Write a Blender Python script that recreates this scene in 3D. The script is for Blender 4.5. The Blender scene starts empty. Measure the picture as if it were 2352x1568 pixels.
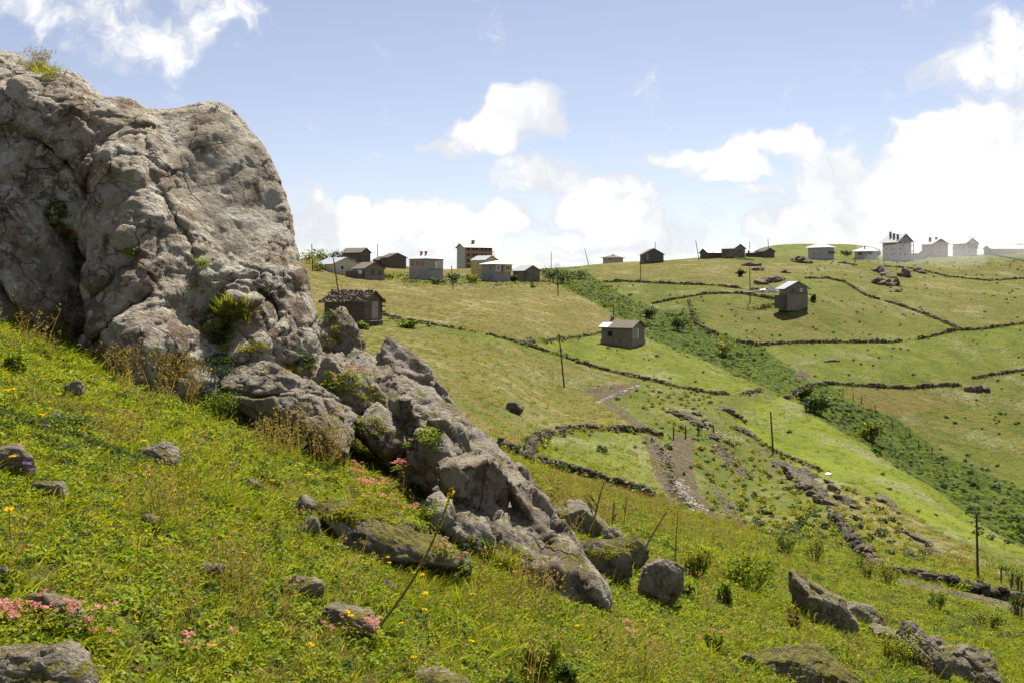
import bpy, bmesh, math, random
import numpy as np
from mathutils import Vector, Matrix, Quaternion

random.seed(7)
rng = np.random.default_rng(7)
SC = bpy.context.scene
COL = SC.collection

# ------------------------------------------------------------------ camera, world, sun, exposure
# photograph measured on a 2352 x 1568 raster: focal length F, principal column CX, eye-level row HY
F, CX, HY = 2411.0, 1176.0, 660.0
cam_d = bpy.data.cameras.new("camera")
cam = bpy.data.objects.new("camera", cam_d)
COL.objects.link(cam)
cam.location = (0, 0, 0)
cam.rotation_euler = (math.radians(90), 0, 0)
cam_d.sensor_width = 36.0
cam_d.lens = 36.0 * F / 2352.0
cam_d.shift_y = -(784.0 - HY) / 2352.0
cam_d.clip_start = 0.1
cam_d.clip_end = 6000.0
SC.camera = cam

SUN_AZ = math.radians(18.0)      # to the right of the view direction (+Y)
SUN_EL = math.radians(56.0)
sun_d = bpy.data.lights.new("sun", 'SUN')
sun_d.energy = 3.9
sun_d.angle = math.radians(0.53)
sun_d.color = (1.0, 0.95, 0.86)
sun = bpy.data.objects.new("sun", sun_d)
COL.objects.link(sun)
sdir = Vector((math.sin(SUN_AZ) * math.cos(SUN_EL), math.cos(SUN_AZ) * math.cos(SUN_EL), math.sin(SUN_EL)))
sun.rotation_euler = (-sdir).to_track_quat('-Z', 'Y').to_euler()
sun.location = sdir * 50

SC.view_settings.view_transform = 'Standard'
SC.view_settings.look = 'None'
SC.view_settings.gamma = 1.0
SC.view_settings.exposure = 1.42
SC.view_settings.use_curve_mapping = False
SC.cycles.use_denoising = True
SC.cycles.max_bounces = 5
SC.cycles.diffuse_bounces = 3
SC.cycles.glossy_bounces = 2
SC.cycles.transmission_bounces = 3
SC.cycles.transparent_max_bounces = 4
SC.cycles.volume_bounces = 1
SC.cycles.caustics_reflective = False
SC.cycles.caustics_refractive = False


class NT:
    """short-hand for building node trees"""
    def __init__(self, tree):
        self.t = tree
        self.t.nodes.clear()

    def n(self, typ, **kw):
        nd = self.t.nodes.new(typ)
        for k, v in kw.items():
            setattr(nd, k, v)
        return nd

    def link(self, a, b):
        self.t.links.new(a, b)

    def put(self, sock, val):
        if isinstance(val, bpy.types.NodeSocket):
            self.t.links.new(val, sock)
        elif val is not None:
            sock.default_value = val

    def math(self, op, a, b=None, c=None, clamp=False):
        nd = self.n('ShaderNodeMath', operation=op, use_clamp=clamp)
        self.put(nd.inputs[0], a)
        if b is not None:
            self.put(nd.inputs[1], b)
        if c is not None:
            self.put(nd.inputs[2], c)
        return nd.outputs[0]

    def vmath(self, op, a, b=None, c=None, out=0):
        nd = self.n('ShaderNodeVectorMath', operation=op)
        self.put(nd.inputs[0], a)
        if b is not None:
            self.put(nd.inputs[1], b)
        if c is not None:
            self.put(nd.inputs[2], c)
        return nd.outputs[out]

    def noise(self, vec, scale, detail=4, rough=0.55, dist=0.0, out='Fac', lac=2.0, dim='3D'):
        nd = self.n('ShaderNodeTexNoise', noise_dimensions=dim)
        if vec is not None:
            self.put(nd.inputs['Vector'], vec)
        nd.inputs['Scale'].default_value = scale
        nd.inputs['Detail'].default_value = detail
        nd.inputs['Roughness'].default_value = rough
        nd.inputs['Distortion'].default_value = dist
        nd.inputs['Lacunarity'].default_value = lac
        return nd.outputs[out]

    def voro(self, vec, scale, feature='F1', out='Distance', rnd=1.0):
        nd = self.n('ShaderNodeTexVoronoi', feature=feature)
        if vec is not None:
            self.put(nd.inputs['Vector'], vec)
        nd.inputs['Scale'].default_value = scale
        nd.inputs['Randomness'].default_value = rnd
        return nd.outputs[out]

    def ramp(self, fac, stops, interp='LINEAR'):
        nd = self.n('ShaderNodeValToRGB')
        nd.color_ramp.interpolation = interp
        el = nd.color_ramp.elements
        while len(el) < len(stops):
            el.new(0.5)
        for e, (p, c) in zip(el, stops):
            e.position = p
            e.color = (c, c, c, 1) if isinstance(c, (int, float)) else (*c[:3], 1)
        self.put(nd.inputs[0], fac)
        return nd.outputs[0]

    def smooth(self, val, a, b, lo=0.0, hi=1.0):
        nd = self.n('ShaderNodeMapRange', interpolation_type='SMOOTHSTEP')
        self.put(nd.inputs[0], val)
        nd.inputs[1].default_value = a
        nd.inputs[2].default_value = b
        nd.inputs[3].default_value = lo
        nd.inputs[4].default_value = hi
        return nd.outputs[0]

    def mix(self, fac, a, b, blend='MIX'):
        nd = self.n('ShaderNodeMix', data_type='RGBA', blend_type=blend)
        self.put(nd.inputs[0], fac)
        for s, v in ((nd.inputs[6], a), (nd.inputs[7], b)):
            if isinstance(v, (tuple, list)):
                v = (*v[:3], 1.0)
            self.put(s, v)
        return nd.outputs[2]

    def attr(self, name, out='Fac'):
        nd = self.n('ShaderNodeAttribute', attribute_name=name)
        return nd.outputs[out]

    def scaled(self, vec, s):
        nd = self.n('ShaderNodeMapping')
        self.put(nd.inputs[0], vec)
        nd.inputs['Scale'].default_value = s
        return nd.outputs[0]

    def bump(self, h, strength, dist, normal=None):
        nd = self.n('ShaderNodeBump')
        nd.inputs['Strength'].default_value = strength
        nd.inputs['Distance'].default_value = dist
        self.put(nd.inputs['Height'], h)
        if normal is not None:
            self.put(nd.inputs['Normal'], normal)
        return nd.outputs[0]


world = bpy.data.worlds.new("World")
SC.world = world
world.use_nodes = True
W = NT(world.node_tree)
geo = W.n('ShaderNodeTexCoord')
dirv = geo.outputs['Generated']
sep = W.n('ShaderNodeSeparateXYZ')
W.link(dirv, sep.inputs[0])
az = W.math('ARCTAN2', sep.outputs[0], sep.outputs[1])
el = W.math('ARCSINE', sep.outputs[2])
comb = W.n('ShaderNodeCombineXYZ')
W.link(az, comb.inputs[0]); W.link(el, comb.inputs[1])
ae = comb.outputs[0]
sky = W.n('ShaderNodeTexSky', sky_type='NISHITA')
sky.sun_disc = False
sky.sun_elevation = SUN_EL
sky.sun_rotation = SUN_AZ
sky.altitude = 1900.0
sky.air_density = 1.0
sky.dust_density = 1.4
sky.ozone_density = 1.0
# cumulus: soft lumps (pixel centre, half-width, half-height, weight) turned into azimuth / elevation
PUFF = [
    # cloud A, the wedge in the middle of the sky
    (1185, 262, 98, 66, 1.05), (1105, 312, 92, 46, 1.0), (1035, 345, 62, 26, 0.85),
    # cloud B chain below it
    (1240, 400, 92, 54, 1.0), (1335, 470, 85, 46, 0.9), (1440, 450, 95, 42, 0.85), (1410, 505, 95, 52, 0.9), (1310, 540, 60, 32, 0.9),
    (1450, 545, 160, 42, 1.0),
    # low bank behind the left village
    (700, 505, 70, 75, 1.0), (850, 528, 190, 55, 1.0), (1050, 522, 150, 50, 0.95), (1170, 508, 85, 42, 0.9), (900, 572, 260, 34, 0.9),
    (1305, 606, 62, 20, 1.0),
    # streaky pair on the right
    (1550, 377, 100, 26, 0.8), (1680, 386, 110, 36, 0.8), (1815, 325, 100, 36, 0.75), (1760, 460, 70, 28, 0.65), (1637, 503, 28, 22, 0.6),
    # the big bank on the right
    (1930, 440, 110, 95, 1.1), (1880, 530, 160, 75, 1.1), (2060, 480, 160, 110, 1.3), (2200, 420, 150, 130, 1.3), (2330, 380, 170, 150, 1.3),
    (2250, 560, 260, 110, 1.4), (2550, 460, 320, 260, 1.3),
    # thin cloud at the upper right and the upper left
    (2270, 150, 150, 85, 0.50), (2350, 230, 140, 80, 0.58),
    (260, 30, 200, 85, 0.55), (340, 95, 130, 70, 0.48), (110, -10, 180, 70, 0.48), (440, 30, 130, 90, 0.45),
    (-400, 420, 300, 150, 0.95),
]
wn = W.noise(ae, 13.0, 3, 0.6, out='Color', dim='2D')
wv = W.vmath('SUBTRACT', wn, (0.5, 0.5, 0.5))
wv = W.vmath('MULTIPLY', wv, (0.055, 0.05, 0.0))
wae = W.vmath('ADD', ae, wv)
field = None
for (px, py, hw, hh, wt) in PUFF:
    a0, e0 = math.atan((px - CX) / F), math.atan((HY - py) / F * math.cos(math.atan((px - CX) / F)))
    sx, sy = F / hw / 1.32, F / hh / 1.32
    d = W.vmath('MULTIPLY_ADD', wae, (sx, sy, 0), (-a0 * sx, -e0 * sy, 0))
    d2 = W.vmath('DOT_PRODUCT', d, d, out=1)
    m = W.math('MULTIPLY_ADD', d2, -0.8 * wt, 0.8 * wt)
    field = m if field is None else W.math('MAXIMUM', field, m)
field = W.math('MAXIMUM', field, 0.0)
# the rest of the sky outside the picture carries the same kind of scattered cumulus
gen = W.noise(W.vmath('MULTIPLY', ae, (1.0, 2.0, 1.0)), 4.5, 3, 0.55, dim='2D')
gen = W.smooth(gen, 0.50, 0.72, 0.0, 0.8)
side = W.smooth(W.math('ABSOLUTE', az), 0.62, 0.85)
gen = W.math('MULTIPLY', gen, W.math('MAXIMUM', side, W.smooth(el, 0.38, 0.55)))
gen = W.math('MULTIPLY', gen, W.smooth(el, 1.1, 0.7))
field = W.math('MAXIMUM', field, gen)
fine = W.noise(wae, 34.0, 5, 0.62, dim='2D')
mid = W.noise(wae, 11.0, 2, 0.55, dim='2D')
fld = W.math('MULTIPLY_ADD', W.math('SUBTRACT', fine, 0.5), 1.0, field)
fld = W.math('MULTIPLY_ADD', W.math('SUBTRACT', mid, 0.5), 0.55, fld)
dens = W.smooth(fld, 0.10, 0.58)
shade = W.smooth(W.math('MULTIPLY_ADD', W.math('SUBTRACT', mid, 0.5), 1.0, fld), 0.25, 0.75)
CLOUD_LO, CLOUD_HI = (0.30, 0.31, 0.33), (0.41, 0.41, 0.41)
soft = W.smooth(W.noise(wae, 5.5, 3, 0.55, dim='2D'), 0.36, 0.58, 0.5, 1.0)
ccol = W.mix(W.math('MULTIPLY', shade, soft), CLOUD_LO, CLOUD_HI)
hs = W.n('ShaderNodeHueSaturation'); hs.inputs['Saturation'].default_value = 0.74; hs.inputs['Value'].default_value = 1.0
W.link(sky.outputs[0], hs.inputs['Color'])
skyhue = W.mix(1.0, hs.outputs[0], (1.03, 0.972, 1.0), 'MULTIPLY')
bg1 = W.n('ShaderNodeBackground'); W.link(skyhue, bg1.inputs[0]); bg1.inputs[1].default_value = 0.045
bg2 = W.n('ShaderNodeBackground'); W.link(ccol, bg2.inputs[0]); bg2.inputs[1].default_value = 1.0
mixs = W.n('ShaderNodeMixShader')
W.link(dens, mixs.inputs[0]); W.link(bg1.outputs[0], mixs.inputs[1]); W.link(bg2.outputs[0], mixs.inputs[2])
wout = W.n('ShaderNodeOutputWorld')
W.link(mixs.outputs[0], wout.inputs[0])
world.cycles.sampling_method = 'MANUAL'
world.cycles.sample_map_resolution = 512

# ------------------------------------------------------------------ numeric helpers
def _hash(ix, iy, iz, seed):
    h = (ix.astype(np.uint32) * np.uint32(374761393) + iy.astype(np.uint32) * np.uint32(668265263)
         + iz.astype(np.uint32) * np.uint32(2147483647) + np.uint32(seed * 2654435761 % 4294967296))
    h = (h ^ (h >> np.uint32(13))) * np.uint32(1274126177)
    h = (h ^ (h >> np.uint32(16))) * np.uint32(2246822519)
    h = h ^ (h >> np.uint32(15))
    return h


def noise3(x, y, z, seed=0):
    """gradient noise, about -1..1"""
    x = np.asarray(x, np.float64); y = np.asarray(y, np.float64); z = np.asarray(z, np.float64)
    x, y, z = np.broadcast_arrays(x, y, z)
    fx, fy, fz = np.floor(x), np.floor(y), np.floor(z)
    ix, iy, iz = fx.astype(np.int64), fy.astype(np.int64), fz.astype(np.int64)
    dx, dy, dz = x - fx, y - fy, z - fz
    ux = dx * dx * dx * (dx * (dx * 6 - 15) + 10)
    uy = dy * dy * dy * (dy * (dy * 6 - 15) + 10)
    uz = dz * dz * dz * (dz * (dz * 6 - 15) + 10)
    res = 0
    with np.errstate(over='ignore'):
        for cx in (0, 1):
            for cy in (0, 1):
                for cz in (0, 1):
                    h = _hash(ix + cx, iy + cy, iz + cz, seed)
                    gx = (h & np.uint32(1023)).astype(np.float64) / 511.5 - 1
                    gy = ((h >> np.uint32(10)) & np.uint32(1023)).astype(np.float64) / 511.5 - 1
                    gz = ((h >> np.uint32(20)) & np.uint32(1023)).astype(np.float64) / 511.5 - 1
                    v = gx * (dx - cx) + gy * (dy - cy) + gz * (dz - cz)
                    w = (ux if cx else 1 - ux) * (uy if cy else 1 - uy) * (uz if cz else 1 - uz)
                    res = res + w * v
    return res * 1.3


def noise2(x, y, seed=0):
    return noise3(x, y, np.zeros(1) + 0.37, seed)


def fbm3(x, y, z, oct=4, seed=0, gain=0.5, lac=2.03, ridged=False):
    a, s, t = 1.0, 0.0, 0.0
    for o in range(oct):
        n = noise3(x, y, z, seed + o * 17)
        if ridged:
            n = 1 - 2 * np.abs(n)
        s = s + a * n
        t += a
        a *= gain
        x, y, z = x * lac, y * lac, z * lac
    return s / t


def fbm2(x, y, oct=4, seed=0, gain=0.5, lac=2.03, ridged=False):
    return fbm3(np.asarray(x, float), np.asarray(y, float), np.zeros(1) + 0.41, oct, seed, gain, lac, ridged)


def sstep(a, b, x):
    t = np.clip((x - a) / (b - a), 0, 1)
    return t * t * (3 - 2 * t)


def poly_sd(px, py, poly):
    """signed distance to a closed polygon, negative inside"""
    px = np.asarray(px, float); py = np.asarray(py, float)
    d = np.full(px.shape, 1e18)
    ins = np.zeros(px.shape, bool)
    n = len(poly)
    for i in range(n):
        x0, y0 = poly[i]; x1, y1 = poly[(i + 1) % n]
        ex, ey = x1 - x0, y1 - y0
        t = np.clip(((px - x0) * ex + (py - y0) * ey) / (ex * ex + ey * ey + 1e-12), 0, 1)
        d = np.minimum(d, (px - x0 - t * ex) ** 2 + (py - y0 - t * ey) ** 2)
        c = ((y0 > py) != (y1 > py))
        with np.errstate(divide='ignore', invalid='ignore'):
            xi = x0 + (py - y0) * ex / (ey if ey != 0 else 1e-12)
        ins ^= c & (px < xi)
    d = np.sqrt(d)
    return np.where(ins, -d, d)


def line_d(px, py, pts):
    """distance to an open polyline"""
    px = np.asarray(px, float); py = np.asarray(py, float)
    d = np.full(px.shape, 1e18)
    for (x0, y0), (x1, y1) in zip(pts[:-1], pts[1:]):
        ex, ey = x1 - x0, y1 - y0
        t = np.clip(((px - x0) * ex + (py - y0) * ey) / (ex * ex + ey * ey + 1e-12), 0, 1)
        d = np.minimum(d, (px - x0 - t * ex) ** 2 + (py - y0 - t * ey) ** 2)
    return np.sqrt(d)


def mesh_from(name, verts, faces, mat=None, smooth=True):
    """verts (n,3), faces (m,3) or (m,4) numpy arrays -> mesh"""
    me = bpy.data.meshes.new(name)
    verts = np.asarray(verts, np.float32); faces = np.asarray(faces, np.int32)
    k = faces.shape[1]
    me.vertices.add(len(verts)); me.vertices.foreach_set('co', verts.ravel())
    me.loops.add(faces.size); me.loops.foreach_set('vertex_index', faces.ravel())
    me.polygons.add(len(faces))
    me.polygons.foreach_set('loop_start', np.arange(0, faces.size, k, dtype=np.int32))
    me.polygons.foreach_set('use_smooth', np.full(len(faces), smooth))
    me.update(calc_edges=True)
    if mat:
        me.materials.append(mat)
    return me


def add_attr(me, name, vals):
    a = me.attributes.new(name, 'FLOAT', 'POINT')
    a.data.foreach_set('value', np.asarray(vals, np.float32))


def link(name, data, parent=None, label=None, cat=None, group=None, kind=None, loc=None, rot=None):
    o = bpy.data.objects.new(name, data)
    COL.objects.link(o)
    if parent is not None:
        o.parent = parent
    if loc is not None:
        o.location = loc
    if rot is not None:
        o.rotation_euler = rot
    for k, v in (('label', label), ('category', cat), ('group', group), ('kind', kind)):
        if v:
            o[k] = v
    return o


# ------------------------------------------------------------------ terrain
# (column, row, forward distance in metres) of points of the ground, measured and estimated from the photograph
TP = [
    # far left / behind the crag
    (-300, 480, 25), (-300, 470, 60), (-300, 500, 150), (-300, 540, 300), (0, 610, 25), (0, 600, 60), (0, 590, 150), (0, 575, 300), (0, 600, 420),
    (300, 740, 25), (300, 730, 60), (300, 680, 150), (300, 600, 300), (300, 610, 420),
    (550, 860, 25), (550, 830, 60), (550, 720, 150), (550, 610, 300), (550, 610, 420),
    # left hill with the village
    (740, 940, 28), (740, 890, 60), (740, 800, 110), (740, 740, 160), (740, 650, 255), (740, 618, 310), (740, 596, 370), (740, 620, 470),
    (820, 955, 30), (820, 742, 162), (820, 670, 240), (820, 638, 310), (820, 615, 360), (820, 596, 405), (820, 615, 500),
    (900, 970, 30), (900, 930, 60), (900, 830, 110), (900, 760, 155), (900, 690, 225), (900, 645, 300), (900, 608, 400), (900, 630, 500),
    (1000, 985, 32), (1000, 1000, 55), (1000, 960, 80), (1000, 850, 115), (1000, 748, 168), (1000, 700, 230), (1000, 645, 320), (1000, 622, 390), (1000, 640, 500),
    (1100, 1045, 30), (1100, 1035, 50), (1100, 985, 80), (1100, 900, 105), (1100, 800, 145), (1100, 690, 250), (1100, 648, 320), (1100, 616, 420), (1100, 640, 540),
    (1176, 1110, 20), (1176, 1078, 30), (1176, 1062, 45), (1176, 1045, 62), (1176, 1005, 82), (1176, 985, 92), (1176, 925, 108), (1176, 850, 132), (1176, 775, 165),
    (1176, 690, 255), (1176, 648, 320), (1176, 625, 385), (1176, 650, 520),
    (1300, 1230, 14), (1300, 1150, 26), (1300, 1112, 45), (1300, 1095, 62), (1300, 1045, 80), (1300, 995, 96), (1300, 970, 108), (1300, 930, 125),
    (1300, 888, 148), (1300, 822, 170), (1300, 745, 215), (1300, 685, 275), (1300, 645, 350), (1300, 614, 410), (1300, 650, 540),
    (1420, 1250, 16), (1420, 1160, 32), (1420, 1135, 50), (1420, 1118, 66), (1420, 1060, 84), (1420, 985, 104), (1420, 965, 112), (1420, 925, 134), (1420, 893, 145),
    (1420, 850, 165), (1420, 795, 190), (1420, 765, 215), (1420, 725, 255), (1420, 700, 290), (1420, 650, 345), (1420, 602, 420), (1420, 650, 560),
    (1520, 1180, 36), (1520, 1158, 52), (1520, 1140, 70), (1520, 1060, 92), (1520, 1000, 108), (1520, 950, 122), (1520, 905, 142), (1520, 880, 152), (1520, 840, 175),
    (1520, 788, 195), (1520, 800, 215), (1520, 765, 245), (1520, 720, 280), (1520, 655, 325), (1520, 600, 410), (1520, 650, 560),
    (1600, 1185, 45), (1600, 1200, 58), (1600, 1180, 72), (1600, 1130, 84), (1600, 1060, 98), (1600, 995, 112), (1600, 950, 124), (1600, 908, 142), (1600, 870, 165),
    (1600, 828, 186), (1600, 845, 208), (1600, 800, 235), (1600, 750, 262), (1600, 700, 290), (1600, 650, 320), (1600, 592, 415), (1600, 640, 560),
    (1750, 1330, 22), (1750, 1250, 38), (1750, 1230, 48), (1750, 1235, 60), (1750, 1195, 75), (1750, 1120, 95), (1750, 1050, 118), (1750, 985, 135), (1750, 915, 150),
    (1750, 884, 166), (1750, 905, 188), (1750, 880, 205), (1750, 835, 228), (1750, 790, 246), (1750, 735, 268), (1750, 690, 288), (1750, 655, 315), (1750, 618, 360), (1750, 588, 400), (1750, 590, 450), (1750, 568, 580), (1750, 620, 760),
    (1870, 1400, 19), (1870, 1310, 32), (1870, 1255, 50), (1870, 1200, 68), (1870, 1120, 95), (1870, 1070, 114), (1870, 1000, 130), (1870, 937, 146),
    (1870, 965, 168), (1870, 935, 190), (1870, 890, 205), (1870, 840, 225), (1870, 788, 246), (1870, 730, 262), (1870, 690, 275), (1870, 640, 325), (1870, 600, 385), (1870, 590, 420), (1870, 562, 590), (1870, 620, 760),
    (2000, 1480, 16), (2000, 1360, 30), (2000, 1300, 48), (2000, 1240, 62), (2000, 1190, 78), (2000, 1120, 100), (2000, 1060, 122), (2000, 1022, 138),
    (2000, 1060, 160), (2000, 1010, 182), (2000, 950, 198), (2000, 890, 210), (2000, 840, 225), (2000, 788, 246), (2000, 735, 268), (2000, 690, 292), (2000, 640, 330), (2000, 597, 385), (2000, 590, 430), (2000, 566, 600), (2000, 620, 760),
    (2150, 1400, 30), (2150, 1345, 44), (2150, 1290, 60), (2150, 1230, 78), (2150, 1175, 98), (2150, 1120, 122), (2150, 1160, 145), (2150, 1090, 172),
    (2150, 980, 196), (2150, 895, 212), (2150, 840, 226), (2150, 780, 248), (2150, 735, 268), (2150, 690, 295), (2150, 640, 335), (2150, 592, 390), (2150, 610, 500),
    (2352, 1568, 21), (2352, 1450, 32), (2352, 1390, 44), (2352, 1355, 54), (2352, 1305, 72), (2352, 1258, 96), (2352, 1300, 118), (2352, 1190, 150),
    (2352, 1080, 176), (2352, 960, 198), (2352, 862, 220), (2352, 800, 236), (2352, 748, 255), (2352, 690, 290), (2352, 640, 335), (2352, 580, 400), (2352, 600, 500),
    (2700, 1700, 25), (2700, 1500, 60), (2700, 1420, 100), (2700, 1350, 125), (2700, 1150, 170), (2700, 900, 220), (2700, 740, 270), (2700, 640, 340), (2700, 575, 410), (2700, 600, 520),
]


def plane_row(px, Y):
    u = (px - CX) / F
    return HY + F * (1.6 / Y + 0.103 + 0.412 * u)


for px_ in (-700, -300, 0, 300, 600, 900, 1176, 1450, 1750, 2100, 2500, 3000):
    for Y_ in (1.5, 3.0, 5.0, 7.5, 11.0):
        TP.append((px_, plane_row(px_, Y_), Y_))
for px_ in (-700, -300, 0, 200, 400):
    TP.append((px_, plane_row(px_, 14.0), 14.0))
for px_ in (-1500, -700):
    for Y_ in (25, 60, 150, 300, 420):
        TP.append((px_, 480 + 0.2 * Y_ if Y_ < 400 else 570, Y_))
for px_ in (-1500, -300, 500, 1200, 1800, 2400, 3500):
    TP.append((px_, 760, 900.0)); TP.append((px_, 800, 2500.0))
for Y_, r_ in ((25, 1850), (60, 1620), (110, 1500), (170, 1200), (250, 800), (400, 590)):
    TP.append((3600, r_, Y_))

_tp = np.array(TP, float)
US = 2.6


def _coords(u, L):
    return np.stack([u * US, L], -1)


_c = _coords((_tp[:, 0] - CX) / F, np.log(_tp[:, 2]))
# the value is kept as height / distance minus the eye-height term so that the near ground stays a plane
_v = (HY - _tp[:, 1]) / F + 1.6 / _tp[:, 2]


def _tps(r2):
    return np.where(r2 > 1e-12, 0.5 * r2 * np.log(r2 + 1e-12), 0.0)


_n = len(_c)
_A = _tps(((_c[:, None] - _c[None]) ** 2).sum(-1)) + np.eye(_n) * 2e-3
_P = np.concatenate([np.ones((_n, 1)), _c], 1)
_M = np.block([[_A, _P], [_P.T, np.zeros((3, 3))]])
_w = np.linalg.solve(_M, np.concatenate([_v, np.zeros(3)]))


def base_exact(u, Y):
    """terrain height / distance at lateral slope u and forward distance Y"""
    u = np.asarray(u, float); Y = np.asarray(Y, float)
    u, Y = np.broadcast_arrays(u, Y)
    q = _coords(np.clip(u, -1.1, 1.1).ravel(), np.log(np.clip(Y, 1.0, 3000)).ravel())
    out = np.empty(len(q))
    for i in range(0, len(q), 20000):
        p = q[i:i + 20000]
        r2 = ((p ** 2).sum(1)[:, None] + (_c ** 2).sum(1)[None] - 2 * p @ _c.T)
        np.maximum(r2, 0, out=r2)
        out[i:i + 20000] = _tps(r2) @ _w[:_n] + _w[_n] + p @ _w[_n + 1:]
    return out.reshape(u.shape) - 1.6 / np.maximum(Y, 1.0)


_GU, _GL = np.linspace(-1.12, 1.12, 340), np.linspace(-0.05, 8.05, 430)
_gu, _gl = np.meshgrid(_GU, _GL, indexing='ij')
_GV = base_exact(_gu, np.exp(_gl)) + 1.6 / np.maximum(np.exp(_gl), 1.0)


def _cr(t):
    return (-0.5 * t + t * t - 0.5 * t ** 3, 1 - 2.5 * t * t + 1.5 * t ** 3, 0.5 * t + 2 * t * t - 1.5 * t ** 3, -0.5 * t * t + 0.5 * t ** 3)


def base_v(u, Y):
    """the same, read back from a fine table with cubic interpolation"""
    u = np.asarray(u, float); Y = np.asarray(Y, float)
    u, Y = np.broadcast_arrays(u, Y)
    Yc = np.clip(Y, 1.0, 3000)
    a = (np.clip(u, -1.1, 1.1) - _GU[0]) / (_GU[1] - _GU[0]); b = (np.log(Yc) - _GL[0]) / (_GL[1] - _GL[0])
    i = np.clip(np.floor(a).astype(int), 1, len(_GU) - 3); j = np.clip(np.floor(b).astype(int), 1, len(_GL) - 3)
    wa, wb = _cr(a - i), _cr(b - j)
    out = 0
    for p in range(4):
        for q in range(4):
            out = out + wa[p] * wb[q] * _GV[i + p - 1, j + q - 1]
    return out - 1.6 / np.maximum(Y, 1.0)


# road and tracks in picture columns / rows, projected on the ground when the colours are made
ROAD_UP = [(1372, 925), (1400, 912), (1430, 900), (1470, 885), (1490, 878)]
ROAD_LOW = [(1578, 1000), (1556, 1030), (1552, 1060), (1560, 1090), (1558, 1120), (1575, 1150), (1610, 1190)]


def relief(x, y):
    """tussocks, cattle steps and hummocks on top of the smooth ground"""
    Y = np.maximum(y, 1.0)
    far = sstep(20, 120, Y)
    h = 0.035 * fbm2(x * 1.3, y * 1.3, 3, 3) * (1 - far) * sstep(2, 4, Y)
    h = h + 0.10 * fbm2(x * 0.35, y * 0.35, 3, 11) * sstep(6, 25, Y)
    h = h + 0.55 * fbm2(x * 0.055, y * 0.045, 3, 23) * sstep(40, 140, Y) * (1 - 0.4 * sstep(300, 420, Y))
    ea, eb = 0.66 * x - 0.75 * y, 0.75 * x + 0.66 * y
    h = h + 0.20 * fbm2(ea * 0.07, eb * 0.30, 3, 29) * sstep(50, 110, Y)
    return h


def ground_z(x, y):
    x = np.asarray(x, float); y = np.asarray(y, float)
    yy = np.maximum(y, 1.2)
    z = base_v(x / yy, yy) * yy
    back = y < 1.2
    if np.any(back):
        zb = -1.6 - 0.412 * x - 0.103 * y
        z = np.where(back, zb, z)
    return z + relief(x, y)


def gz(x, y):
    return float(ground_z(np.array([x]), np.array([y]))[0])


def pix(x, y, z):
    return CX + F * x / y, HY - F * z / y


_YS = np.exp(np.linspace(math.log(2.0), math.log(700), 520))


def hit(px, py, lo=2.0, hi=700.0):
    """first ground point seen through column px / row py between the distances lo and hi"""
    u = (px - CX) / F
    ys = _YS[(_YS >= lo) & (_YS <= hi)]
    z = ground_z(u * ys, ys)
    rows = HY - F * z / ys
    idx = np.where((rows[:-1] > py) & (rows[1:] <= py))[0]
    if len(idx):
        i = idx[0]
        t = (rows[i] - py) / (rows[i] - rows[i + 1] + 1e-9)
        Y = ys[i] + t * (ys[i + 1] - ys[i])
    else:
        Y = ys[int(np.argmin(np.abs(rows - py)))]
    return Vector((u * Y, Y, gz(u * Y, Y)))

# ------------------------------------------------------------------ materials
def new_mat(name):
    m = bpy.data.materials.new(name)
    m.use_nodes = True
    return m, NT(m.node_tree)


def finish(T, bsdf, disp=None):
    o = T.n('ShaderNodeOutputMaterial')
    T.link(bsdf, o.inputs[0])


def principled(T, col, rough=0.9, spec=0.2, normal=None):
    b = T.n('ShaderNodeBsdfPrincipled')
    T.put(b.inputs['Base Color'], (*col[:3], 1) if isinstance(col, (tuple, list)) else col)
    T.put(b.inputs['Roughness'], rough)
    T.put(b.inputs['Specular IOR Level'], spec)
    if normal is not None:
        T.link(normal, b.inputs['Normal'])
    return b


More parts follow.
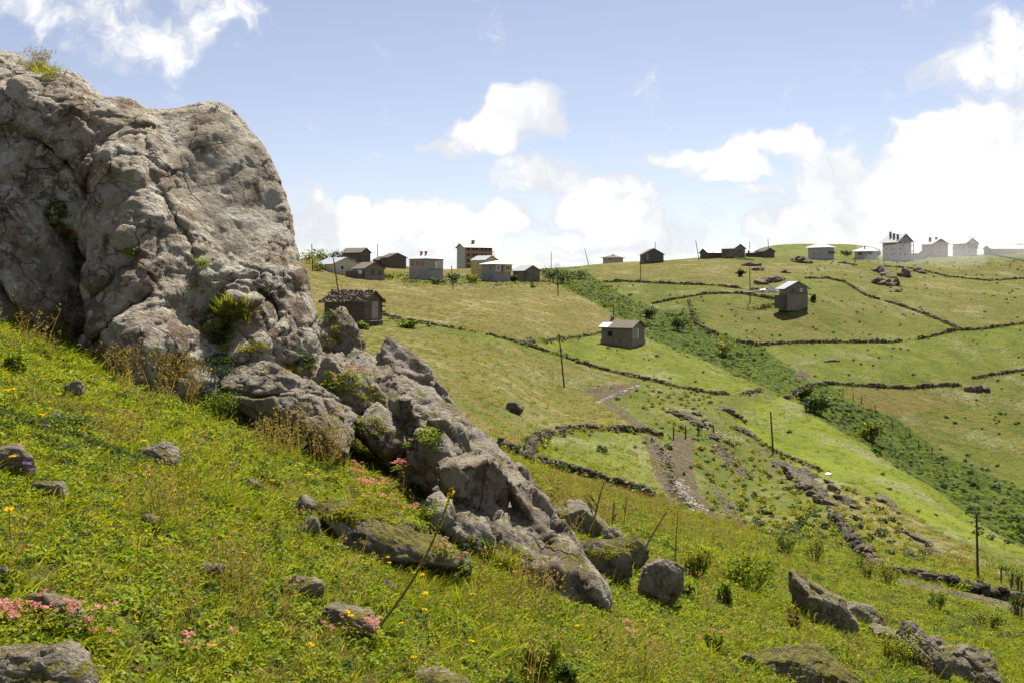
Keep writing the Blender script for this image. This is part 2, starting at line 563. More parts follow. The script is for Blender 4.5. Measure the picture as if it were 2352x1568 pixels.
def terrain_material():
    m, T = new_mat("hillside_grass")
    tc = T.n('ShaderNodeTexCoord').outputs['Object']
    dry, lush, dirt, fern = (T.attr(k) for k in ('dry', 'lush', 'dirt', 'fern'))
    nearf = T.attr('nearf')
    # patches a few metres across, streaks along the contour, single tussocks
    big = T.noise(T.scaled(tc, (0.055, 0.03, 0.03)), 1.0, 4, 0.6)
    med = T.noise(T.scaled(tc, (0.22, 0.10, 0.1)), 1.0, 5, 0.62)
    ea = T.vmath('DOT_PRODUCT', tc, (0.66, -0.75, 0.0), out=1)
    eb = T.vmath('DOT_PRODUCT', tc, (0.75, 0.66, 0.0), out=1)
    cx_ = T.n('ShaderNodeCombineXYZ')
    T.put(cx_.inputs[0], T.math('MULTIPLY', ea, 0.055)); T.put(cx_.inputs[1], T.math('MULTIPLY', eb, 0.36))
    streak = T.noise(cx_.outputs[0], 1.0, 5, 0.68, 0.6)
    tuss = T.noise(T.scaled(tc, (1.1, 0.55, 1.1)), 1.0, 4, 0.7)
    speck = T.noise(T.scaled(tc, (3.6, 1.8, 3.6)), 1.0, 3, 0.7)
    olive = T.mix(T.smooth(med, 0.35, 0.68), (0.085, 0.110, 0.016), (0.150, 0.158, 0.028))
    gold = T.mix(T.smooth(big, 0.34, 0.66), (0.150, 0.120, 0.034), (0.205, 0.155, 0.050))
    gold = T.mix(T.smooth(med, 0.48, 0.70, 0, 0.75), gold, (0.140, 0.092, 0.034))
    green = T.mix(T.smooth(med, 0.3, 0.7), (0.125, 0.160, 0.010), (0.195, 0.220, 0.022))
    dry2 = T.math('ADD', dry, T.math('MULTIPLY', T.math('SUBTRACT', streak, 0.5), 2.4))
    dryf = T.math('MULTIPLY', T.smooth(dry2, 0.15, 0.85), T.smooth(dry, 0.02, 0.2))
    col = T.mix(dryf, olive, gold)
    pale = T.math('MULTIPLY', T.smooth(T.math('ADD', streak, T.math('MULTIPLY', T.math('SUBTRACT', big, 0.5), 0.5)), 0.53, 0.72, 0, 0.85), T.smooth(dry, 0.25, 0.75))
    pale = T.math('MULTIPLY', pale, T.smooth(speck, 0.25, 0.6, 0.45, 1.0))
    col = T.mix(pale, col, (0.36, 0.295, 0.185))
    col = T.mix(lush, col, green)
    # browner and darker single tussocks, patchy over the field
    pt = T.noise(T.scaled(tc, (0.12, 0.07, 0.07)), 1.0, 3, 0.6)
    col = T.mix(T.smooth(T.math('ADD', tuss, T.math('MULTIPLY', T.math('SUBTRACT', pt, 0.5), 0.6)), 0.53, 0.70, 0, 0.75), col, (0.060, 0.064, 0.014))
    col = T.mix(T.smooth(speck, 0.52, 0.70, 0, 0.6), col, (0.085, 0.070, 0.022))
    col = T.mix(T.smooth(T.math('ADD', pt, T.math('MULTIPLY', T.math('SUBTRACT', speck, 0.5), 0.9)), 0.55, 0.72, 0, 0.65), col, (0.30, 0.27, 0.165))
    col = T.mix(T.smooth(speck, 0.46, 0.28, 0, 0.35), col, (0.30, 0.27, 0.085))
    fg = T.mix(T.smooth(tuss, 0.4, 0.62), (0.030, 0.050, 0.010), (0.100, 0.130, 0.018))
    col = T.mix(T.smooth(fern, 0.25, 0.75), col, fg)
    soil = T.mix(T.smooth(speck, 0.35, 0.7), (0.150, 0.112, 0.075), (0.062, 0.043, 0.029))
    soil = T.mix(T.smooth(tuss, 0.55, 0.7, 0, 0.6), soil, (0.21, 0.175, 0.13))
    col = T.mix(T.smooth(T.math('ADD', dirt, T.math('MULTIPLY', T.math('SUBTRACT', tuss, 0.5), 2.0)), 0.38, 0.66), col, soil)
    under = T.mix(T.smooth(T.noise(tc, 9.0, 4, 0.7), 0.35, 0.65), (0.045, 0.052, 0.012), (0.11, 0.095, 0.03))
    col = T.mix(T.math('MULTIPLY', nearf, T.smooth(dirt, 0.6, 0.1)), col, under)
    col = T.mix(1.0, col, (0.86, 0.90, 0.78), 'MULTIPLY')
    hgt = T.math('ADD', T.math('MULTIPLY', tuss, 0.8), T.math('MULTIPLY', speck, 0.35))
    nrm = T.bump(hgt, 1.0, 0.9)
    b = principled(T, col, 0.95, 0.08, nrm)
    finish(T, b.outputs[0])
    return m


def water_material():
    m, T = new_mat("wet_ground")
    b = principled(T, (0.10, 0.09, 0.08), 0.06, 0.6)
    finish(T, b.outputs[0])
    return m


def rock_material(name, lichen=1.0, brown=0.5, moss=0.0, tone=1.0, sc=1.0, crack=0.25):
    m, T = new_mat(name)
    tc = T.n('ShaderNodeTexCoord').outputs['Object']
    geo_ = T.n('ShaderNodeNewGeometry')
    tcs = T.scaled(tc, (sc, sc, sc))
    warp = T.vmath('ADD', tcs, T.vmath('MULTIPLY', T.noise(tcs, 2.2, 3, 0.6, out='Color'), (0.35, 0.35, 0.35)))
    big = T.noise(warp, 0.85, 5, 0.6)
    med = T.noise(warp, 3.4, 6, 0.66)
    fine = T.noise(tcs, 16.0, 6, 0.72)
    grain = T.noise(tcs, 60.0, 3, 0.7)
    c = lambda r, g, b_: (r * tone, g * tone, b_ * tone)
    col = T.mix(T.smooth(med, 0.32, 0.7), c(0.352, 0.302, 0.232), c(0.248, 0.198, 0.140))
    bf = T.math('ADD', big, T.math('MULTIPLY', T.math('SUBTRACT', med, 0.5), 0.9))
    col = T.mix(T.smooth(T.math('ADD', bf, T.math('MULTIPLY', T.math('SUBTRACT', fine, 0.5), 0.5)), 0.66 - 0.22 * brown, 0.76 - 0.22 * brown, 0, 0.85), col, c(0.150, 0.108, 0.072))
    st = T.attr('stain')
    stf = T.smooth(T.math('ADD', st, T.math('MULTIPLY', T.math('SUBTRACT', med, 0.5), 1.6)), 0.28, 0.5, 0, 0.85)
    stf = T.math('MULTIPLY', stf, T.smooth(st, 0.0, 0.2))
    col = T.mix(stf, col, T.mix(T.smooth(fine, 0.35, 0.65), c(0.20, 0.135, 0.085), c(0.115, 0.078, 0.052)))
    # pale crust lichen, in large films and in round spots
    pal = T.smooth(T.math('ADD', T.noise(warp, 1.5, 6, 0.68), T.math('MULTIPLY', T.math('SUBTRACT', fine, 0.5), 0.6)), 0.52, 0.56, 0, 0.8 * lichen)
    col = T.mix(pal, col, c(0.465, 0.435, 0.355))
    vd = T.n('ShaderNodeTexVoronoi', feature='F1')
    T.link(warp, vd.inputs['Vector']); vd.inputs['Scale'].default_value = 4.6
    spotr = T.math('MULTIPLY', T.smooth(T.noise(tcs, 1.1, 2, 0.5), 0.45, 0.62), 0.36)
    spot = T.math('GREATER_THAN', spotr, T.math('ADD', vd.outputs['Distance'], T.math('MULTIPLY', T.math('SUBTRACT', fine, 0.5), 0.20)))
    col = T.mix(T.math('MULTIPLY', spot, 0.8 * lichen), col, c(0.475, 0.445, 0.34))
    # dark lichen flecks
    dk = T.smooth(T.math('ADD', T.noise(warp, 5.5, 5, 0.7), T.math('MULTIPLY', T.math('SUBTRACT', big, 0.5), 0.45)), 0.60, 0.66, 0, 0.85)
    col = T.mix(dk, col, c(0.070, 0.055, 0.042))
    ye = T.smooth(T.noise(warp, 2.7, 5, 0.7), 0.60, 0.70, 0, 0.5)
    col = T.mix(ye, col, c(0.26, 0.245, 0.10))
    col = T.mix(T.smooth(grain, 0.3, 0.7, 0, 0.35), col, T.mix(0.5, col, c(0.1, 0.09, 0.075)))
    # moss holds on the ledges that face up
    if moss > 0:
        sepn = T.n('ShaderNodeSeparateXYZ'); T.link(geo_.outputs['Normal'], sepn.inputs[0])
        mo = T.math('ADD', T.math('MULTIPLY', T.noise(tcs, 4.0, 5, 0.65), 1.2), T.math('MULTIPLY', sepn.outputs[2], 0.55))
        mo = T.math('ADD', mo, T.math('MULTIPLY', T.math('SUBTRACT', fine, 0.5), 0.35))
        mo = T.smooth(mo, 1.20 - 0.28 * moss, 1.24 - 0.28 * moss, 0, 0.92)
        col = T.mix(mo, col, T.mix(T.smooth(fine, 0.4, 0.6), (0.085, 0.075, 0.016), (0.20, 0.185, 0.025)))
    # hairline cracks
    ck = T.smooth(T.voro(T.scaled(warp, (1.0, 1.0, 0.55)), 1.7, 'DISTANCE_TO_EDGE'), 0.0, 0.022, 1.0, 0.0)
    ck = T.math('MULTIPLY', ck, T.smooth(T.noise(tcs, 1.7, 2, 0.5), 0.45, 0.6))
    col = T.mix(T.math('MULTIPLY', ck, 0.75 * crack), col, c(0.05, 0.04, 0.032))
    h = T.math('ADD', T.math('MULTIPLY', med, 0.55), T.math('MULTIPLY', fine, 0.62))
    h = T.math('ADD', h, T.math('MULTIPLY', grain, 0.2))
    h = T.math('SUBTRACT', h, T.math('MULTIPLY', ck, 0.5 * crack))
    pit = T.smooth(T.voro(warp, 7.0), 0.0, 0.30, -0.20, 0.0)
    nrm = T.bump(T.math('ADD', h, pit), 1.0, 0.15 / sc)
    if name == 'dry_stone':
        rv = T.math('FRACT', T.math('ADD', T.n('ShaderNodeObjectInfo').outputs['Random'], T.attr('var')))
        col = T.mix(1.0, col, T.ramp(rv, [(0, (0.55, 0.55, 0.55)), (0.6, (1.0, 0.97, 0.92)), (1, (1.7, 1.62, 1.5))]), 'MULTIPLY')
    b = principled(T, col, 0.92, 0.15, nrm)
    finish(T, b.outputs[0])
    return m


M_TERRAIN = terrain_material()
M_CRAG = rock_material("weathered_limestone_crag", 1.0, 0.5, 0.0, 1.28, 1.0, 0.9)
M_LEDGE = rock_material("brown_ledge_rock", 0.6, 0.8, 0.12, 1.05, 1.0, 0.7)
M_BOULDER = rock_material("field_boulder_rock", 0.6, 0.7, 0.5, 0.95)
M_MOSSY = rock_material("moss_covered_rock", 0.3, 0.8, 1.0, 0.9)
M_FARROCK = rock_material("dark_hill_rock", 0.3, 0.9, 0.1, 0.62, 0.35)
M_STONE = rock_material("dry_stone", 0.4, 0.9, 0.2, 0.58, 0.8)

# ------------------------------------------------------------------ the ground sheet
FIELDS = [
    # polygon on the picture raster, near / far limit, attribute, strength, edge softness
    ([(600, 560), (1260, 630), (1320, 660), (1400, 705), (1480, 770), (1380, 765), (1200, 780), (900, 730), (600, 720)], 150, 420, 'dry', 0.76, 10),
    ([(600, 735), (900, 740), (1180, 790), (1480, 872), (1380, 905), (1330, 885), (1480, 980), (1180, 1020), (1000, 1010), (760, 820)], 70, 175, 'dry', 0.54, 8),
    ([(1200, 785), (1380, 765), (1500, 780), (1770, 885), (1640, 903), (1480, 868)], 130, 220, 'lush', 0.42, 8),
    ([(1200, 785), (1380, 765), (1500, 780), (1770, 885), (1640, 903), (1480, 868)], 130, 220, 'dry', 0.25, 8),
    ([(1690, 940), (1830, 900), (2352, 1245), (2700, 1460), (2700, 1560), (2352, 1325), (2080, 1170), (1960, 1120), (1850, 1090), (1790, 1040), (1700, 985)], 85, 160, 'lush', 1.0, 10),
    ([(1340, 620), (1400, 600), (1800, 590), (1900, 590), (1790, 665), (1500, 648), (1350, 636)], 300, 430, 'dry', 0.6, 10),
    ([(1800, 600), (2700, 590), (2700, 740), (2352, 745), (2200, 750), (2100, 715), (1960, 660), (1800, 640)], 240, 430, 'dry', 0.48, 14),
    ([(1590, 695), (1780, 690), (1960, 655), (2190, 745), (2100, 775), (1740, 790), (1640, 745)], 235, 330, 'dry', 0.42, 12),
    ([(1740, 795), (2100, 780), (2352, 750), (2700, 745), (2700, 850), (2352, 850), (2200, 870), (1860, 880), (1800, 840)], 195, 265, 'lush', 0.26, 12),
    ([(1930, 885), (2230, 905), (2220, 925), (2060, 960), (1980, 930)], 190, 225, 'dry', 0.85, 6),
    ([(2050, 940), (2352, 900), (2700, 900), (2700, 1200), (2352, 1120), (2150, 1040)], 150, 225, 'dry', 0.35, 20),
    ([(1640, 575), (2060, 560), (2060, 592), (1640, 592)], 440, 800, 'lush', 0.3, 4),
    ([(1250, 1000), (1480, 985), (1520, 1120), (1400, 1100), (1240, 1040)], 66, 108, 'lush', 0.35, 10),
    ([(1180, 1060), (1500, 1145), (1660, 1180), (1760, 1235), (1700, 1260), (1500, 1190), (1180, 1110)], 30, 66, 'dry', 0.85, 14),
    ([(1850, 1110), (1960, 1120), (2100, 1190), (2300, 1310), (2352, 1350), (2352, 1400), (2100, 1300), (1950, 1200)], 45, 98, 'dry', 0.6, 10),
    # gully full of fern and shrub
    ([(1245, 622), (1340, 628), (1420, 680), (1520, 720), (1590, 720), (1620, 760), (1740, 800), (1800, 840), (1860, 885), (1790, 905), (1750, 880), (1600, 812), (1480, 765), (1400, 705), (1300, 655)], 205, 400, 'fern', 0.95, 6),
    ([(1830, 900), (1900, 885), (1950, 930), (2050, 960), (2150, 1040), (2352, 1130), (2700, 1300), (2700, 1500), (2352, 1260), (2150, 1125), (1990, 1020), (1850, 935)], 140, 240, 'fern', 0.85, 12),
    ([(930, 632), (1260, 640), (1230, 655), (1090, 650), (930, 650)], 280, 345, 'fern', 0.5, 5),
    # bare soil
    ([(1340, 892), (1400, 880), (1470, 876), (1480, 884), (1440, 905), (1400, 925), (1375, 925)], 105, 150, 'dirt', 0.75, 7),
    ([(1372, 916), (1400, 914), (1450, 948), (1492, 984), (1475, 998), (1425, 962)], 92, 138, 'dirt', 0.75, 6),
    ([(1472, 998), (1500, 1002), (1530, 1050), (1545, 1110), (1565, 1150), (1545, 1165), (1515, 1110), (1488, 1040)], 58, 112, 'dirt', 0.72, 8),
    ([(1540, 1000), (1600, 1000), (1592, 1040), (1598, 1090), (1612, 1130), (1665, 1200), (1590, 1200), (1552, 1140), (1540, 1080), (1534, 1040)], 55, 112, 'dirt', 0.8, 7),
    ([(1630, 1010), (1680, 1040), (1715, 1085), (1690, 1090), (1650, 1050)], 62, 112, 'dirt', 0.62, 9),
    ([(1650, 1120), (1690, 1160), (1730, 1215), (1700, 1215), (1660, 1170)], 50, 95, 'dirt', 0.6, 9),
    ([(1500, 885), (1560, 895), (1640, 955), (1660, 985), (1600, 990), (1540, 950)], 95, 145, 'dirt', 0.42, 10),
    ([(1700, 985), (1760, 1010), (1800, 1050), (1860, 1080), (1920, 1160), (1880, 1165), (1820, 1120), (1760, 1080), (1720, 1030)], 70, 140, 'dirt', 0.46, 10),
    ([(1900, 1110), (1960, 1150), (1990, 1200), (1960, 1205), (1920, 1160)], 62, 105, 'dirt', 0.42, 8),
    ([(2030, 1140), (2070, 1185), (2170, 1270), (2140, 1275), (2060, 1220)], 50, 100, 'dirt', 0.42, 8),
    ([(1780, 1050), (1850, 1070), (1910, 1150), (1880, 1160), (1820, 1110)], 70, 120, 'dirt', 0.5, 8),
    ([(2040, 1322), (2352, 1388), (2352, 1408), (2240, 1384), (2060, 1340)], 36, 60, 'dirt', 0.62, 6),
    ([(1815, 850), (1840, 842), (1862, 860), (1848, 874), (1822, 868)], 195, 235, 'dirt', 0.7, 6),
]


def build_terrain():
    un = np.linspace(-0.56, 0.56, 780)
    out = 0.56 + np.cumsum(np.linspace(0.004, 0.16, 26))
    us = np.concatenate([-out[::-1], un, out])
    Ls = np.concatenate([np.linspace(math.log(1.2), math.log(30), 250, endpoint=False),
                         np.linspace(math.log(30), math.log(450), 470, endpoint=False),
                         np.linspace(math.log(450), math.log(3000), 40)])
    ys = np.exp(Ls)
    UU, YY = np.meshgrid(us, ys)
    X = UU * YY
    Z = ground_z(X, YY)
    TABLE.update(us=us, ls=Ls, v=Z / YY)
    # behind the camera the slope goes on
    yb = np.linspace(-40, 1.15, 24)
    nb = len(yb)
    xb = us * 1.2
    sp = np.linspace(25, 1, nb)[:, None]
    XB = xb[None] * sp
    YB = np.repeat(yb[:, None], len(us), 1)
    ZB = -1.6 - 0.412 * XB - 0.103 * YB
    X = np.concatenate([XB, X]); Y = np.concatenate([YB, YY]); Z = np.concatenate([ZB, Z])
    nr, nu = X.shape
    i = np.arange(nr * nu).reshape(nr, nu)
    f = np.stack([i[:-1, :-1], i[:-1, 1:], i[1:, 1:], i[1:, :-1]], -1).reshape(-1, 4)
    me = mesh_from("terrain", np.stack([X, Y, Z], -1).reshape(-1, 3), f, M_TERRAIN)
    Ys = np.maximum(Y, 1.2)
    px, py = pix(X, Ys, Z)
    wob = 22 * fbm2(X * 0.16, Y * 0.07, 4, 51)
    at = {k: np.zeros(X.shape) for k in ('dry', 'lush', 'dirt', 'fern')}
    at['dry'] += 0.22
    for poly, lo, hi, k, st, soft in FIELDS:
        g = (Y > lo * 0.9) & (Y < hi * 1.1)
        sd = np.full(X.shape, 99.0)
        ww = 2.0 if k == 'fern' else 1.6 if k == 'dirt' else 1.0
        sd[g] = poly_sd(px[g] + wob[g] * 0.5 * ww, py[g] + wob[g] * 0.3 * ww, poly)
        sd = sd - (7 if k == 'fern' else 0)
        w = st * sstep(soft, -soft, sd) * sstep(lo * 0.9, lo, Y) * sstep(hi * 1.1, hi, Y)
        at[k] = np.maximum(at[k], w)
    at['lush'] *= 1 - 0.6 * at['fern']
    at['dry'] *= 1 - at['lush'] * 0.8
    near = sstep(60, 22, Y)
    at['lush'] = np.where(Y > 190, at['lush'] * 0.75, at['lush'])
    for k, v in at.items():
        add_attr(me, k, v.ravel())
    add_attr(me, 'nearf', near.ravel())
    return link("terrain", me, kind="structure")


TABLE = {}
terrain = build_terrain()
ground_full = ground_z


def ground_z(x, y):
    """height of the finished ground sheet, read from its own grid"""
    x = np.asarray(x, float); y = np.asarray(y, float)
    us, ls, v = TABLE['us'], TABLE['ls'], TABLE['v']
    yy = np.maximum(y, 1.21)
    u = np.clip(x / yy, us[0], us[-1] - 1e-9)
    L = np.clip(np.log(yy), ls[0], ls[-1] - 1e-9)
    i = np.clip(np.searchsorted(us, u, 'right') - 1, 0, len(us) - 2); j = np.clip(np.searchsorted(ls, L, 'right') - 1, 0, len(ls) - 2)
    a = (u - us[i]) / (us[i + 1] - us[i]); b = (np.exp(L) - np.exp(ls[j])) / (np.exp(ls[j + 1]) - np.exp(ls[j]))
    y0, y1 = np.exp(ls[j]), np.exp(ls[j + 1])
    z0 = (v[j, i] * (1 - a) + v[j, i + 1] * a) * y0; z1 = (v[j + 1, i] * (1 - a) + v[j + 1, i + 1] * a) * y1
    return z0 * (1 - b) + z1 * b


# ------------------------------------------------------------------ rocks
def surface_nets(f, org, h):
    """quad surface of f = 0 (negative inside)"""
    nx, ny, nz = f.shape
    s = f < 0
    cnt = np.zeros((nx - 1, ny - 1, nz - 1), np.float32)
    acc = np.zeros((3, nx - 1, ny - 1, nz - 1), np.float32)

    def sl(a, dx, dy, dz):
        return a[dx:nx - 1 + dx, dy:ny - 1 + dy, dz:nz - 1 + dz]
    for ax in range(3):
        o1, o2 = [a for a in range(3) if a != ax]
        for b1 in (0, 1):
            for b2 in (0, 1):
                d0 = [0, 0, 0]; d1 = [0, 0, 0]
                d0[o1] = d1[o1] = b1; d0[o2] = d1[o2] = b2; d1[ax] = 1
                A, B = sl(f, *d0), sl(f, *d1)
                c = sl(s, *d0) != sl(s, *d1)
                t = np.where(c, A / (A - B + 1e-20), 0).astype(np.float32)
                cnt += c
                acc[ax] += np.where(c, t, 0)
                acc[o1] += np.where(c, b1, 0)
                acc[o2] += np.where(c, b2, 0)
    m = cnt > 0
    idx = np.full(m.shape, -1, np.int64)
    idx[m] = np.arange(m.sum())
    g = np.stack(np.nonzero(m), 1).astype(np.float32)
    v = g + (acc[:, m] / cnt[m]).T
    v = v * h + np.asarray(org, np.float32)
    quads = []
    for ax in range(3):
        o1, o2 = [(1, 2), (2, 0), (0, 1)][ax]
        lo = [slice(0, n) for n in f.shape]; hi = [slice(0, n) for n in f.shape]
        lo[ax] = slice(0, f.shape[ax] - 1); hi[ax] = slice(1, f.shape[ax])
        c = s[tuple(lo)] != s[tuple(hi)]
        inside = s[tuple(lo)]
        p = np.stack(np.nonzero(c), 1)
        ok = (p[:, o1] > 0) & (p[:, o2] > 0) & (p[:, o1] < f.shape[o1] - 1) & (p[:, o2] < f.shape[o2] - 1)
        p = p[ok]
        ins = inside[p[:, 0], p[:, 1], p[:, 2]]
        q = []
        for a, b in ((-1, -1), (0, -1), (0, 0), (-1, 0)):
            r = p.copy(); r[:, o1] += a; r[:, o2] += b
            q.append(idx[r[:, 0], r[:, 1], r[:, 2]])
        q = np.stack(q, 1)
        q[~ins] = q[~ins][:, ::-1]
        quads.append(q)
    return v, np.concatenate(quads)


def vnormals(v, f):
    n = np.zeros_like(v, dtype=np.float64)
    a = np.cross(v[f[:, 2]] - v[f[:, 0]], v[f[:, 3 if f.shape[1] == 4 else 1]] - v[f[:, 1]])
    if f.shape[1] == 3:
        a = np.cross(v[f[:, 1]] - v[f[:, 0]], v[f[:, 2]] - v[f[:, 0]])
    for k in range(f.shape[1]):
        np.add.at(n, f[:, k], a)
    return n / (np.linalg.norm(n, axis=1, keepdims=True) + 1e-12)


def worley2(x, y, seed=0):
    """F1, F2 and a random value of the nearest cell"""
    ix, iy = np.floor(x).astype(np.int64), np.floor(y).astype(np.int64)
    f1 = np.full(x.shape, 9.0); f2 = np.full(x.shape, 9.0); rv = np.zeros(x.shape)
    with np.errstate(over='ignore'):
        for dx in (-1, 0, 1):
            for dy in (-1, 0, 1):
                h = _hash(ix + dx, iy + dy, np.zeros_like(ix), seed)
                cx = ix + dx + (h & np.uint32(1023)).astype(float) / 1023
                cy = iy + dy + ((h >> np.uint32(10)) & np.uint32(1023)).astype(float) / 1023
                r = ((h >> np.uint32(20)) & np.uint32(1023)).astype(float) / 1023
                d = np.hypot(x - cx, y - cy)
                near = d < f1
                f2 = np.where(near, f1, np.minimum(f2, d))
                rv = np.where(near, r, rv)
                f1 = np.where(near, d, f1)
    return f1, f2, rv


def worley3(x, y, z, seed=0):
    ix, iy, iz = (np.floor(q).astype(np.int64) for q in (x, y, z))
    f1 = np.full(x.shape, 9.0); f2 = np.full(x.shape, 9.0); rv = np.zeros(x.shape)
    with np.errstate(over='ignore'):
        for dx in (-1, 0, 1):
            for dy in (-1, 0, 1):
                for dz in (-1, 0, 1):
                    h = _hash(ix + dx, iy + dy, iz + dz, seed)
                    d = np.sqrt((x - ix - dx - (h & np.uint32(1023)).astype(float) / 1023) ** 2 + (y - iy - dy - ((h >> np.uint32(10)) & np.uint32(1023)).astype(float) / 1023) ** 2
                                + (z - iz - dz - ((h >> np.uint32(20)) & np.uint32(1023)).astype(float) / 1023) ** 2)
                    near = d < f1
                    f2 = np.where(near, f1, np.minimum(f2, d))
                    rv = np.where(near, ((h >> np.uint32(5)) & np.uint32(1023)).astype(float) / 1023, rv)
                    f1 = np.where(near, d, f1)
    return f1, f2, rv


def smax(a, b, k):
    h = np.clip(0.5 + 0.5 * (a - b) / k, 0, 1)
    return b + (a - b) * h + k * h * (1 - h)


def smin(a, b, k):
    return -smax(-a, -b, k)


def rbf_lin(pts, qx, qy):
    p = np.array(pts, float)
    A = -np.sqrt(((p[:, None, :2] - p[None, :, :2]) ** 2).sum(-1))
    n = len(p)
    M = np.block([[A, np.ones((n, 1))], [np.ones((1, n)), np.zeros((1, 1))]])
    w = np.linalg.solve(M, np.append(p[:, 2], 0))
    out = np.full(qx.shape, w[-1])
    for i in range(n):
        out -= w[i] * np.hypot(qx - p[i, 0], qy - p[i, 1])
    return out


def facets(xs, zs, G, len1, len2, jit, ang, seed):
    """G on the grid (xs, zs) read at jittered points (spaced len1 along the angle, len2 across) and joined by plane triangles"""
    from mathutils.geometry import delaunay_2d_cdt
    r = np.random.default_rng(seed)
    h = xs[1] - xs[0]
    cx, cz = (xs[0] + xs[-1]) / 2, (zs[0] + zs[-1]) / 2
    R = 0.75 * max(xs[-1] - xs[0], zs[-1] - zs[0])
    A, B = np.meshgrid(np.arange(-R, R, len1), np.arange(-R, R, len2))
    A = A + r.uniform(-.45, .45, A.shape) * len1; B = B + r.uniform(-.45, .45, B.shape) * len2
    c, s = math.cos(ang), math.sin(ang)
    px, pz = (A * c + B * s + cx).ravel(), (-A * s + B * c + cz).ravel()
    ok = (px > xs[0] - 2 * len1) & (px < xs[-1] + 2 * len1) & (pz > zs[0] - 2 * len1) & (pz < zs[-1] + 2 * len1)
    px, pz = px[ok], pz[ok]
    ii = np.clip(((px - xs[0]) / h).astype(int), 0, len(xs) - 1); jj = np.clip(((pz - zs[0]) / h).astype(int), 0, len(zs) - 1)
    val = G[ii, jj] + r.normal(size=len(px)) * jit
    res = delaunay_2d_cdt([Vector((float(a_), float(b_))) for a_, b_ in zip(px, pz)], [], [], 0, 1e-7)
    vv, tris, orig = res[0], res[2], res[3]
    src = [o[0] if o else 0 for o in orig]
    vx = np.array([v.x for v in vv]); vz = np.array([v.y for v in vv]); val = val[src]
    out = G.copy()
    for t in tris:
        a0, a1, a2 = t[0], t[1], t[2]
        i0 = max(0, int((min(vx[a0], vx[a1], vx[a2]) - xs[0]) / h)); i1 = min(len(xs) - 1, int((max(vx[a0], vx[a1], vx[a2]) - xs[0]) / h) + 1)
        j0 = max(0, int((min(vz[a0], vz[a1], vz[a2]) - zs[0]) / h)); j1 = min(len(zs) - 1, int((max(vz[a0], vz[a1], vz[a2]) - zs[0]) / h) + 1)
        if i1 < i0 or j1 < j0:
            continue
        gx = xs[i0:i1 + 1][:, None]; gz_ = zs[j0:j1 + 1][None]
        den = (vz[a1] - vz[a2]) * (vx[a0] - vx[a2]) + (vx[a2] - vx[a1]) * (vz[a0] - vz[a2])
        if abs(den) < 1e-12:
            continue
        l0 = ((vz[a1] - vz[a2]) * (gx - vx[a2]) + (vx[a2] - vx[a1]) * (gz_ - vz[a2])) / den
        l1 = ((vz[a2] - vz[a0]) * (gx - vx[a2]) + (vx[a0] - vx[a2]) * (gz_ - vz[a2])) / den
        l2 = 1 - l0 - l1
        m = (l0 >= -1e-6) & (l1 >= -1e-6) & (l2 >= -1e-6)
        blk = out[i0:i1 + 1, j0:j1 + 1]
        blk[m] = (l0 * val[a0] + l1 * val[a1] + l2 * val[a2])[m]
    return out


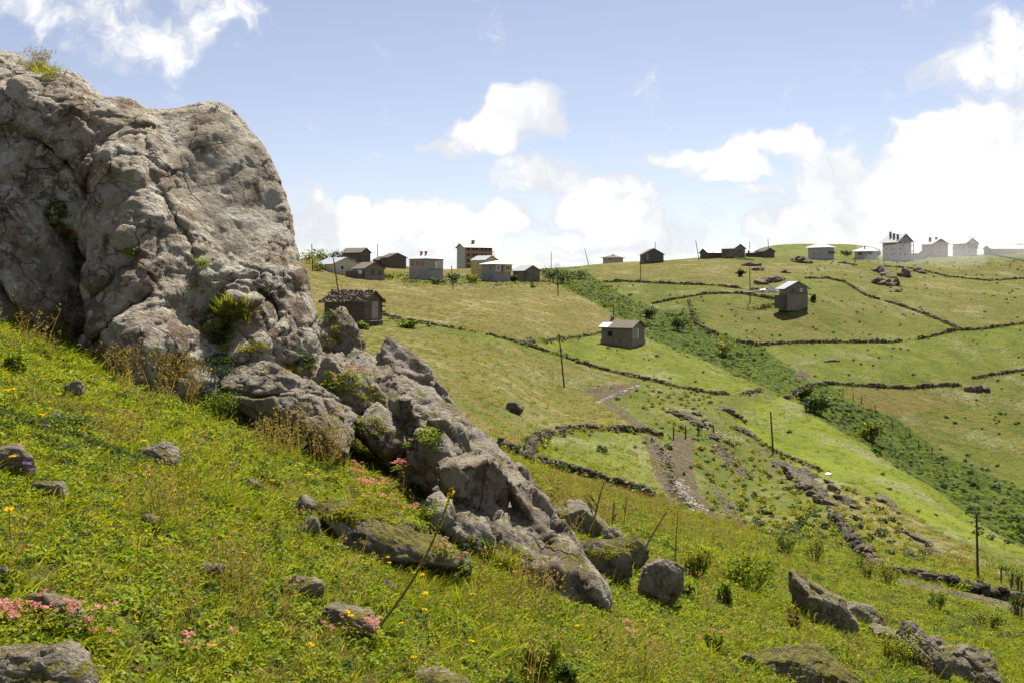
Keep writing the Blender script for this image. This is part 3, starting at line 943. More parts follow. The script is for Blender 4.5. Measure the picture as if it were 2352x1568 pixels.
def build_crag():
    LEAN = 0.52
    outline = [(-300, 260), (-240, 150), (-120, 112), (-40, 106), (5, 112), (40, 122), (62, 144), (100, 158), (150, 160), (180, 172), (214, 205),
               (246, 228), (300, 230), (332, 248), (380, 250), (430, 240), (455, 231), (490, 228), (528, 238), (562, 268), (598, 310),
               (627, 352), (648, 400), (664, 440), (675, 480), (682, 525), (686, 560), (698, 590), (711, 625), (720, 660), (730, 700),
               (737, 745), (744, 800), (740, 900), (600, 960), (430, 960), (260, 960), (100, 930), (-300, 900)]
    rel = [(420, 300, .05), (560, 320, .30), (640, 480, .55), (450, 430, .10), (520, 560, .12), (600, 620, .20), (665, 640, .45), (700, 720, .55),
           (345, 290, -.10), (392, 400, -.28), (425, 520, -.28), (480, 640, -.25), (250, 330, -.12), (300, 450, -.38), (330, 560, -.45), (420, 650, -.42),
           (150, 400, .22), (190, 470, .30), (110, 370, .14), (225, 520, .22), (60, 250, -.25), (150, 230, -.08), (205, 300, -.22), (50, 430, -.25),
           (40, 600, -.10), (20, 300, -.10), (95, 560, .12), (205, 700, .75), (200, 620, .65), (195, 790, .70), (270, 650, -.35), (265, 740, -.30), (330, 620, -.42),
           (420, 720, -.62), (460, 770, -.62), (350, 820, -.55), (490, 800, -.40), (505, 730, .30), (525, 780, .28), (480, 690, .05), (600, 740, .05), (560, 700, .12), (690, 770, .30),
           (130, 720, .05), (60, 720, -.05), (-100, 400, .1), (-200, 600, .2), (-200, 200, .5), (640, 860, .2), (250, 900, -.2), (450, 900, -.5)]
    h = 0.031
    xs = np.arange(-9.4, -1.85, h)
    zs = np.arange(-1.75, 3.6, h)
    ys = np.arange(11.0, 17.6, h)
    X2, Z2 = np.meshgrid(xs, zs, indexing='ij')
    # the face leans back, so the outline is taken at the distance of the face at that height
    Yr = 12.55 + LEAN * (Z2 + 0.95) + 0.35
    k = F / Yr
    P, Q = CX + X2 * k, HY - Z2 * k
    wx = 16 * fbm2(X2 * 1.4, Z2 * 1.4, 3, 71); wy = 16 * fbm2(X2 * 1.4, Z2 * 1.4, 3, 72)
    S = poly_sd(P + wx * 0.35, Q + wy * 0.35, outline) / k
    Fd = 12.5 + LEAN * (Z2 + 0.95) + 1.05 * rbf_lin(rel, P + wx, Q + wy)
    # the smooth grey facet has little relief, the rest is lumpy with diagonal ribs
    facet = sstep(25, -15, poly_sd(P, Q, [(375, 275), (470, 245), (560, 300), (615, 400), (640, 520), (560, 610), (490, 560), (430, 450), (400, 380)]))
    left = sstep(330, 220, P)
    a = math.radians(-52)
    R1 = X2 * math.cos(a) - Z2 * math.sin(a); R2 = X2 * math.sin(a) + Z2 * math.cos(a)
    ribs = fbm2(R1 * 0.75 + 0.2 * wx / 16, R2 * 2.1, 4, 81, 0.55, ridged=True)
    Fd -= (0.34 * ribs) * (1 - 0.85 * facet)
    f1, f2, rv = worley2(R1 * 1.5 + 0.25 * wx / 16, R2 * 2.6 + 0.25 * wy / 16, 5)
    Fd -= 0.20 * (rv - 0.5) * (1 - 0.88 * facet)
    # flat planes with crisp edges: the relief is read at scattered points and joined by plane facets
    big_f = facets(xs, zs, Fd, 0.30, 0.15, 0.07, a, 11)
    Fd = big_f * (1 - facet) + (0.6 * Fd + 0.4 * big_f) * facet
    det = 0.085 * fbm2(R1 * 2.6, R2 * 6.0, 4, 83, 0.6, ridged=True) + 0.05 * fbm2(X2 * 7, Z2 * 7, 3, 84)
    Fd -= facets(xs, zs, det, 0.10, 0.055, 0.012, a, 12) * (1 - 0.85 * facet)
    Fd -= 0.02 * fbm2(X2 * 1.8, Z2 * 1.8, 3, 90) * facet
    for pts, wd, dp in [([(-10, 480), (5, 540), (30, 600), (70, 690), (120, 770), (125, 800)], 10, 1.0), ([(412, 676), (360, 715), (300, 765), (250, 795), (215, 840)], 4.5, .38),
                        ([(600, 655), (622, 680), (640, 705), (652, 735), (640, 755)], 5, .28), ([(0, 335), (20, 380), (14, 470)], 14, .7), ([(170, 540), (190, 610), (185, 700), (195, 790)], 22, .6),
                        ([(240, 440), (275, 400), (290, 330)], 5, .16), ([(372, 330), (395, 420), (440, 510), (480, 590)], 6, .12), ([(455, 700), (480, 740), (510, 770)], 16, .3),
                        ([(100, 330), (150, 345), (205, 400), (245, 470)], 6, .25), ([(520, 640), (560, 650), (600, 640)], 5, .12)]:
        d = line_d(P + 0.5 * wx, Q + 0.5 * wy, pts)
        Fd += dp * np.exp(-(d / wd) ** 2)
    Fd += 0.75 * np.exp(np.minimum(S, 0.1) / 0.20)
    front = Fd[:, None, :] - ys[None, :, None]
    # behind the face the outline draws in, so that the flanks turn away from view
    S3 = np.empty((len(xs), len(ys), len(zs)), np.float32)
    Yz = Yr[0]
    jz = np.arange(len(zs))
    for m, yv in enumerate(ys):
        back = np.maximum(yv - Yz, 0)
        sc_ = Yz / np.maximum(yv, Yz)
        fx = (xs[:, None] * sc_[None] + 0.16 * back[None] ** 1.2 - xs[0]) / h
        fz = np.broadcast_to((zs * sc_ + 0.10 * back ** 1.2 - zs[0]) / h, fx.shape)
        i0 = np.clip(np.floor(fx).astype(int), 0, len(xs) - 2); j0 = np.clip(np.floor(fz).astype(int), 0, len(zs) - 2)
        tx, tz = np.clip(fx - i0, 0, 3), np.clip(fz - j0, 0, 3)
        S3[:, m] = (S[i0, j0] * (1 - tx) + S[i0 + 1, j0] * tx) * (1 - tz) + (S[i0, j0 + 1] * (1 - tx) + S[i0 + 1, j0 + 1] * tx) * tz
    Yg = ys[None, :, None]
    f = smax(front * 0.9, S3, 0.26)
    f = smax(f, np.broadcast_to(Yg - 17.2, f.shape), 0.5)
    v, q = surface_nets(f.astype(np.float32), (xs[0], ys[0], zs[0]), h)
    v = v.astype(np.float64)
    nrm = vnormals(v, q)
    x, y, z = v.T
    P_, Q_ = CX + x * F / y, HY - z * F / y
    fm = sstep(25, -15, poly_sd(P_, Q_, [(375, 275), (470, 245), (560, 300), (615, 400), (640, 520), (560, 610), (490, 560), (430, 450), (400, 380)]))
    d = 0.034 * fbm3(x * 3.6, y * 3.6, z * 4.6, 5, 101, 0.6, ridged=True) + 0.020 * fbm3(x * 10, y * 10, z * 12, 3, 121, 0.6, ridged=True)
    c1, c2, cv = worley3(x * 1.5 + z * 0.9, y * 1.6, z * 1.9 - x * 0.7 + 0.35 * noise3(x * 3, y * 3, z * 3, 7), 41)
    d = d - 0.045 * np.exp(-((c2 - c1) / 0.035) ** 2)
    d = d * (1 - 0.8 * fm)
    pit = np.minimum(fbm3(x * 5.2, y * 5.2, z * 5.2, 2, 131) + 0.18, 0)
    v += nrm * (d + 0.10 * pit * (1 - 0.5 * fm))[:, None]
    stain = np.zeros(len(v))
    for cx, cy, rx, ry, w in ((170, 440, 75, 110, .7), (210, 690, 42, 130, .7), (290, 800, 120, 60, .7), (430, 790, 80, 70, .75), (630, 580, 50, 80, .45), (655, 460, 30, 110, .5), (190, 240, 70, 50, .5), (90, 650, 90, 110, .35),
                              (695, 650, 34, 90, .6), (310, 240, 60, 30, .6), (600, 720, 60, 60, .6), (20, 420, 50, 120, .35), (440, 330, 14, 60, .3), (340, 640, 60, 40, .4)):
        stain = np.maximum(stain, w * np.clip(1.25 - np.hypot((P_ - cx) / rx, (Q_ - cy) / ry), 0, 1))
    me = mesh_from("rock_crag", v, q, M_CRAG)
    add_attr(me, 'stain', stain)
    return link("rock_crag", me, label="huge pale grey lichened limestone crag towering over the grass slope", cat="rock")


crag = build_crag()


def polytope_dirs(n, seed):
    r = np.random.default_rng(seed)
    d = r.normal(size=(n, 3))
    d /= np.linalg.norm(d, axis=1, keepdims=True)
    return d, r.uniform(0.72, 1.02, n)


def build_outcrop():
    """the broken spine of rock that runs down from the crag"""
    spine = [(725, 790, 14.6, 46), (800, 850, 14.3, 54), (870, 915, 13.9, 76), (945, 975, 13.3, 82), (1005, 1032, 12.8, 88), (1058, 1096, 12.2, 92), (1115, 1163, 11.6, 96),
             (1175, 1230, 10.9, 96), (1240, 1298, 10.2, 90), (1290, 1346, 9.7, 78), (1330, 1386, 9.35, 46)]
    lumps = [  # column, row, distance, half width, half height (raster), half depth m, roll degrees: long slabs lying down the spine
        (785, 800, 14.7, 82, 46, .55, 48), (945, 896, 14.4, 104, 46, .55, 42), (765, 868, 13.8, 74, 40, .5, 40), (850, 920, 13.3, 96, 46, .5, 47),
        (885, 1006, 12.7, 86, 36, .45, 42), (1000, 990, 13.2, 112, 44, .5, 46), (1035, 1092, 11.8, 110, 52, .5, 55), (1105, 1075, 12.3, 116, 40, .55, 50),
        (1095, 1205, 10.7, 112, 56, .5, 60), (1190, 1172, 11.3, 124, 42, .55, 50), (1160, 1262, 10.2, 108, 50, .45, 47), (1275, 1280, 10.3, 120, 42, .5, 48),
        (1290, 1345, 9.6, 108, 50, .45, 46), (1235, 1330, 9.6, 84, 44, .4, 44), (1345, 1355, 9.5, 66, 34, .35, 50), (1060, 1030, 12.9, 90, 40, .5, 44),
        (1110, 1240, 10.35, 112, 64, .5, 52), (1205, 1300, 9.85, 112, 56, .5, 46), (1300, 1368, 9.45, 92, 44, .42, 42), (1150, 1110, 11.9, 90, 40, .5, 50), (1230, 1220, 10.8, 90, 40, .5, 48), (900, 950, 13.6, 80, 40, .5, 46)]
    h = 0.036
    L = []
    for i, (px, py, Y, hw, hh, hd, roll) in enumerate(lumps):
        c = np.array([(px - CX) / F * Y, Y, (HY - py) / F * Y])
        a = np.array([hw * Y / F * 1.05, hd, hh * Y / F * 1.15])
        L.append((c, a, math.radians(roll), i))
    lo = np.min([c - a.max() * 1.15 for c, a, _, _ in L], 0) - 0.1
    hi = np.max([c + a.max() * 1.15 for c, a, _, _ in L], 0) + 0.1
    xs, ys, zs = (np.arange(lo[j], hi[j], h) for j in range(3))
    f = np.full((len(xs), len(ys), len(zs)), 0.6, np.float32)
    for c, a, roll, i in L:
        r = a.max() * 1.3 + 0.15
        sl = [slice(max(0, int((c[j] - r - lo[j]) / h)), int((c[j] + r - lo[j]) / h) + 2) for j in range(3)]
        gx, gy, gz_ = np.meshgrid(xs[sl[0]] - c[0], ys[sl[1]] - c[1], zs[sl[2]] - c[2], indexing='ij')
        # roll in the picture plane: positive tips the right end down
        rx = gx * math.cos(roll) - gz_ * math.sin(roll)
        rz = gx * math.sin(roll) + gz_ * math.cos(roll)
        q = np.stack([rx / a[0], gy / a[1], rz / a[2]], -1).astype(np.float32)
        d, o = polytope_dirs(15, 300 + i)
        g = None
        for dd, oo in zip(d, o):
            t = q @ dd.astype(np.float32) - oo
            g = t if g is None else smax(g, t, 0.05)
        f[sl[0], sl[1], sl[2]] = smin(f[sl[0], sl[1], sl[2]], g * float(np.min(a)) * 1.0, 0.025)
    sp = [(np.array([(px - CX) / F * Y, Y, (HY - py) / F * Y]), r * Y / F) for px, py, Y, r in spine]
    for (p0, r0), (p1, r1) in zip(sp[:-1], sp[1:]):
        rr = max(r0, r1) + 0.35
        l0, h0 = np.minimum(p0, p1) - rr, np.maximum(p0, p1) + rr
        sl = [slice(max(0, int((l0[j] - lo[j]) / h)), int((h0[j] - lo[j]) / h) + 2) for j in range(3)]
        G = np.stack(np.meshgrid(xs[sl[0]], ys[sl[1]], zs[sl[2]], indexing='ij'), -1)
        e = p1 - p0
        t = np.clip(((G - p0) @ e) / (e @ e), 0, 1)
        g = np.linalg.norm(G - p0 - t[..., None] * e, axis=-1) - (r0 + (r1 - r0) * t)
        f[sl[0], sl[1], sl[2]] = smin(f[sl[0], sl[1], sl[2]], g, 0.05)
    v, q = surface_nets(f, lo, h)
    v = v.astype(np.float64)
    nrm = vnormals(v, q)
    x, y, z = v.T
    a = math.radians(45)
    r1 = x * math.cos(a) - z * math.sin(a); r2 = x * math.sin(a) + z * math.cos(a)
    # bedding: stepped sheets down the spine, joints across, a little grain
    bed = r2 * 3.4 + 0.9 * fbm3(r1 * 0.9, y * 1.2, r2 * 0.9, 3, 201) + 0.25 * y
    saw = bed - np.floor(bed)
    d = 0.085 * (saw ** 1.6 - 0.4) * (0.6 + 0.5 * noise3(r1 * 1.3, y * 1.3, np.floor(bed) * 3.7, 9))
    bed2 = r2 * 9.5 + 0.8 * fbm3(r1 * 2, y * 2.5, r2 * 2, 2, 205)
    d = d + 0.026 * ((bed2 - np.floor(bed2)) ** 1.5 - 0.4)
    c1, c2, cv = worley3(r1 * 1.4, y * 2.2, r2 * 2.4 + 0.3 * noise3(x * 3, y * 3, z * 3, 7), 43)
    d = d + 0.07 * (cv - 0.5) - 0.05 * np.exp(-((c2 - c1) / 0.04) ** 2)
    d = d + 0.035 * fbm3(r1 * 2.5, y * 3.5, r2 * 4.5, 4, 211, 0.6, ridged=True) + 0.012 * fbm3(x * 17, y * 17, z * 17, 2, 221)
    pit = np.minimum(fbm3(r1 * 3.0, y * 4, r2 * 5, 2, 231) + 0.15, 0)
    v += nrm * (d + 0.16 * pit)[:, None]
    me = mesh_from("rock_outcrop", v, q, M_LEDGE)
    return link("rock_outcrop", me, label="long broken brown rock spine stepping down from the crag into the grass", cat="rock")


outcrop = build_outcrop()

_ico = {}


def ico(n):
    if n not in _ico:
        bm = bmesh.new()
        bmesh.ops.create_icosphere(bm, subdivisions=n, radius=1.0)
        v = np.array([p.co[:] for p in bm.verts]); f = np.array([[p.index for p in q.verts] for q in bm.faces])
        bm.free()
        _ico[n] = (v / np.linalg.norm(v, axis=1, keepdims=True), f)
    return _ico[n]


def boulder_mesh(name, a, roll, seed, sub=5, mat=None, rough=1.0, tilt=0.0, yaw=0.0):
    """one weathered stone: random flats knocked off an ellipsoid, then grain"""
    dirs, f = ico(sub)
    r0 = np.random.default_rng(seed)
    n = 13
    d = r0.normal(size=(n, 3)); d /= np.linalg.norm(d, axis=1, keepdims=True)
    o = r0.uniform(0.70, 1.0, n)
    dot = dirs @ d.T
    t = np.where(dot > 0.05, o[None] / np.maximum(dot, 0.05), 9.0)
    kk = 34.0
    r = (np.sum(np.exp(-kk * np.minimum(t, 3)), 1)) ** -1.0
    r = np.log(np.maximum(r, 1e-9)) / kk
    r = np.clip(r, 0.5, 1.25)
    v = dirs * r[:, None]
    s = seed * 3.1
    sm = min(a)
    x, y, z = (v * np.array(a)).T
    q = 1.0 / max(sm, 1e-6)
    dd = 0.09 * fbm3(x * q * 1.3 + s, y * q * 1.3, z * q * 1.8, 4, seed % 97, 0.55, ridged=True) + 0.05 * fbm3(x * q * 3.5 + s, y * q * 3.5, z * q * 3.5, 3, seed % 91)
    if sub >= 4:
        c1, c2, cv = worley3(x * q * 1.6 + s, y * q * 1.6, z * q * 2.2, seed % 83)
        dd = dd + 0.16 * (cv - 0.5) - 0.06 * np.exp(-((c2 - c1) / 0.08) ** 2)
    if sub >= 5:
        dd = dd + 0.02 * fbm3(x * q * 11 + s, y * q * 11, z * q * 11, 2, seed % 89)
    v = v * np.array(a)
    nn = v / (np.array(a) ** 2); nn /= np.linalg.norm(nn, axis=1, keepdims=True)
    v = v + nn * (dd * sm * rough)[:, None]
    m = (Matrix.Rotation(yaw, 3, 'Z') @ Matrix.Rotation(roll, 3, 'Y') @ Matrix.Rotation(tilt, 3, 'X'))
    v = v @ np.array(m).T
    return mesh_from(name, v, f, mat)


def boulder(px, py, hw, hh, label, Y=None, roll=0, seed=1, sub=5, mat=None, depth=None, group=None, name="boulder", rough=1.0, lo=2, hi=700, cat="boulder"):
    """a stone seen at column px / row py (its centre) with the half sizes hw, hh on the raster"""
    if Y is None:
        Y = hit(px, py + hh * 0.75, lo, hi).y
    a = (hw * Y / F * 1.08, (depth if depth else 0.8 * max(hw, hh) * Y / F), hh * Y / F * 1.12)
    me = boulder_mesh(name, a, math.radians(roll), seed, sub, mat or M_BOULDER, rough)
    return link(name, me, label=label, cat=cat, group=group, loc=((px - CX) / F * Y, Y, (HY - py) / F * Y))

# ------------------------------------------------------------------ loose rocks and boulders
from mathutils.bvhtree import BVHTree

BOULDERS = [
    # column, row, half width, half height, distance or None, roll, material, subdivisions, label
    (617, 818, 84, 44, 13.0, 14, 'L', 6, "brown rounded ledge block tucked right under the crag"),
    (610, 885, 130, 46, 12.4, 14, 'L', 6, "long flat-topped ledge block with lichen below the crag"),
    (690, 965, 128, 66, 12.0, 20, 'L', 6, "broad pale ledge boulder standing in tall dry grass below the crag"),
    (775, 905, 52, 72, 12.8, -22, 'L', 6, "upright rounded ledge block between the crag and the rock spine"),
    (480, 880, 60, 36, 12.8, 20, 'L', 5, "low brown stone at the foot of the crag in dry grass"),
    (880, 1228, 165, 50, None, 24, 'M', 6, "sloping slab capped with bright yellow-green moss"),
    (1010, 1285, 70, 26, None, 28, 'M', 5, "low ribbed slab end sinking into grass beside the mossy slab"),
    (25, 1060, 48, 34, None, 6, 'B', 5, "square grey-topped rock at the edge of the grass slope"),
    (372, 1050, 40, 28, None, 24, 'B', 5, "small dark angular rock half sunk in the middle of the slope"),
    (118, 1128, 34, 24, None, 10, 'B', 5, "pale squarish stone beside purple thyme flowers"),
    (580, 1118, 20, 16, None, 30, 'B', 4, "small wedge stone below the ledge boulder"),
    (698, 1168, 22, 26, None, 20, 'B', 4, "small upright stone above the mossy slab"),
    (712, 1216, 26, 30, None, 25, 'B', 4, "short lichened stone touching the end of the mossy slab"),
    (482, 1312, 36, 20, None, 0, 'B', 4, "small round buff stone in the mid slope grass"),
    (693, 1352, 44, 22, None, 5, 'B', 5, "flat buff stone lying in the grass below the mossy slab"),
    (795, 1428, 62, 36, None, 22, 'B', 5, "long brown stone beside the tall leaning mullein"),
    (130, 1412, 66, 34, None, 12, 'B', 5, "low grey rock above the pink flower clump"),
    (70, 1555, 130, 62, None, 10, 'B', 6, "big grey rock filling the bottom corner under the pink flowers"),
    (1000, 1562, 60, 24, None, 4, 'B', 5, "flat stone cut by the bottom edge of the picture"),
    (2, 1330, 24, 22, None, 0, 'B', 4, "grey stone at the very edge above the low grey rock"),
    (545, 1168, 28, 9, None, 8, 'B', 4, "thin dark stone flake lying in the grass"),
    (340, 1200, 18, 14, None, 28, 'B', 4, "reddish wedge stone in the mid slope grass"),
    (172, 900, 24, 24, None, 20, 'B', 4, "small weathered stone on the grass near the crag foot"),
    (1330, 1200, 72, 38, None, 22, 'B', 5, "pale flat rock just behind the end of the rock spine"),
    (1400, 1240, 42, 22, None, 24, 'B', 5, "brown rock step behind the forked mullein"),
    (1392, 1296, 66, 42, None, 20, 'M', 5, "moss-topped rounded rock beside the foot of the rock spine"),
    (1430, 1272, 44, 40, None, 14, 'M', 5, "dark blocky rock behind the moss-topped rounded rock"),
    (1508, 1342, 50, 54, None, 18, 'B', 6, "tall standing dark rock alone in the grass"),
    (1370, 1385, 26, 16, None, 20, 'L', 4, "small stone at the toe of the rock spine"),
    (1875, 1398, 92, 44, None, 52, 'B', 6, "tilted wedge boulder with an orange-stained side"),
    (1980, 1412, 42, 27, None, 14, 'B', 5, "rounded pale boulder behind the tilted wedge boulder"),
    (2060, 1470, 52, 24, None, 20, 'B', 5, "low front rock of the group at the lower corner"),
    (2110, 1500, 58, 50, None, 38, 'B', 6, "ridged grey boulder in the group at the lower corner"),
    (2215, 1530, 72, 46, None, 22, 'B', 6, "purplish brown boulder at the end of the lower corner group"),
    (2150, 1480, 18, 22, None, 10, 'B', 4, "small dark stone wedged behind the ridged grey boulder"),
    (1860, 1548, 118, 48, None, 14, 'M', 6, "broad mossy pitted rock at the bottom edge"),
    (1716, 1520, 20, 16, None, 10, 'B', 4, "small stone to the side of the broad mossy pitted rock"),
    (1245, 1158, 20, 24, 15.5, 0, 'M', 4, "small mossy rock under the fern"),
    (1182, 937, 18, 13, None, 24, 'F', 4, "lone dark boulder in the dry meadow above the stone enclosure"),
    (2006, 1412, 14, 12, None, 0, 'B', 4, "small stone leaning on the rounded pale boulder"),
]
MAT = {'L': M_LEDGE, 'M': M_MOSSY, 'B': M_BOULDER, 'F': M_FARROCK}
rocks = [crag, outcrop]
for i, (px, py, hw, hh, Y, roll, mk, sub, lab) in enumerate(BOULDERS):
    rocks.append(boulder(px, py, hw, hh, lab, Y, roll, 40 + i * 7, sub, MAT[mk]))

FAR_ROCKS = [
    (1842, 598, 24, 11, 5, "grey rock knob on the ridge below the white hip-roofed house"), (1725, 608, 24, 8, 0, "flat rock clump on the ridge above the walled lane"),
    (1740, 618, 14, 7, 0, "small dark rock under the flat rock clump"), (1765, 642, 32, 15, -10, "big rock behind the rubble heap of the wooden house"),
    (1700, 626, 9, 7, 0, "single bushy dark rock in the golden ridge field"), (1806, 626, 14, 5, 0, "low speckled rock above the wooden house"),
    (2030, 625, 26, 11, 22, "slanting dark crag in the upper pasture"), (2020, 648, 11, 13, 10, "upright dark rock under the slanting crag"),
    (2042, 652, 9, 11, 20, "narrow dark rock in the middle of the upper pasture group"), (2079, 628, 14, 14, 0, "square dark rock standing apart in the upper pasture group"),
    (2057, 650, 8, 11, 0, "small rounded rock lowest in the upper pasture group"), (2112, 622, 12, 7, 20, "faint rock near the misty houses"),
    (2060, 668, 9, 5, 0, "tiny dark stone below the upper pasture group"), (1945, 605, 24, 5, 8, "low rocky rim beside the lane"),
    (2242, 890, 30, 12, 0, "flat dark boulder in the pale field across the gully"), (1912, 827, 18, 6, 0, "stony patch in the green pasture across the gully"),
    (1580, 962, 44, 12, 26, "wet dark rock slab beside the track"), (1612, 975, 18, 10, 30, "glossy rock end of the wet slab"), (1600, 950, 10, 8, 0, "blocky rock on top of the wet slab"),
    (1848, 1110, 66, 22, 42, "long bare crag below the pole"), (1880, 1148, 34, 18, 44, "dark undercut end of the long bare crag"),
    (1935, 1145, 40, 18, 48, "second crag strip on the dry bank"), (2040, 1158, 30, 12, 46, "small crag jutting over the bright green meadow"),
    (2108, 1240, 44, 14, 40, "dark crag strip above the lone pole"), (2072, 1265, 22, 10, 22, "low dark rock in the dry bank"), (2098, 1284, 14, 6, 10, "pinkish flat rock beside the low dark rock"),
    (1813, 991, 6, 6, 0, "round stone in the bright green meadow beside the pole"), (1795, 1212, 8, 5, 20, "pale stone on the bank beside the track"), (1640, 1004, 5, 9, 0, "short dark boundary stone at the track gate"),
    (1680, 945, 30, 10, 24, "rocky step under the field wall"), (1715, 990, 20, 9, 30, "dark brushy rock at the corner of the bright meadow"),
]


def far_crag(px, py, hw, hh, roll, label, seed, lo, hi):
    """a ragged outcrop: angular blocks grown together, each with its foot in the ground"""
    foot = hit(px, py + hh * 0.5, lo, hi)
    Y = foot.y
    r = np.random.default_rng(seed)
    W_, H_ = hw * Y / F, hh * Y / F
    dirs, f0 = ico(3)
    V, Fs, n = [], [], 0
    tr = math.tan(math.radians(roll))
    e0 = hit_near(px - 0.8 * hw, py + hh * 0.5 - 0.8 * hw * tr, Y * 0.75, Y * 1.3); e1 = hit_near(px + 0.8 * hw, py + hh * 0.5 + 0.8 * hw * tr, Y * 0.75, Y * 1.3)
    d = e1 - e0
    if d.length > 6 * W_ + 4:
        d = Vector((1.6 * W_, 0, -1.6 * W_ * tr)); e0 = foot - d / 2
    Ld = d.length
    q = d.to_track_quat('X', 'Z').to_matrix()
    nb = int(np.clip(Ld / max(H_, 0.3) * 0.6 + 2, 3, 9))
    for i in range(nb):
        t = (i + 0.5) / nb
        hgt = H_ * (1.05 - 0.7 * abs(2 * t - 1) ** 1.8) * r.uniform(0.65, 1.1)
        p = e0 + d * t - foot
        a = np.array([max(Ld / nb * r.uniform(0.85, 1.25), 0.6 * H_), H_ * r.uniform(0.9, 1.4), hgt])
        if roll > 30:
            hgt *= 0.62; a = a * np.array([1.1, 1.7, 0.62])
        dd = r.normal(size=(10, 3)); dd /= np.linalg.norm(dd, axis=1, keepdims=True)
        o = r.uniform(0.6, 1.0, 10)
        dot = dirs @ dd.T
        rad = np.min(np.where(dot > 0.1, o / np.maximum(dot, 0.1), 1.2), 1)
        v = dirs * np.clip(rad, 0.5, 1.2)[:, None] * a
        v = v * (1 + 0.16 * noise3(v[:, 0] * 2.2 / H_ + seed, v[:, 1] * 2.2 / H_, v[:, 2] * 2.2 / H_, 3))[:, None]
        V.append(v @ np.array(q).T + np.array(p) + np.array([0, 0, (0.3 if roll < 30 else 0.0) * hgt])); Fs.append(f0 + n); n += len(v)
    me = mesh_from("boulder", np.concatenate(V), np.concatenate(Fs), M_FARROCK, False)
    return link("boulder", me, label=label, cat="rock", loc=foot)


def hit_near(px, py, lo, hi):
    u = (px - CX) / F
    ys = np.linspace(lo, hi, 60)
    z = ground_z(u * ys, ys)
    ok = HY - F * z / ys <= py
    i = int(np.argmax(ok)) if np.any(ok) else int(np.argmin(np.abs(HY - F * z / ys - py)))
    return Vector((u * ys[i], ys[i], z[i]))


def crag_strip(px, py, hw, hh, roll, label, seed, lo, hi):
    """bare rock breaking out of a bank: blocks sunk in the slope, one after the other"""
    r = np.random.default_rng(seed)
    foot = hit(px, py, lo, hi)
    Y = foot.y
    H_ = hh * Y / F
    t0 = link("crag", None, label=label, cat="rock", loc=foot)
    tr = math.tan(math.radians(roll))
    nb = max(4, int(hw / hh * 3))
    dirs, f0 = ico(4)
    for i in range(nb):
        t = (i + 0.5) / nb * 2 - 1
        p = hit_near(px + t * hw + r.normal() * 2, py + t * hw * tr + r.normal() * hh * 0.3, Y * 0.72, Y * 1.35) - foot
        sz = H_ * (1.0 - 0.45 * abs(t)) * r.uniform(0.7, 1.2)
        a = np.array([sz * r.uniform(1.1, 1.7), sz * r.uniform(1.2, 2.0), sz * r.uniform(0.6, 0.9)])
        dd = r.normal(size=(12, 3)); dd /= np.linalg.norm(dd, axis=1, keepdims=True)
        o = r.uniform(0.55, 1.0, 12)
        dot = dirs @ dd.T
        rad = np.min(np.where(dot > 0.1, o / np.maximum(dot, 0.1), 1.2), 1)
        v = dirs * np.clip(rad, 0.45, 1.2)[:, None] * a
        v = v * (1 + 0.22 * fbm3(v[:, 0] * 1.6 / sz + seed, v[:, 1] * 1.6 / sz, v[:, 2] * 2.6 / sz, 3, i, 0.6, ridged=True))[:, None]
        q = np.array(Matrix.Rotation(r.uniform(0.2, 0.7), 3, 'Y') @ Matrix.Rotation(r.uniform(-0.5, 0.5), 3, 'Z'))
        link("rock_block", mesh_from("rock_block", v @ q.T, f0, M_FARROCK, False), t0, loc=p)
    return t0


for i, (px, py, hw, hh, roll, lab) in enumerate(FAR_ROCKS):
    if roll > 24 and hw > 20:
        crag_strip(px, py, hw, hh, min(roll, 38), lab, 500 + i * 5, 40 if py > 1000 else 60, 420)
        continue
    rocks.append(far_crag(px, py, hw, hh, roll, lab, 500 + i * 5, 40 if py > 1000 else 60, 420))


def rock_tree(objs):
    vs, fs, n = [], [], 0
    for o in objs:
        me = o.data
        v = np.empty(len(me.vertices) * 3, np.float32); me.vertices.foreach_get('co', v)
        v = v.reshape(-1, 3) + np.array(o.location, np.float32)
        me.calc_loop_triangles()
        t = np.empty(len(me.loop_triangles) * 3, np.int32); me.loop_triangles.foreach_get('vertices', t)
        vs.append(v); fs.append(t.reshape(-1, 3) + n); n += len(v)
    return BVHTree.FromPolygons(np.concatenate(vs).tolist(), np.concatenate(fs).tolist())


ROCKS = rock_tree([o for o in rocks if o.location.y < 40])


def see(px, py, maxd=40):
    """first rock point seen through a pixel, else the ground"""
    d = Vector(((px - CX) / F, 1.0, (HY - py) / F)).normalized()
    h = ROCKS.ray_cast(Vector((0, 0, 0)), d, maxd)
    g = hit(px, py, 2, 60)
    if h[0] is not None and h[0].y < g.y + 0.05:
        return h[0], h[1]
    return g, Vector((0, 0, 1))


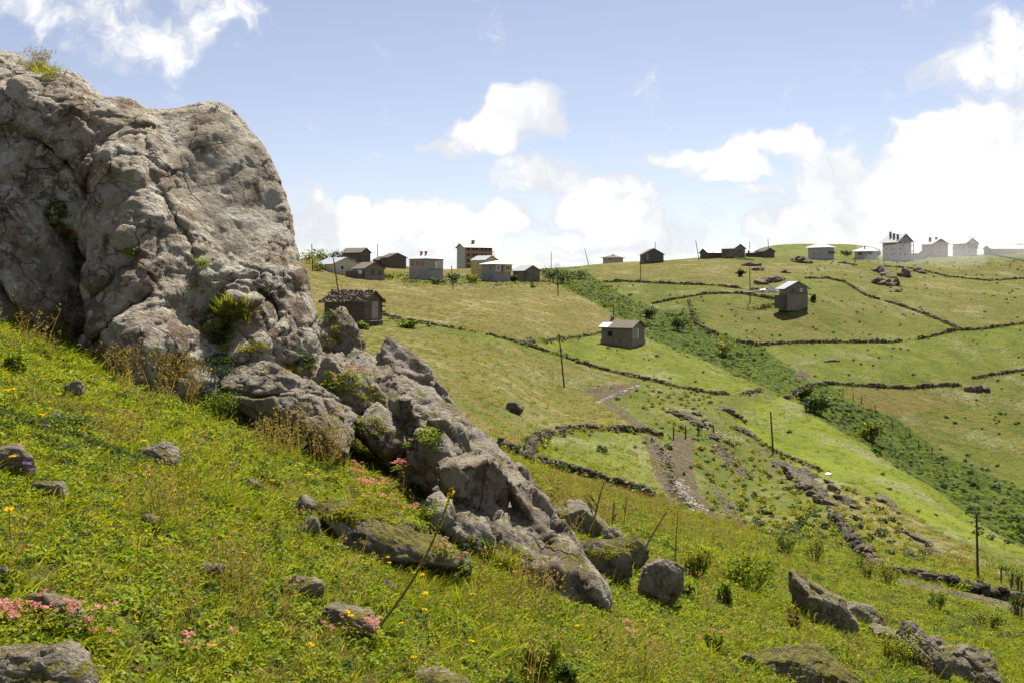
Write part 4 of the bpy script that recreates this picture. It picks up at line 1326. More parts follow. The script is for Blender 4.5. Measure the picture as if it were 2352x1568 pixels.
# ------------------------------------------------------------------ plant materials and shapes
def leaf_material(name, stops, trans=0.45, rough=0.45, spec=0.25, tipcol=None, basecol=None):
    m, T = new_mat(name)
    oi = T.n('ShaderNodeObjectInfo').outputs['Random']
    vr = T.attr('var')
    r = T.math('FRACT', T.math('ADD', oi, T.math('MULTIPLY', vr, 0.55)))
    col = T.ramp(r, stops)
    tip = T.attr('tip')
    if tipcol:
        col = T.mix(T.smooth(tip, 0.55, 1.0, 0, 0.75), col, tipcol)
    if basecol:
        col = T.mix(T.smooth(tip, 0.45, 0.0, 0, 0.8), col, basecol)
    b = principled(T, col, rough, spec)
    t = T.n('ShaderNodeBsdfTranslucent')
    T.link(T.mix(1.0, col, (1.15, 1.12, 0.55), 'MULTIPLY'), t.inputs[0])
    mx = T.n('ShaderNodeMixShader'); mx.inputs[0].default_value = trans
    T.link(b.outputs[0], mx.inputs[1]); T.link(t.outputs[0], mx.inputs[2])
    finish(T, mx.outputs[0])
    return m


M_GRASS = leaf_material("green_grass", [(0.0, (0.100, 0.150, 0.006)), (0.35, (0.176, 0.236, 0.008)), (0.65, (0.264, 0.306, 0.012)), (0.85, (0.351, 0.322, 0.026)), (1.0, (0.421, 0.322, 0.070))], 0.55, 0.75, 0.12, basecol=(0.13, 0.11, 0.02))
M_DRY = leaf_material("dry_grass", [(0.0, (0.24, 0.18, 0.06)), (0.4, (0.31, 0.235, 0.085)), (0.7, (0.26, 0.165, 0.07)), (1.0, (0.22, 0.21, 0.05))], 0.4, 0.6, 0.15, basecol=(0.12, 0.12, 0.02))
M_CLOVER = leaf_material("clover_leaf", [(0.0, (0.100, 0.161, 0.008)), (0.4, (0.193, 0.265, 0.010)), (0.75, (0.276, 0.329, 0.014)), (1.0, (0.363, 0.346, 0.030))], 0.5, 0.6, 0.18)
M_HERB = leaf_material("dark_herb_leaf", [(0.0, (0.028, 0.055, 0.014)), (0.5, (0.055, 0.090, 0.018)), (1.0, (0.085, 0.125, 0.030))], 0.4, 0.65, 0.15)
M_SHRUB = leaf_material("shrub_leaf", [(0.0, (0.032, 0.056, 0.013)), (0.5, (0.065, 0.094, 0.016)), (1.0, (0.125, 0.145, 0.020))], 0.3, 0.5, 0.3)
M_LIME = leaf_material("yellowing_leaf", [(0.0, (0.146, 0.189, 0.014)), (0.5, (0.256, 0.266, 0.018)), (1.0, (0.378, 0.319, 0.025))], 0.5, 0.6, 0.2)
M_PINK = leaf_material("pink_petal", [(0.0, (0.62, 0.24, 0.27)), (0.5, (0.70, 0.36, 0.38)), (1.0, (0.55, 0.17, 0.21))], 0.35, 0.6, 0.1)
M_YELLOW = leaf_material("yellow_petal", [(0.0, (0.78, 0.52, 0.010)), (1.0, (0.80, 0.60, 0.02))], 0.35, 0.5, 0.1)
M_PURPLE = leaf_material("purple_petal", [(0.0, (0.22, 0.13, 0.42)), (1.0, (0.32, 0.17, 0.45))], 0.35, 0.6, 0.1)
M_STEM = leaf_material("green_stem", [(0.0, (0.15, 0.155, 0.04)), (1.0, (0.19, 0.17, 0.05))], 0.2, 0.6, 0.2)


def strips(base, dirs, length, width, bend, seg=3, tipfrac=0.12, seed=0):
    """ribbons: base (n,3), initial direction dirs (n,3), droop by bend"""
    n = len(base)
    r = np.random.default_rng(seed)
    side = np.cross(dirs, r.normal(size=(n, 3)))
    side /= np.linalg.norm(side, axis=1, keepdims=True) + 1e-9
    out = dirs * np.array([1, 1, 0]); out /= np.linalg.norm(out, axis=1, keepdims=True) + 1e-9
    V, T_ = [], []
    for s in range(seg + 1):
        t = s / seg
        c = base + dirs * (length * t)[:, None] + (out * 0.8 - np.array([0, 0, 0.6])) * (bend * length * t * t)[:, None]
        w = (width * (1 - t) ** 0.7 + width * tipfrac * t)[:, None] * 0.5
        V += [c - side * w, c + side * w]
        T_ += [np.full(n, t)] * 2
    V = np.stack(V, 1).reshape(-1, 3)
    tip = np.stack(T_, 1).ravel()
    k = 2 * (seg + 1)
    b = (np.arange(n) * k)[:, None]
    f = np.concatenate([b + np.array([2 * s, 2 * s + 1, 2 * s + 3, 2 * s + 2]) for s in range(seg)])
    var = np.repeat(r.uniform(0, 1, n), k)
    return V, f, tip, var


def leaves(cent, normal, size, seed=0, ratio=0.6, fold=0.25):
    """folded diamond leaves: (n,3) centres, (n,3) normals"""
    n = len(cent)
    r = np.random.default_rng(seed)
    a = np.cross(normal, r.normal(size=(n, 3))); a /= np.linalg.norm(a, axis=1, keepdims=True) + 1e-9
    b = np.cross(normal, a)
    s = size[:, None]
    p0 = cent - a * s; p1 = cent + b * s * ratio + normal * s * fold; p2 = cent + a * s; p3 = cent - b * s * ratio + normal * s * fold
    V = np.stack([p0, p1, p2, p3], 1).reshape(-1, 3)
    i = (np.arange(n) * 4)[:, None]
    f = i + np.array([0, 1, 2, 3])
    f = np.concatenate([i + np.array([0, 1, 2, 2]), i + np.array([0, 2, 3, 3])])
    f = np.concatenate([i + np.array([[0, 1, 2]]), i + np.array([[0, 2, 3]])])
    return V, f, np.full(len(V), 0.6), np.repeat(r.uniform(0, 1, n), 4)


def to_tris(f):
    if f.shape[1] == 3:
        return f
    return np.concatenate([f[:, [0, 1, 2]], f[:, [0, 2, 3]]])


def plant_mesh(name, pieces):
    """pieces: (V, f, tip, var, material)"""
    mats = []
    Vs, Fs, Ts, Rs, Ms, n = [], [], [], [], [], 0
    for V, f, t, va, m in pieces:
        if m not in mats:
            mats.append(m)
        f = to_tris(f)
        Vs.append(V); Fs.append(f + n); Ts.append(t); Rs.append(va); Ms.append(np.full(len(f), mats.index(m))); n += len(V)
    me = mesh_from(name, np.concatenate(Vs), np.concatenate(Fs), None, False)
    for m in mats:
        me.materials.append(m)
    me.polygons.foreach_set('material_index', np.concatenate(Ms).astype(np.int32))
    add_attr(me, 'tip', np.concatenate(Ts)); add_attr(me, 'var', np.concatenate(Rs))
    return me


def tuft(n, rad, h0, h1, w, lean, bend, seed, seg=3):
    r = np.random.default_rng(seed)
    an = r.uniform(0, 2 * np.pi, n); rr = rad * np.sqrt(r.uniform(0, 1, n))
    base = np.stack([rr * np.cos(an), rr * np.sin(an), np.full(n, -0.01)], 1)
    d = np.stack([np.cos(an) * lean * r.uniform(0.2, 1.4, n), np.sin(an) * lean * r.uniform(0.2, 1.4, n), np.ones(n)], 1) + r.normal(size=(n, 3)) * 0.22
    d /= np.linalg.norm(d, axis=1, keepdims=True)
    return strips(base, d, r.uniform(h0, h1, n), np.full(n, w) * r.uniform(0.7, 1.3, n), bend * r.uniform(0.3, 1.5, n), seg, 0.12, seed)


def stalks(n, rad, h0, h1, seed, headlen=0.05, headw=0.010, lean=0.22):
    """thin stems with a loose seed head"""
    r = np.random.default_rng(seed)
    an = r.uniform(0, 2 * np.pi, n); rr = rad * np.sqrt(r.uniform(0, 1, n))
    base = np.stack([rr * np.cos(an), rr * np.sin(an), np.full(n, -0.01)], 1)
    d = np.stack([r.normal(size=n) * lean, r.normal(size=n) * lean, np.ones(n)], 1)
    d /= np.linalg.norm(d, axis=1, keepdims=True)
    ln = r.uniform(h0, h1, n)
    A = strips(base, d, ln, np.full(n, 0.0035), np.full(n, 0.16), 3, 0.8, seed)
    tipc = base + d * ln[:, None] + (np.stack([d[:, 0], d[:, 1], np.zeros(n)], 1) * 0.8 - np.array([0, 0, 0.6])) * (0.16 * ln)[:, None] * 0.6
    m = 5
    c = np.repeat(tipc, m, 0) + r.normal(size=(n * m, 3)) * np.array([headw, headw, headlen * 0.5]) - np.array([0, 0, headlen * 0.3])
    B = leaves(c, r.normal(size=(n * m, 3)), np.full(n * m, headlen * 0.22), seed + 1, 0.35, 0.1)
    return A, B


def leafpatch(n, rad, h, size, seed, tilt=0.5):
    r = np.random.default_rng(seed)
    an = r.uniform(0, 2 * np.pi, n); rr = rad * np.sqrt(r.uniform(0, 1, n))
    c = np.stack([rr * np.cos(an), rr * np.sin(an), h * r.uniform(0.2, 1.0, n) * (1.1 - rr / rad * 0.5)], 1)
    nn = np.stack([r.normal(size=n) * tilt, r.normal(size=n) * tilt, np.ones(n)], 1)
    nn /= np.linalg.norm(nn, axis=1, keepdims=True)
    return leaves(c, nn, size * r.uniform(0.6, 1.3, n), seed, 0.72, 0.22)


def bushball(n, rad, size, seed, flat=0.8, clump=7):
    """leaves gathered in clumps through an uneven volume"""
    r = np.random.default_rng(seed)
    cc = r.normal(size=(clump, 3)); cc /= np.linalg.norm(cc, axis=1, keepdims=True)
    cc *= rad * r.uniform(0.25, 0.75, clump)[:, None]
    cc[:, 2] = np.abs(cc[:, 2]) * flat + rad * 0.25
    k = r.integers(0, clump, n)
    d = r.normal(size=(n, 3)); d /= np.linalg.norm(d, axis=1, keepdims=True)
    p = cc[k] + d * (rad * 0.42 * r.uniform(0.45, 1.0, n) ** 0.5)[:, None]
    p[:, 2] = np.maximum(p[:, 2], 0.02)
    nn = d + r.normal(size=(n, 3)) * 0.5 + np.array([0, 0, 0.4]); nn /= np.linalg.norm(nn, axis=1, keepdims=True)
    return leaves(p, nn, size * r.uniform(0.6, 1.4, n), seed, 0.6, 0.2)


def scatter(name, label, P, R, S, I, protos, kind='stuff'):
    """one object that carries thousands of plants on its points"""
    coll = bpy.data.collections.new(name + "_kinds")
    for i, me in enumerate(protos):
        o = bpy.data.objects.new("kind_%02d" % i, me)
        coll.objects.link(o)
    me = bpy.data.meshes.new(name)
    me.vertices.add(len(P)); me.vertices.foreach_set('co', np.asarray(P, np.float32).ravel())
    a = me.attributes.new('rot', 'FLOAT_VECTOR', 'POINT'); a.data.foreach_set('vector', np.asarray(R, np.float32).ravel())
    a = me.attributes.new('scl', 'FLOAT', 'POINT'); a.data.foreach_set('value', np.asarray(S, np.float32))
    a = me.attributes.new('idx', 'INT', 'POINT'); a.data.foreach_set('value', np.asarray(I, np.int32))
    o = link(name, me, label=label, kind=kind)
    ng = bpy.data.node_groups.new(name + "_nodes", 'GeometryNodeTree')
    ng.interface.new_socket('Geometry', in_out='INPUT', socket_type='NodeSocketGeometry')
    ng.interface.new_socket('Geometry', in_out='OUTPUT', socket_type='NodeSocketGeometry')
    N, Lk = ng.nodes, ng.links
    gi, go = N.new('NodeGroupInput'), N.new('NodeGroupOutput')
    mp = N.new('GeometryNodeMeshToPoints')
    iop = N.new('GeometryNodeInstanceOnPoints')
    ci = N.new('GeometryNodeCollectionInfo'); ci.inputs[0].default_value = coll
    ci.inputs['Separate Children'].default_value = True; ci.inputs['Reset Children'].default_value = True
    iop.inputs['Pick Instance'].default_value = True

    def at(nm, ty):
        nd = N.new('GeometryNodeInputNamedAttribute'); nd.data_type = ty; nd.inputs[0].default_value = nm
        return nd.outputs[0]
    Lk.new(gi.outputs[0], mp.inputs[0]); Lk.new(mp.outputs[0], iop.inputs['Points'])
    Lk.new(ci.outputs[0], iop.inputs['Instance'])
    Lk.new(at('idx', 'INT'), iop.inputs['Instance Index'])
    Lk.new(at('rot', 'FLOAT_VECTOR'), iop.inputs['Rotation'])
    Lk.new(at('scl', 'FLOAT'), iop.inputs['Scale'])
    Lk.new(iop.outputs[0], go.inputs[0])
    md = o.modifiers.new("scatter", 'NODES'); md.node_group = ng
    return o


# ------------------------------------------------------------------ grass on the near slope
def free_of_rock(P):
    ok = np.ones(len(P), bool)
    up = Vector((0, 0, 1))
    for i, p in enumerate(P):
        if p[1] < 22:
            h = ROCKS.ray_cast(Vector((p[0], p[1], p[2] - 0.03)), up, 5.0)
            if h[0] is not None and h[1].dot(up) > 0:
                ok[i] = False
    return ok


def sample_ground(n, ylo, yhi, expo, umax=0.62, seed=1):
    r = np.random.default_rng(seed)
    # density per square metre falls with distance ** expo
    e = 2 - expo
    t = r.uniform(0, 1, n)
    Y = np.exp(np.log(ylo) + t * (np.log(yhi) - np.log(ylo))) if abs(e) < 1e-6 else (ylo ** e + t * (yhi ** e - ylo ** e)) ** (1 / e)
    u = r.uniform(-umax, umax, n)
    x = u * Y
    return np.stack([x, Y, ground_z(x, Y)], 1)


GP = []   # prototypes of the near turf
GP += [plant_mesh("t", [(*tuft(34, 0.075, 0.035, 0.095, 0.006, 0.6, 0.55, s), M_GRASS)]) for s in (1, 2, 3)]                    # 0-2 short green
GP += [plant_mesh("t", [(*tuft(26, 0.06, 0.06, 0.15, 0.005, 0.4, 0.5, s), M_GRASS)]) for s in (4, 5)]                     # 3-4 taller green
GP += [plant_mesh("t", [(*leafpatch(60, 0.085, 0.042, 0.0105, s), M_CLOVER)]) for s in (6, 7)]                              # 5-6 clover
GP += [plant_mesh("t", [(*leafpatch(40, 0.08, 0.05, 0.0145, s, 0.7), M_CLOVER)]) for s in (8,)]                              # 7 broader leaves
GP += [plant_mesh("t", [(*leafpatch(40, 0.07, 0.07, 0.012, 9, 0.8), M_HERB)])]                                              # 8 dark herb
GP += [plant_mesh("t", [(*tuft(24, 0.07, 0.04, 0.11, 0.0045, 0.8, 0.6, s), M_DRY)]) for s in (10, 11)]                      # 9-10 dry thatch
for s in (12, 13):                                                                                                          # 11-12 seed stalks
    A_, B_ = stalks(12, 0.08, 0.18, 0.36, s)
    GP.append(plant_mesh("t", [(*A_, M_DRY), (*B_, M_DRY)]))
GP += [plant_mesh("t", [(*leafpatch(40, 0.08, 0.05, 0.011, 14, 0.7), M_LIME)])]                                             # 13 yellow-green cushion


def near_grass():
    # grass also crowds round the foot of every stone
    ring = []
    rr = np.random.default_rng(6)
    for o in rocks[2:]:
        if o.location.y < 24:
            v = np.empty(len(o.data.vertices) * 3, np.float32); o.data.vertices.foreach_get('co', v)
            hx, hy = np.abs(v.reshape(-1, 3)[:, :2]).max(0)
            m = int(60 + 90 * hx)
            an = rr.uniform(0, 6.28, m); q = rr.uniform(0.75, 1.2, m)
            ring.append(np.stack([o.location.x + np.cos(an) * hx * q, o.location.y + np.sin(an) * hy * q], 1))
    ring = np.concatenate(ring)
    ring = np.concatenate([ring, ground_z(ring[:, 0], ring[:, 1])[:, None]], 1)
    P = np.concatenate([ring, sample_ground(20000, 2.6, 9, 0.0, seed=1), sample_ground(44000, 9, 62, 1.9, seed=2)])
    x, Y, z = P.T
    px, py = pix(x, Y, z)
    ok = (py < 1720) & (px > -250) & (px < 2620)
    # no turf on the bare track
    for poly, lo, hi, k, st, soft in FIELDS:
        if k == 'dirt':
            ok &= ~((poly_sd(px, py, poly) < 2) & (Y > lo * 0.9) & (Y < hi * 1.1) & (rng.uniform(size=len(P)) < 0.9))
    P = P[ok]
    P = P[free_of_rock(P)]
    # thin, trodden places
    bare = fbm2(P[:, 0] * 0.8 + 7, P[:, 1] * 0.8, 4, 307, 0.6)
    P = P[~((bare > 0.36) & (rng.uniform(size=len(P)) < 0.72))]
    x, Y, z = P.T
    px, py = pix(x, Y, z)
    n = len(P)
    r = np.random.default_rng(5)
    a = fbm2(x * 0.9, Y * 0.9, 3, 301); b = fbm2(x * 0.55, Y * 0.55, 3, 302); c = fbm2(x * 2.3, Y * 2.3, 2, 303)
    t = r.uniform(0, 1, n)
    I = np.full(n, 0)
    I = np.where(t < 0.28, r.integers(0, 3, n), I)
    I = np.where((t >= 0.28) & (t < 0.35), r.integers(3, 5, n), I)
    I = np.where((t >= 0.35) & (t < 0.80), r.integers(5, 8, n), I)
    I = np.where((t >= 0.80) & (t < 0.88), r.integers(9, 11, n), I)
    I = np.where((t >= 0.88) & (t < 0.92), 8, I)
    I = np.where((t >= 0.92), 13, I)
    # drier patches and lusher patches
    dryp = (a + 0.6 * c > 0.26) & (r.uniform(size=n) < 0.45)
    I = np.where(dryp, r.integers(9, 11, n), I)
    dk = (b - 0.5 * c > 0.34) & (r.uniform(size=n) < 0.5)
    I = np.where(dk, 8, I)
    ye = (b + a < -0.42) & (r.uniform(size=n) < 0.35)
    I = np.where(ye, 13, I)
    # tall seed grass: at the crag foot, beside the ledges, on the edge of the slope
    tall = np.zeros(n)
    for (cx, cy, rx, ry, w) in ((120, 780, 160, 60, .30), (420, 900, 160, 50, .30), (760, 1030, 170, 50, .45), (950, 1010, 120, 40, .2), (1420, 1150, 330, 60, .30), (1650, 1210, 160, 50, .30),
                                (540, 1340, 50, 60, .30), (390, 1200, 60, 60, .25), (1900, 1330, 300, 90, .06), (1240, 1380, 60, 50, .35), (60, 720, 120, 50, .4)):
        tall = np.maximum(tall, w * np.clip(1.3 - np.hypot((px - cx) / rx, (py - cy) / ry), 0, 1))
    tt = r.uniform(size=n) < np.maximum(tall * 0.32, 0.003)
    I = np.where(tt, r.integers(11, 13, n), I)
    lng = (fbm2(x * 0.7 + 3, Y * 0.7, 3, 311) > 0.22) & (r.uniform(size=n) < 0.22) & ~tt
    I = np.where(lng, r.integers(3, 5, n), I)
    S = r.uniform(0.65, 1.4, n) * np.where(lng, 1.1, 1.0) * np.clip(Y / 8.0, 0.8, 9) ** 0.62 * np.where(Y > 25, 0.85, 1.0)
    S = np.where(I >= 11, np.clip(S, 0.7, 1.5), S)
    yaw = r.uniform(0, 6.28, n)
    tl = r.normal(size=(n, 2)) * 0.13
    R = np.stack([tl[:, 0] - 0.03, tl[:, 1] + 0.20, yaw], 1)
    P[:, 2] -= 0.01
    return scatter("grass", "mixed short meadow grass, clover and dry thatch on the near slope", P, R, S, I, GP)


near_grass()


def far_grass():
    """coarse tussocks on the meadows beyond"""
    r = np.random.default_rng(15)
    protos = [plant_mesh("t", [(*tuft(22, 0.30, 0.10, 0.30, 0.05, 0.5, 0.4, s, 2), m)]) for s, m in ((21, M_GRASS), (22, M_GRASS), (23, M_DRY), (24, M_DRY))]
    protos.append(plant_mesh("t", [(*bushball(60, 0.42, 0.10, 25, 0.6), M_SHRUB)]))
    protos.append(plant_mesh("t", [(*bushball(70, 0.42, 0.09, 26, 0.6), M_LIME)]))
    P = sample_ground(36000, 55, 400, 1.0, 0.58, seed=31)
    x, Y, z = P.T
    px, py = pix(x, Y, z)
    dry = np.zeros(len(P)); bare = np.zeros(len(P)); fern = np.zeros(len(P)); lush = np.zeros(len(P))
    for poly, lo, hi, k, st, soft in FIELDS:
        g = (poly_sd(px, py, poly) < 0) & (Y > lo * 0.9) & (Y < hi * 1.1)
        tgt = {'dry': dry, 'dirt': bare, 'fern': fern, 'lush': lush}[k]
        tgt[g] = np.maximum(tgt[g], st)
    keep = (r.uniform(size=len(P)) > bare) & ((r.uniform(size=len(P)) > 0.75 * lush))
    I = np.where(r.uniform(size=len(P)) < 0.15 + 0.75 * dry, r.integers(2, 4, len(P)), r.integers(0, 2, len(P)))
    patch = fbm2(x * 0.05, Y * 0.05, 3, 77)
    I = np.where((r.uniform(size=len(P)) < 0.05 + 0.10 * (patch > 0.2)) & (dry < 0.5), 4, I)
    # the broken ground round the track is full of weeds
    rough = (poly_sd(px, py, [(1480, 880), (1640, 905), (1700, 960), (1800, 1045), (1960, 1120), (2160, 1270), (2050, 1320), (1750, 1240), (1520, 1160), (1490, 1000), (1330, 990), (1280, 1040), (1250, 1010), (1360, 980), (1480, 980)]) < 0) & (Y < 150) & (Y > 50)
    I = np.where(rough & (r.uniform(size=len(P)) < 0.42), r.choice([4, 5], len(P)), I)
    S = r.uniform(0.5, 1.3, len(P)) * np.where(rough & (I >= 4), r.uniform(0.5, 1.1, len(P)), 1.0)
    R = np.stack([r.normal(size=len(P)) * 0.1, r.normal(size=len(P)) * 0.1, r.uniform(0, 6.28, len(P))], 1)
    return scatter("meadow_grass", "coarse tussocks of green and dry grass on the far meadows", P[keep], R[keep], S[keep], I[keep], protos)


far_grass()


def undergrowth():
    """fern and shrub that fill the gully between the two hills, and the rough strip round the village"""
    r = np.random.default_rng(19)
    protos = [plant_mesh("t", [(*bushball(100, 0.6, 0.11, s, 0.55, 9), m)]) for s, m in ((41, M_SHRUB), (42, M_SHRUB), (43, M_HERB))]
    protos.append(plant_mesh("t", [(*bushball(90, 0.6, 0.11, 44, 0.45, 8), M_CLOVER)]))
    protos.append(plant_mesh("t", [(*tuft(60, 0.5, 0.25, 0.6, 0.09, 0.7, 0.6, 45, 2), M_SHRUB)]))
    protos.append(plant_mesh("t", [(*tuft(60, 0.5, 0.2, 0.5, 0.08, 0.8, 0.7, 46, 2), M_CLOVER)]))
    P = sample_ground(150000, 120, 400, 0.6, 0.62, seed=33)
    x, Y, z = P.T
    px, py = pix(x, Y, z)
    w = np.zeros(len(P))
    for poly, lo, hi, k, st, soft in FIELDS:
        if k == 'fern':
            g = (Y > lo * 0.92) & (Y < hi * 1.08)
            sd = poly_sd(px, py, poly)
            w = np.maximum(w, np.where(g, st * sstep(15, -6, sd), 0))
    w *= np.clip(0.55 + 1.3 * fbm2(x * 0.09, Y * 0.06, 3, 88), 0.05, 1)
    keep = r.uniform(size=len(P)) < w * 0.85
    P = P[keep]; n = len(P)
    I = np.where(r.uniform(size=n) < 0.55, r.integers(3, 6, n), r.integers(0, 3, n))
    S = r.uniform(0.35, 1.0, n) ** 1.2 * np.where(r.uniform(size=n) < 0.04, 2.2, 0.95) * (0.75 + 0.7 * np.clip(fbm2(P[:, 0] * 0.07, P[:, 1] * 0.07, 2, 89), -0.5, 1))
    R = np.stack([np.zeros(n), np.zeros(n), r.uniform(0, 6.28, n)], 1)
    return scatter("undergrowth", "dark fern and shrub undergrowth filling the gully between the hills", P, R, S, I, protos)


undergrowth()

# ------------------------------------------------------------------ building materials
def plain(name, col, var=0.25, scale=3.0, rough=0.85, spec=0.2, bump=0.02, stretch=(1, 1, 1), col2=None, metallic=0.0):
    m, T = new_mat(name)
    tc = T.n('ShaderNodeTexCoord').outputs['Object']
    v = T.scaled(tc, stretch)
    nz = T.noise(v, scale, 4, 0.65)
    c2 = col2 if col2 else tuple(c * (1 - var) for c in col)
    c = T.mix(T.smooth(nz, 0.35, 0.68), col, c2)
    nz2 = T.noise(v, scale * 6, 3, 0.6)
    c = T.mix(T.smooth(nz2, 0.45, 0.75, 0, var), c, tuple(q * 0.5 for q in col))
    b = principled(T, c, rough, spec, T.bump(nz2, 0.5, bump))
    b.inputs['Metallic'].default_value = metallic
    finish(T, b.outputs[0])
    return m


M_WOOD = plain("weathered_plank", (0.24, 0.205, 0.17), 0.4, 1.2, stretch=(1, 1, 6), col2=(0.125, 0.10, 0.08))
M_LOG = plain("dark_log", (0.15, 0.127, 0.107), 0.4, 1.2, stretch=(1, 1, 5), col2=(0.09, 0.068, 0.054))
M_PALEWOOD = plain("bleached_board", (0.36, 0.32, 0.27), 0.3, 1.4, stretch=(1, 1, 5))
M_POLE = plain("pole_wood", (0.085, 0.068, 0.055), 0.3, 2.0, stretch=(4, 4, 0.6))
M_TIN = plain("grey_tin_roof", (0.37, 0.385, 0.40), 0.2, 0.8, 0.42, 0.5, 0.01, stretch=(4, 1, 1))
M_WHITEROOF = plain("white_sheet_roof", (0.60, 0.60, 0.60), 0.12, 0.6, 0.5, 0.4, 0.01)
M_TILE = plain("old_brown_tile", (0.175, 0.135, 0.10), 0.4, 2.5, col2=(0.10, 0.085, 0.065))
M_REDTILE = plain("red_tile", (0.31, 0.16, 0.115), 0.3, 2.5)
M_STONEWALL = plain("mortared_stone", (0.27, 0.225, 0.18), 0.4, 2.2, col2=(0.16, 0.13, 0.105), bump=0.06)
M_CONCRETE = plain("raw_concrete_block", (0.35, 0.325, 0.29), 0.2, 0.7)
M_GREYPLASTER = plain("grey_plaster", (0.31, 0.31, 0.30), 0.15, 0.5)
M_BEIGE = plain("beige_plaster", (0.56, 0.50, 0.40), 0.15, 0.5)
M_YELLOWWALL = plain("yellow_plaster", (0.55, 0.46, 0.20), 0.15, 0.5)
M_WHITE = plain("white_plaster", (0.42, 0.41, 0.395), 0.1, 0.4)
M_BRICK = plain("hollow_red_brick", (0.31, 0.155, 0.11), 0.25, 1.2, col2=(0.25, 0.14, 0.105))
M_SLAB = plain("concrete_frame", (0.42, 0.39, 0.35), 0.15, 0.8)
M_DARKROOF = plain("dark_eave_board", (0.10, 0.085, 0.075), 0.3, 2.0)
M_REDFRAME = plain("red_window_frame", (0.30, 0.09, 0.07), 0.2, 2.0)
M_WHITEFRAME = plain("white_window_frame", (0.78, 0.77, 0.74), 0.1, 2.0)
M_CHIM = plain("red_chimney_brick", (0.33, 0.14, 0.10), 0.25, 2.0)
M_CLOTH = plain("white_plastic", (0.8, 0.8, 0.8), 0.08, 1.0, 0.4)


def glass_mat():
    m, T = new_mat("dark_window_glass")
    b = principled(T, (0.025, 0.028, 0.032), 0.12, 0.5)
    finish(T, b.outputs[0])
    return m


M_GLASS = glass_mat()
M_HOLE = plain("dark_opening", (0.020, 0.017, 0.015), 0.1, 1.0)


def box_arrays(x0, x1, y0, y1, z0, z1):
    v = np.array([(x0, y0, z0), (x1, y0, z0), (x1, y1, z0), (x0, y1, z0), (x0, y0, z1), (x1, y0, z1), (x1, y1, z1), (x0, y1, z1)], float)
    f = np.array([(0, 3, 2, 1), (4, 5, 6, 7), (0, 1, 5, 4), (1, 2, 6, 5), (2, 3, 7, 6), (3, 0, 4, 7)])
    return v, f


def part(name, mat, parent, boxes, smooth=False, label=None, kind=None):
    """one mesh made of boxes (x0,x1,y0,y1,z0,z1)"""
    V, Fs, n = [], [], 0
    for b in boxes:
        v, f = box_arrays(*b)
        V.append(v); Fs.append(f + n); n += 8
    o = link(name, mesh_from(name, np.concatenate(V), np.concatenate(Fs), mat, smooth), parent, label=label, kind=kind)
    return o


def poly_part(name, mat, parent, verts, faces):
    me = bpy.data.meshes.new(name)
    me.from_pydata([tuple(v) for v in verts], [], faces)
    me.materials.append(mat)
    me.update()
    return link(name, me, parent)


def gable_walls(root, a, b, h, rise, mat, z0=-2.5, name="wall"):
    """a along the ridge (x), b across (y)"""
    X, Yh = a / 2, b / 2
    v = [(-X, -Yh, z0), (X, -Yh, z0), (X, Yh, z0), (-X, Yh, z0), (-X, -Yh, h), (X, -Yh, h), (X, Yh, h), (-X, Yh, h), (-X, 0, h + rise), (X, 0, h + rise)]
    f = [(0, 1, 5, 4), (2, 3, 7, 6), (1, 2, 6, 9, 5), (3, 0, 4, 8, 7), (0, 3, 2, 1), (4, 5, 9, 8), (6, 7, 8, 9)]
    return poly_part(name, mat, root, v, f)


def gable_roof(root, a, b, h, rise, mat, over=0.4, th=0.12, asym=0.0):
    X, Yh = a / 2 + over, b / 2
    s = rise / Yh
    parts = []
    for sg in (-1, 1):
        ov = over + (asym if sg < 0 else 0)
        y1 = sg * (Yh + ov)
        zr, ze = h + rise + 0.03, h - s * ov + 0.03
        v = [(-X, 0, zr), (X, 0, zr), (X, y1, ze), (-X, y1, ze), (-X, 0, zr + th), (X, 0, zr + th), (X, y1, ze + th), (-X, y1, ze + th)]
        f = [(0, 3, 2, 1), (4, 5, 6, 7), (0, 1, 5, 4), (1, 2, 6, 5), (2, 3, 7, 6), (3, 0, 4, 7)]
        if sg > 0:
            f = [tuple(reversed(q)) for q in f]
        parts.append((v, f))
    v = parts[0][0] + parts[1][0]
    f = parts[0][1] + [tuple(i + 8 for i in q) for q in parts[1][1]]
    return poly_part("roof", mat, root, v, f)


def hip_roof(root, a, b, h, rise, mat, over=0.6, th=0.12):
    X, Yh = a / 2 + over, b / 2 + over
    r = max(a / 2 - b / 2, 0.25)
    v = [(-X, -Yh, h), (X, -Yh, h), (X, Yh, h), (-X, Yh, h), (-X, -Yh, h + th), (X, -Yh, h + th), (X, Yh, h + th), (-X, Yh, h + th), (-r, 0, h + rise), (r, 0, h + rise)]
    f = [(0, 3, 2, 1), (0, 1, 5, 4), (1, 2, 6, 5), (2, 3, 7, 6), (3, 0, 4, 7), (4, 5, 9, 8), (6, 7, 8, 9), (5, 6, 9), (7, 4, 8)]
    return poly_part("roof", mat, root, v, f)


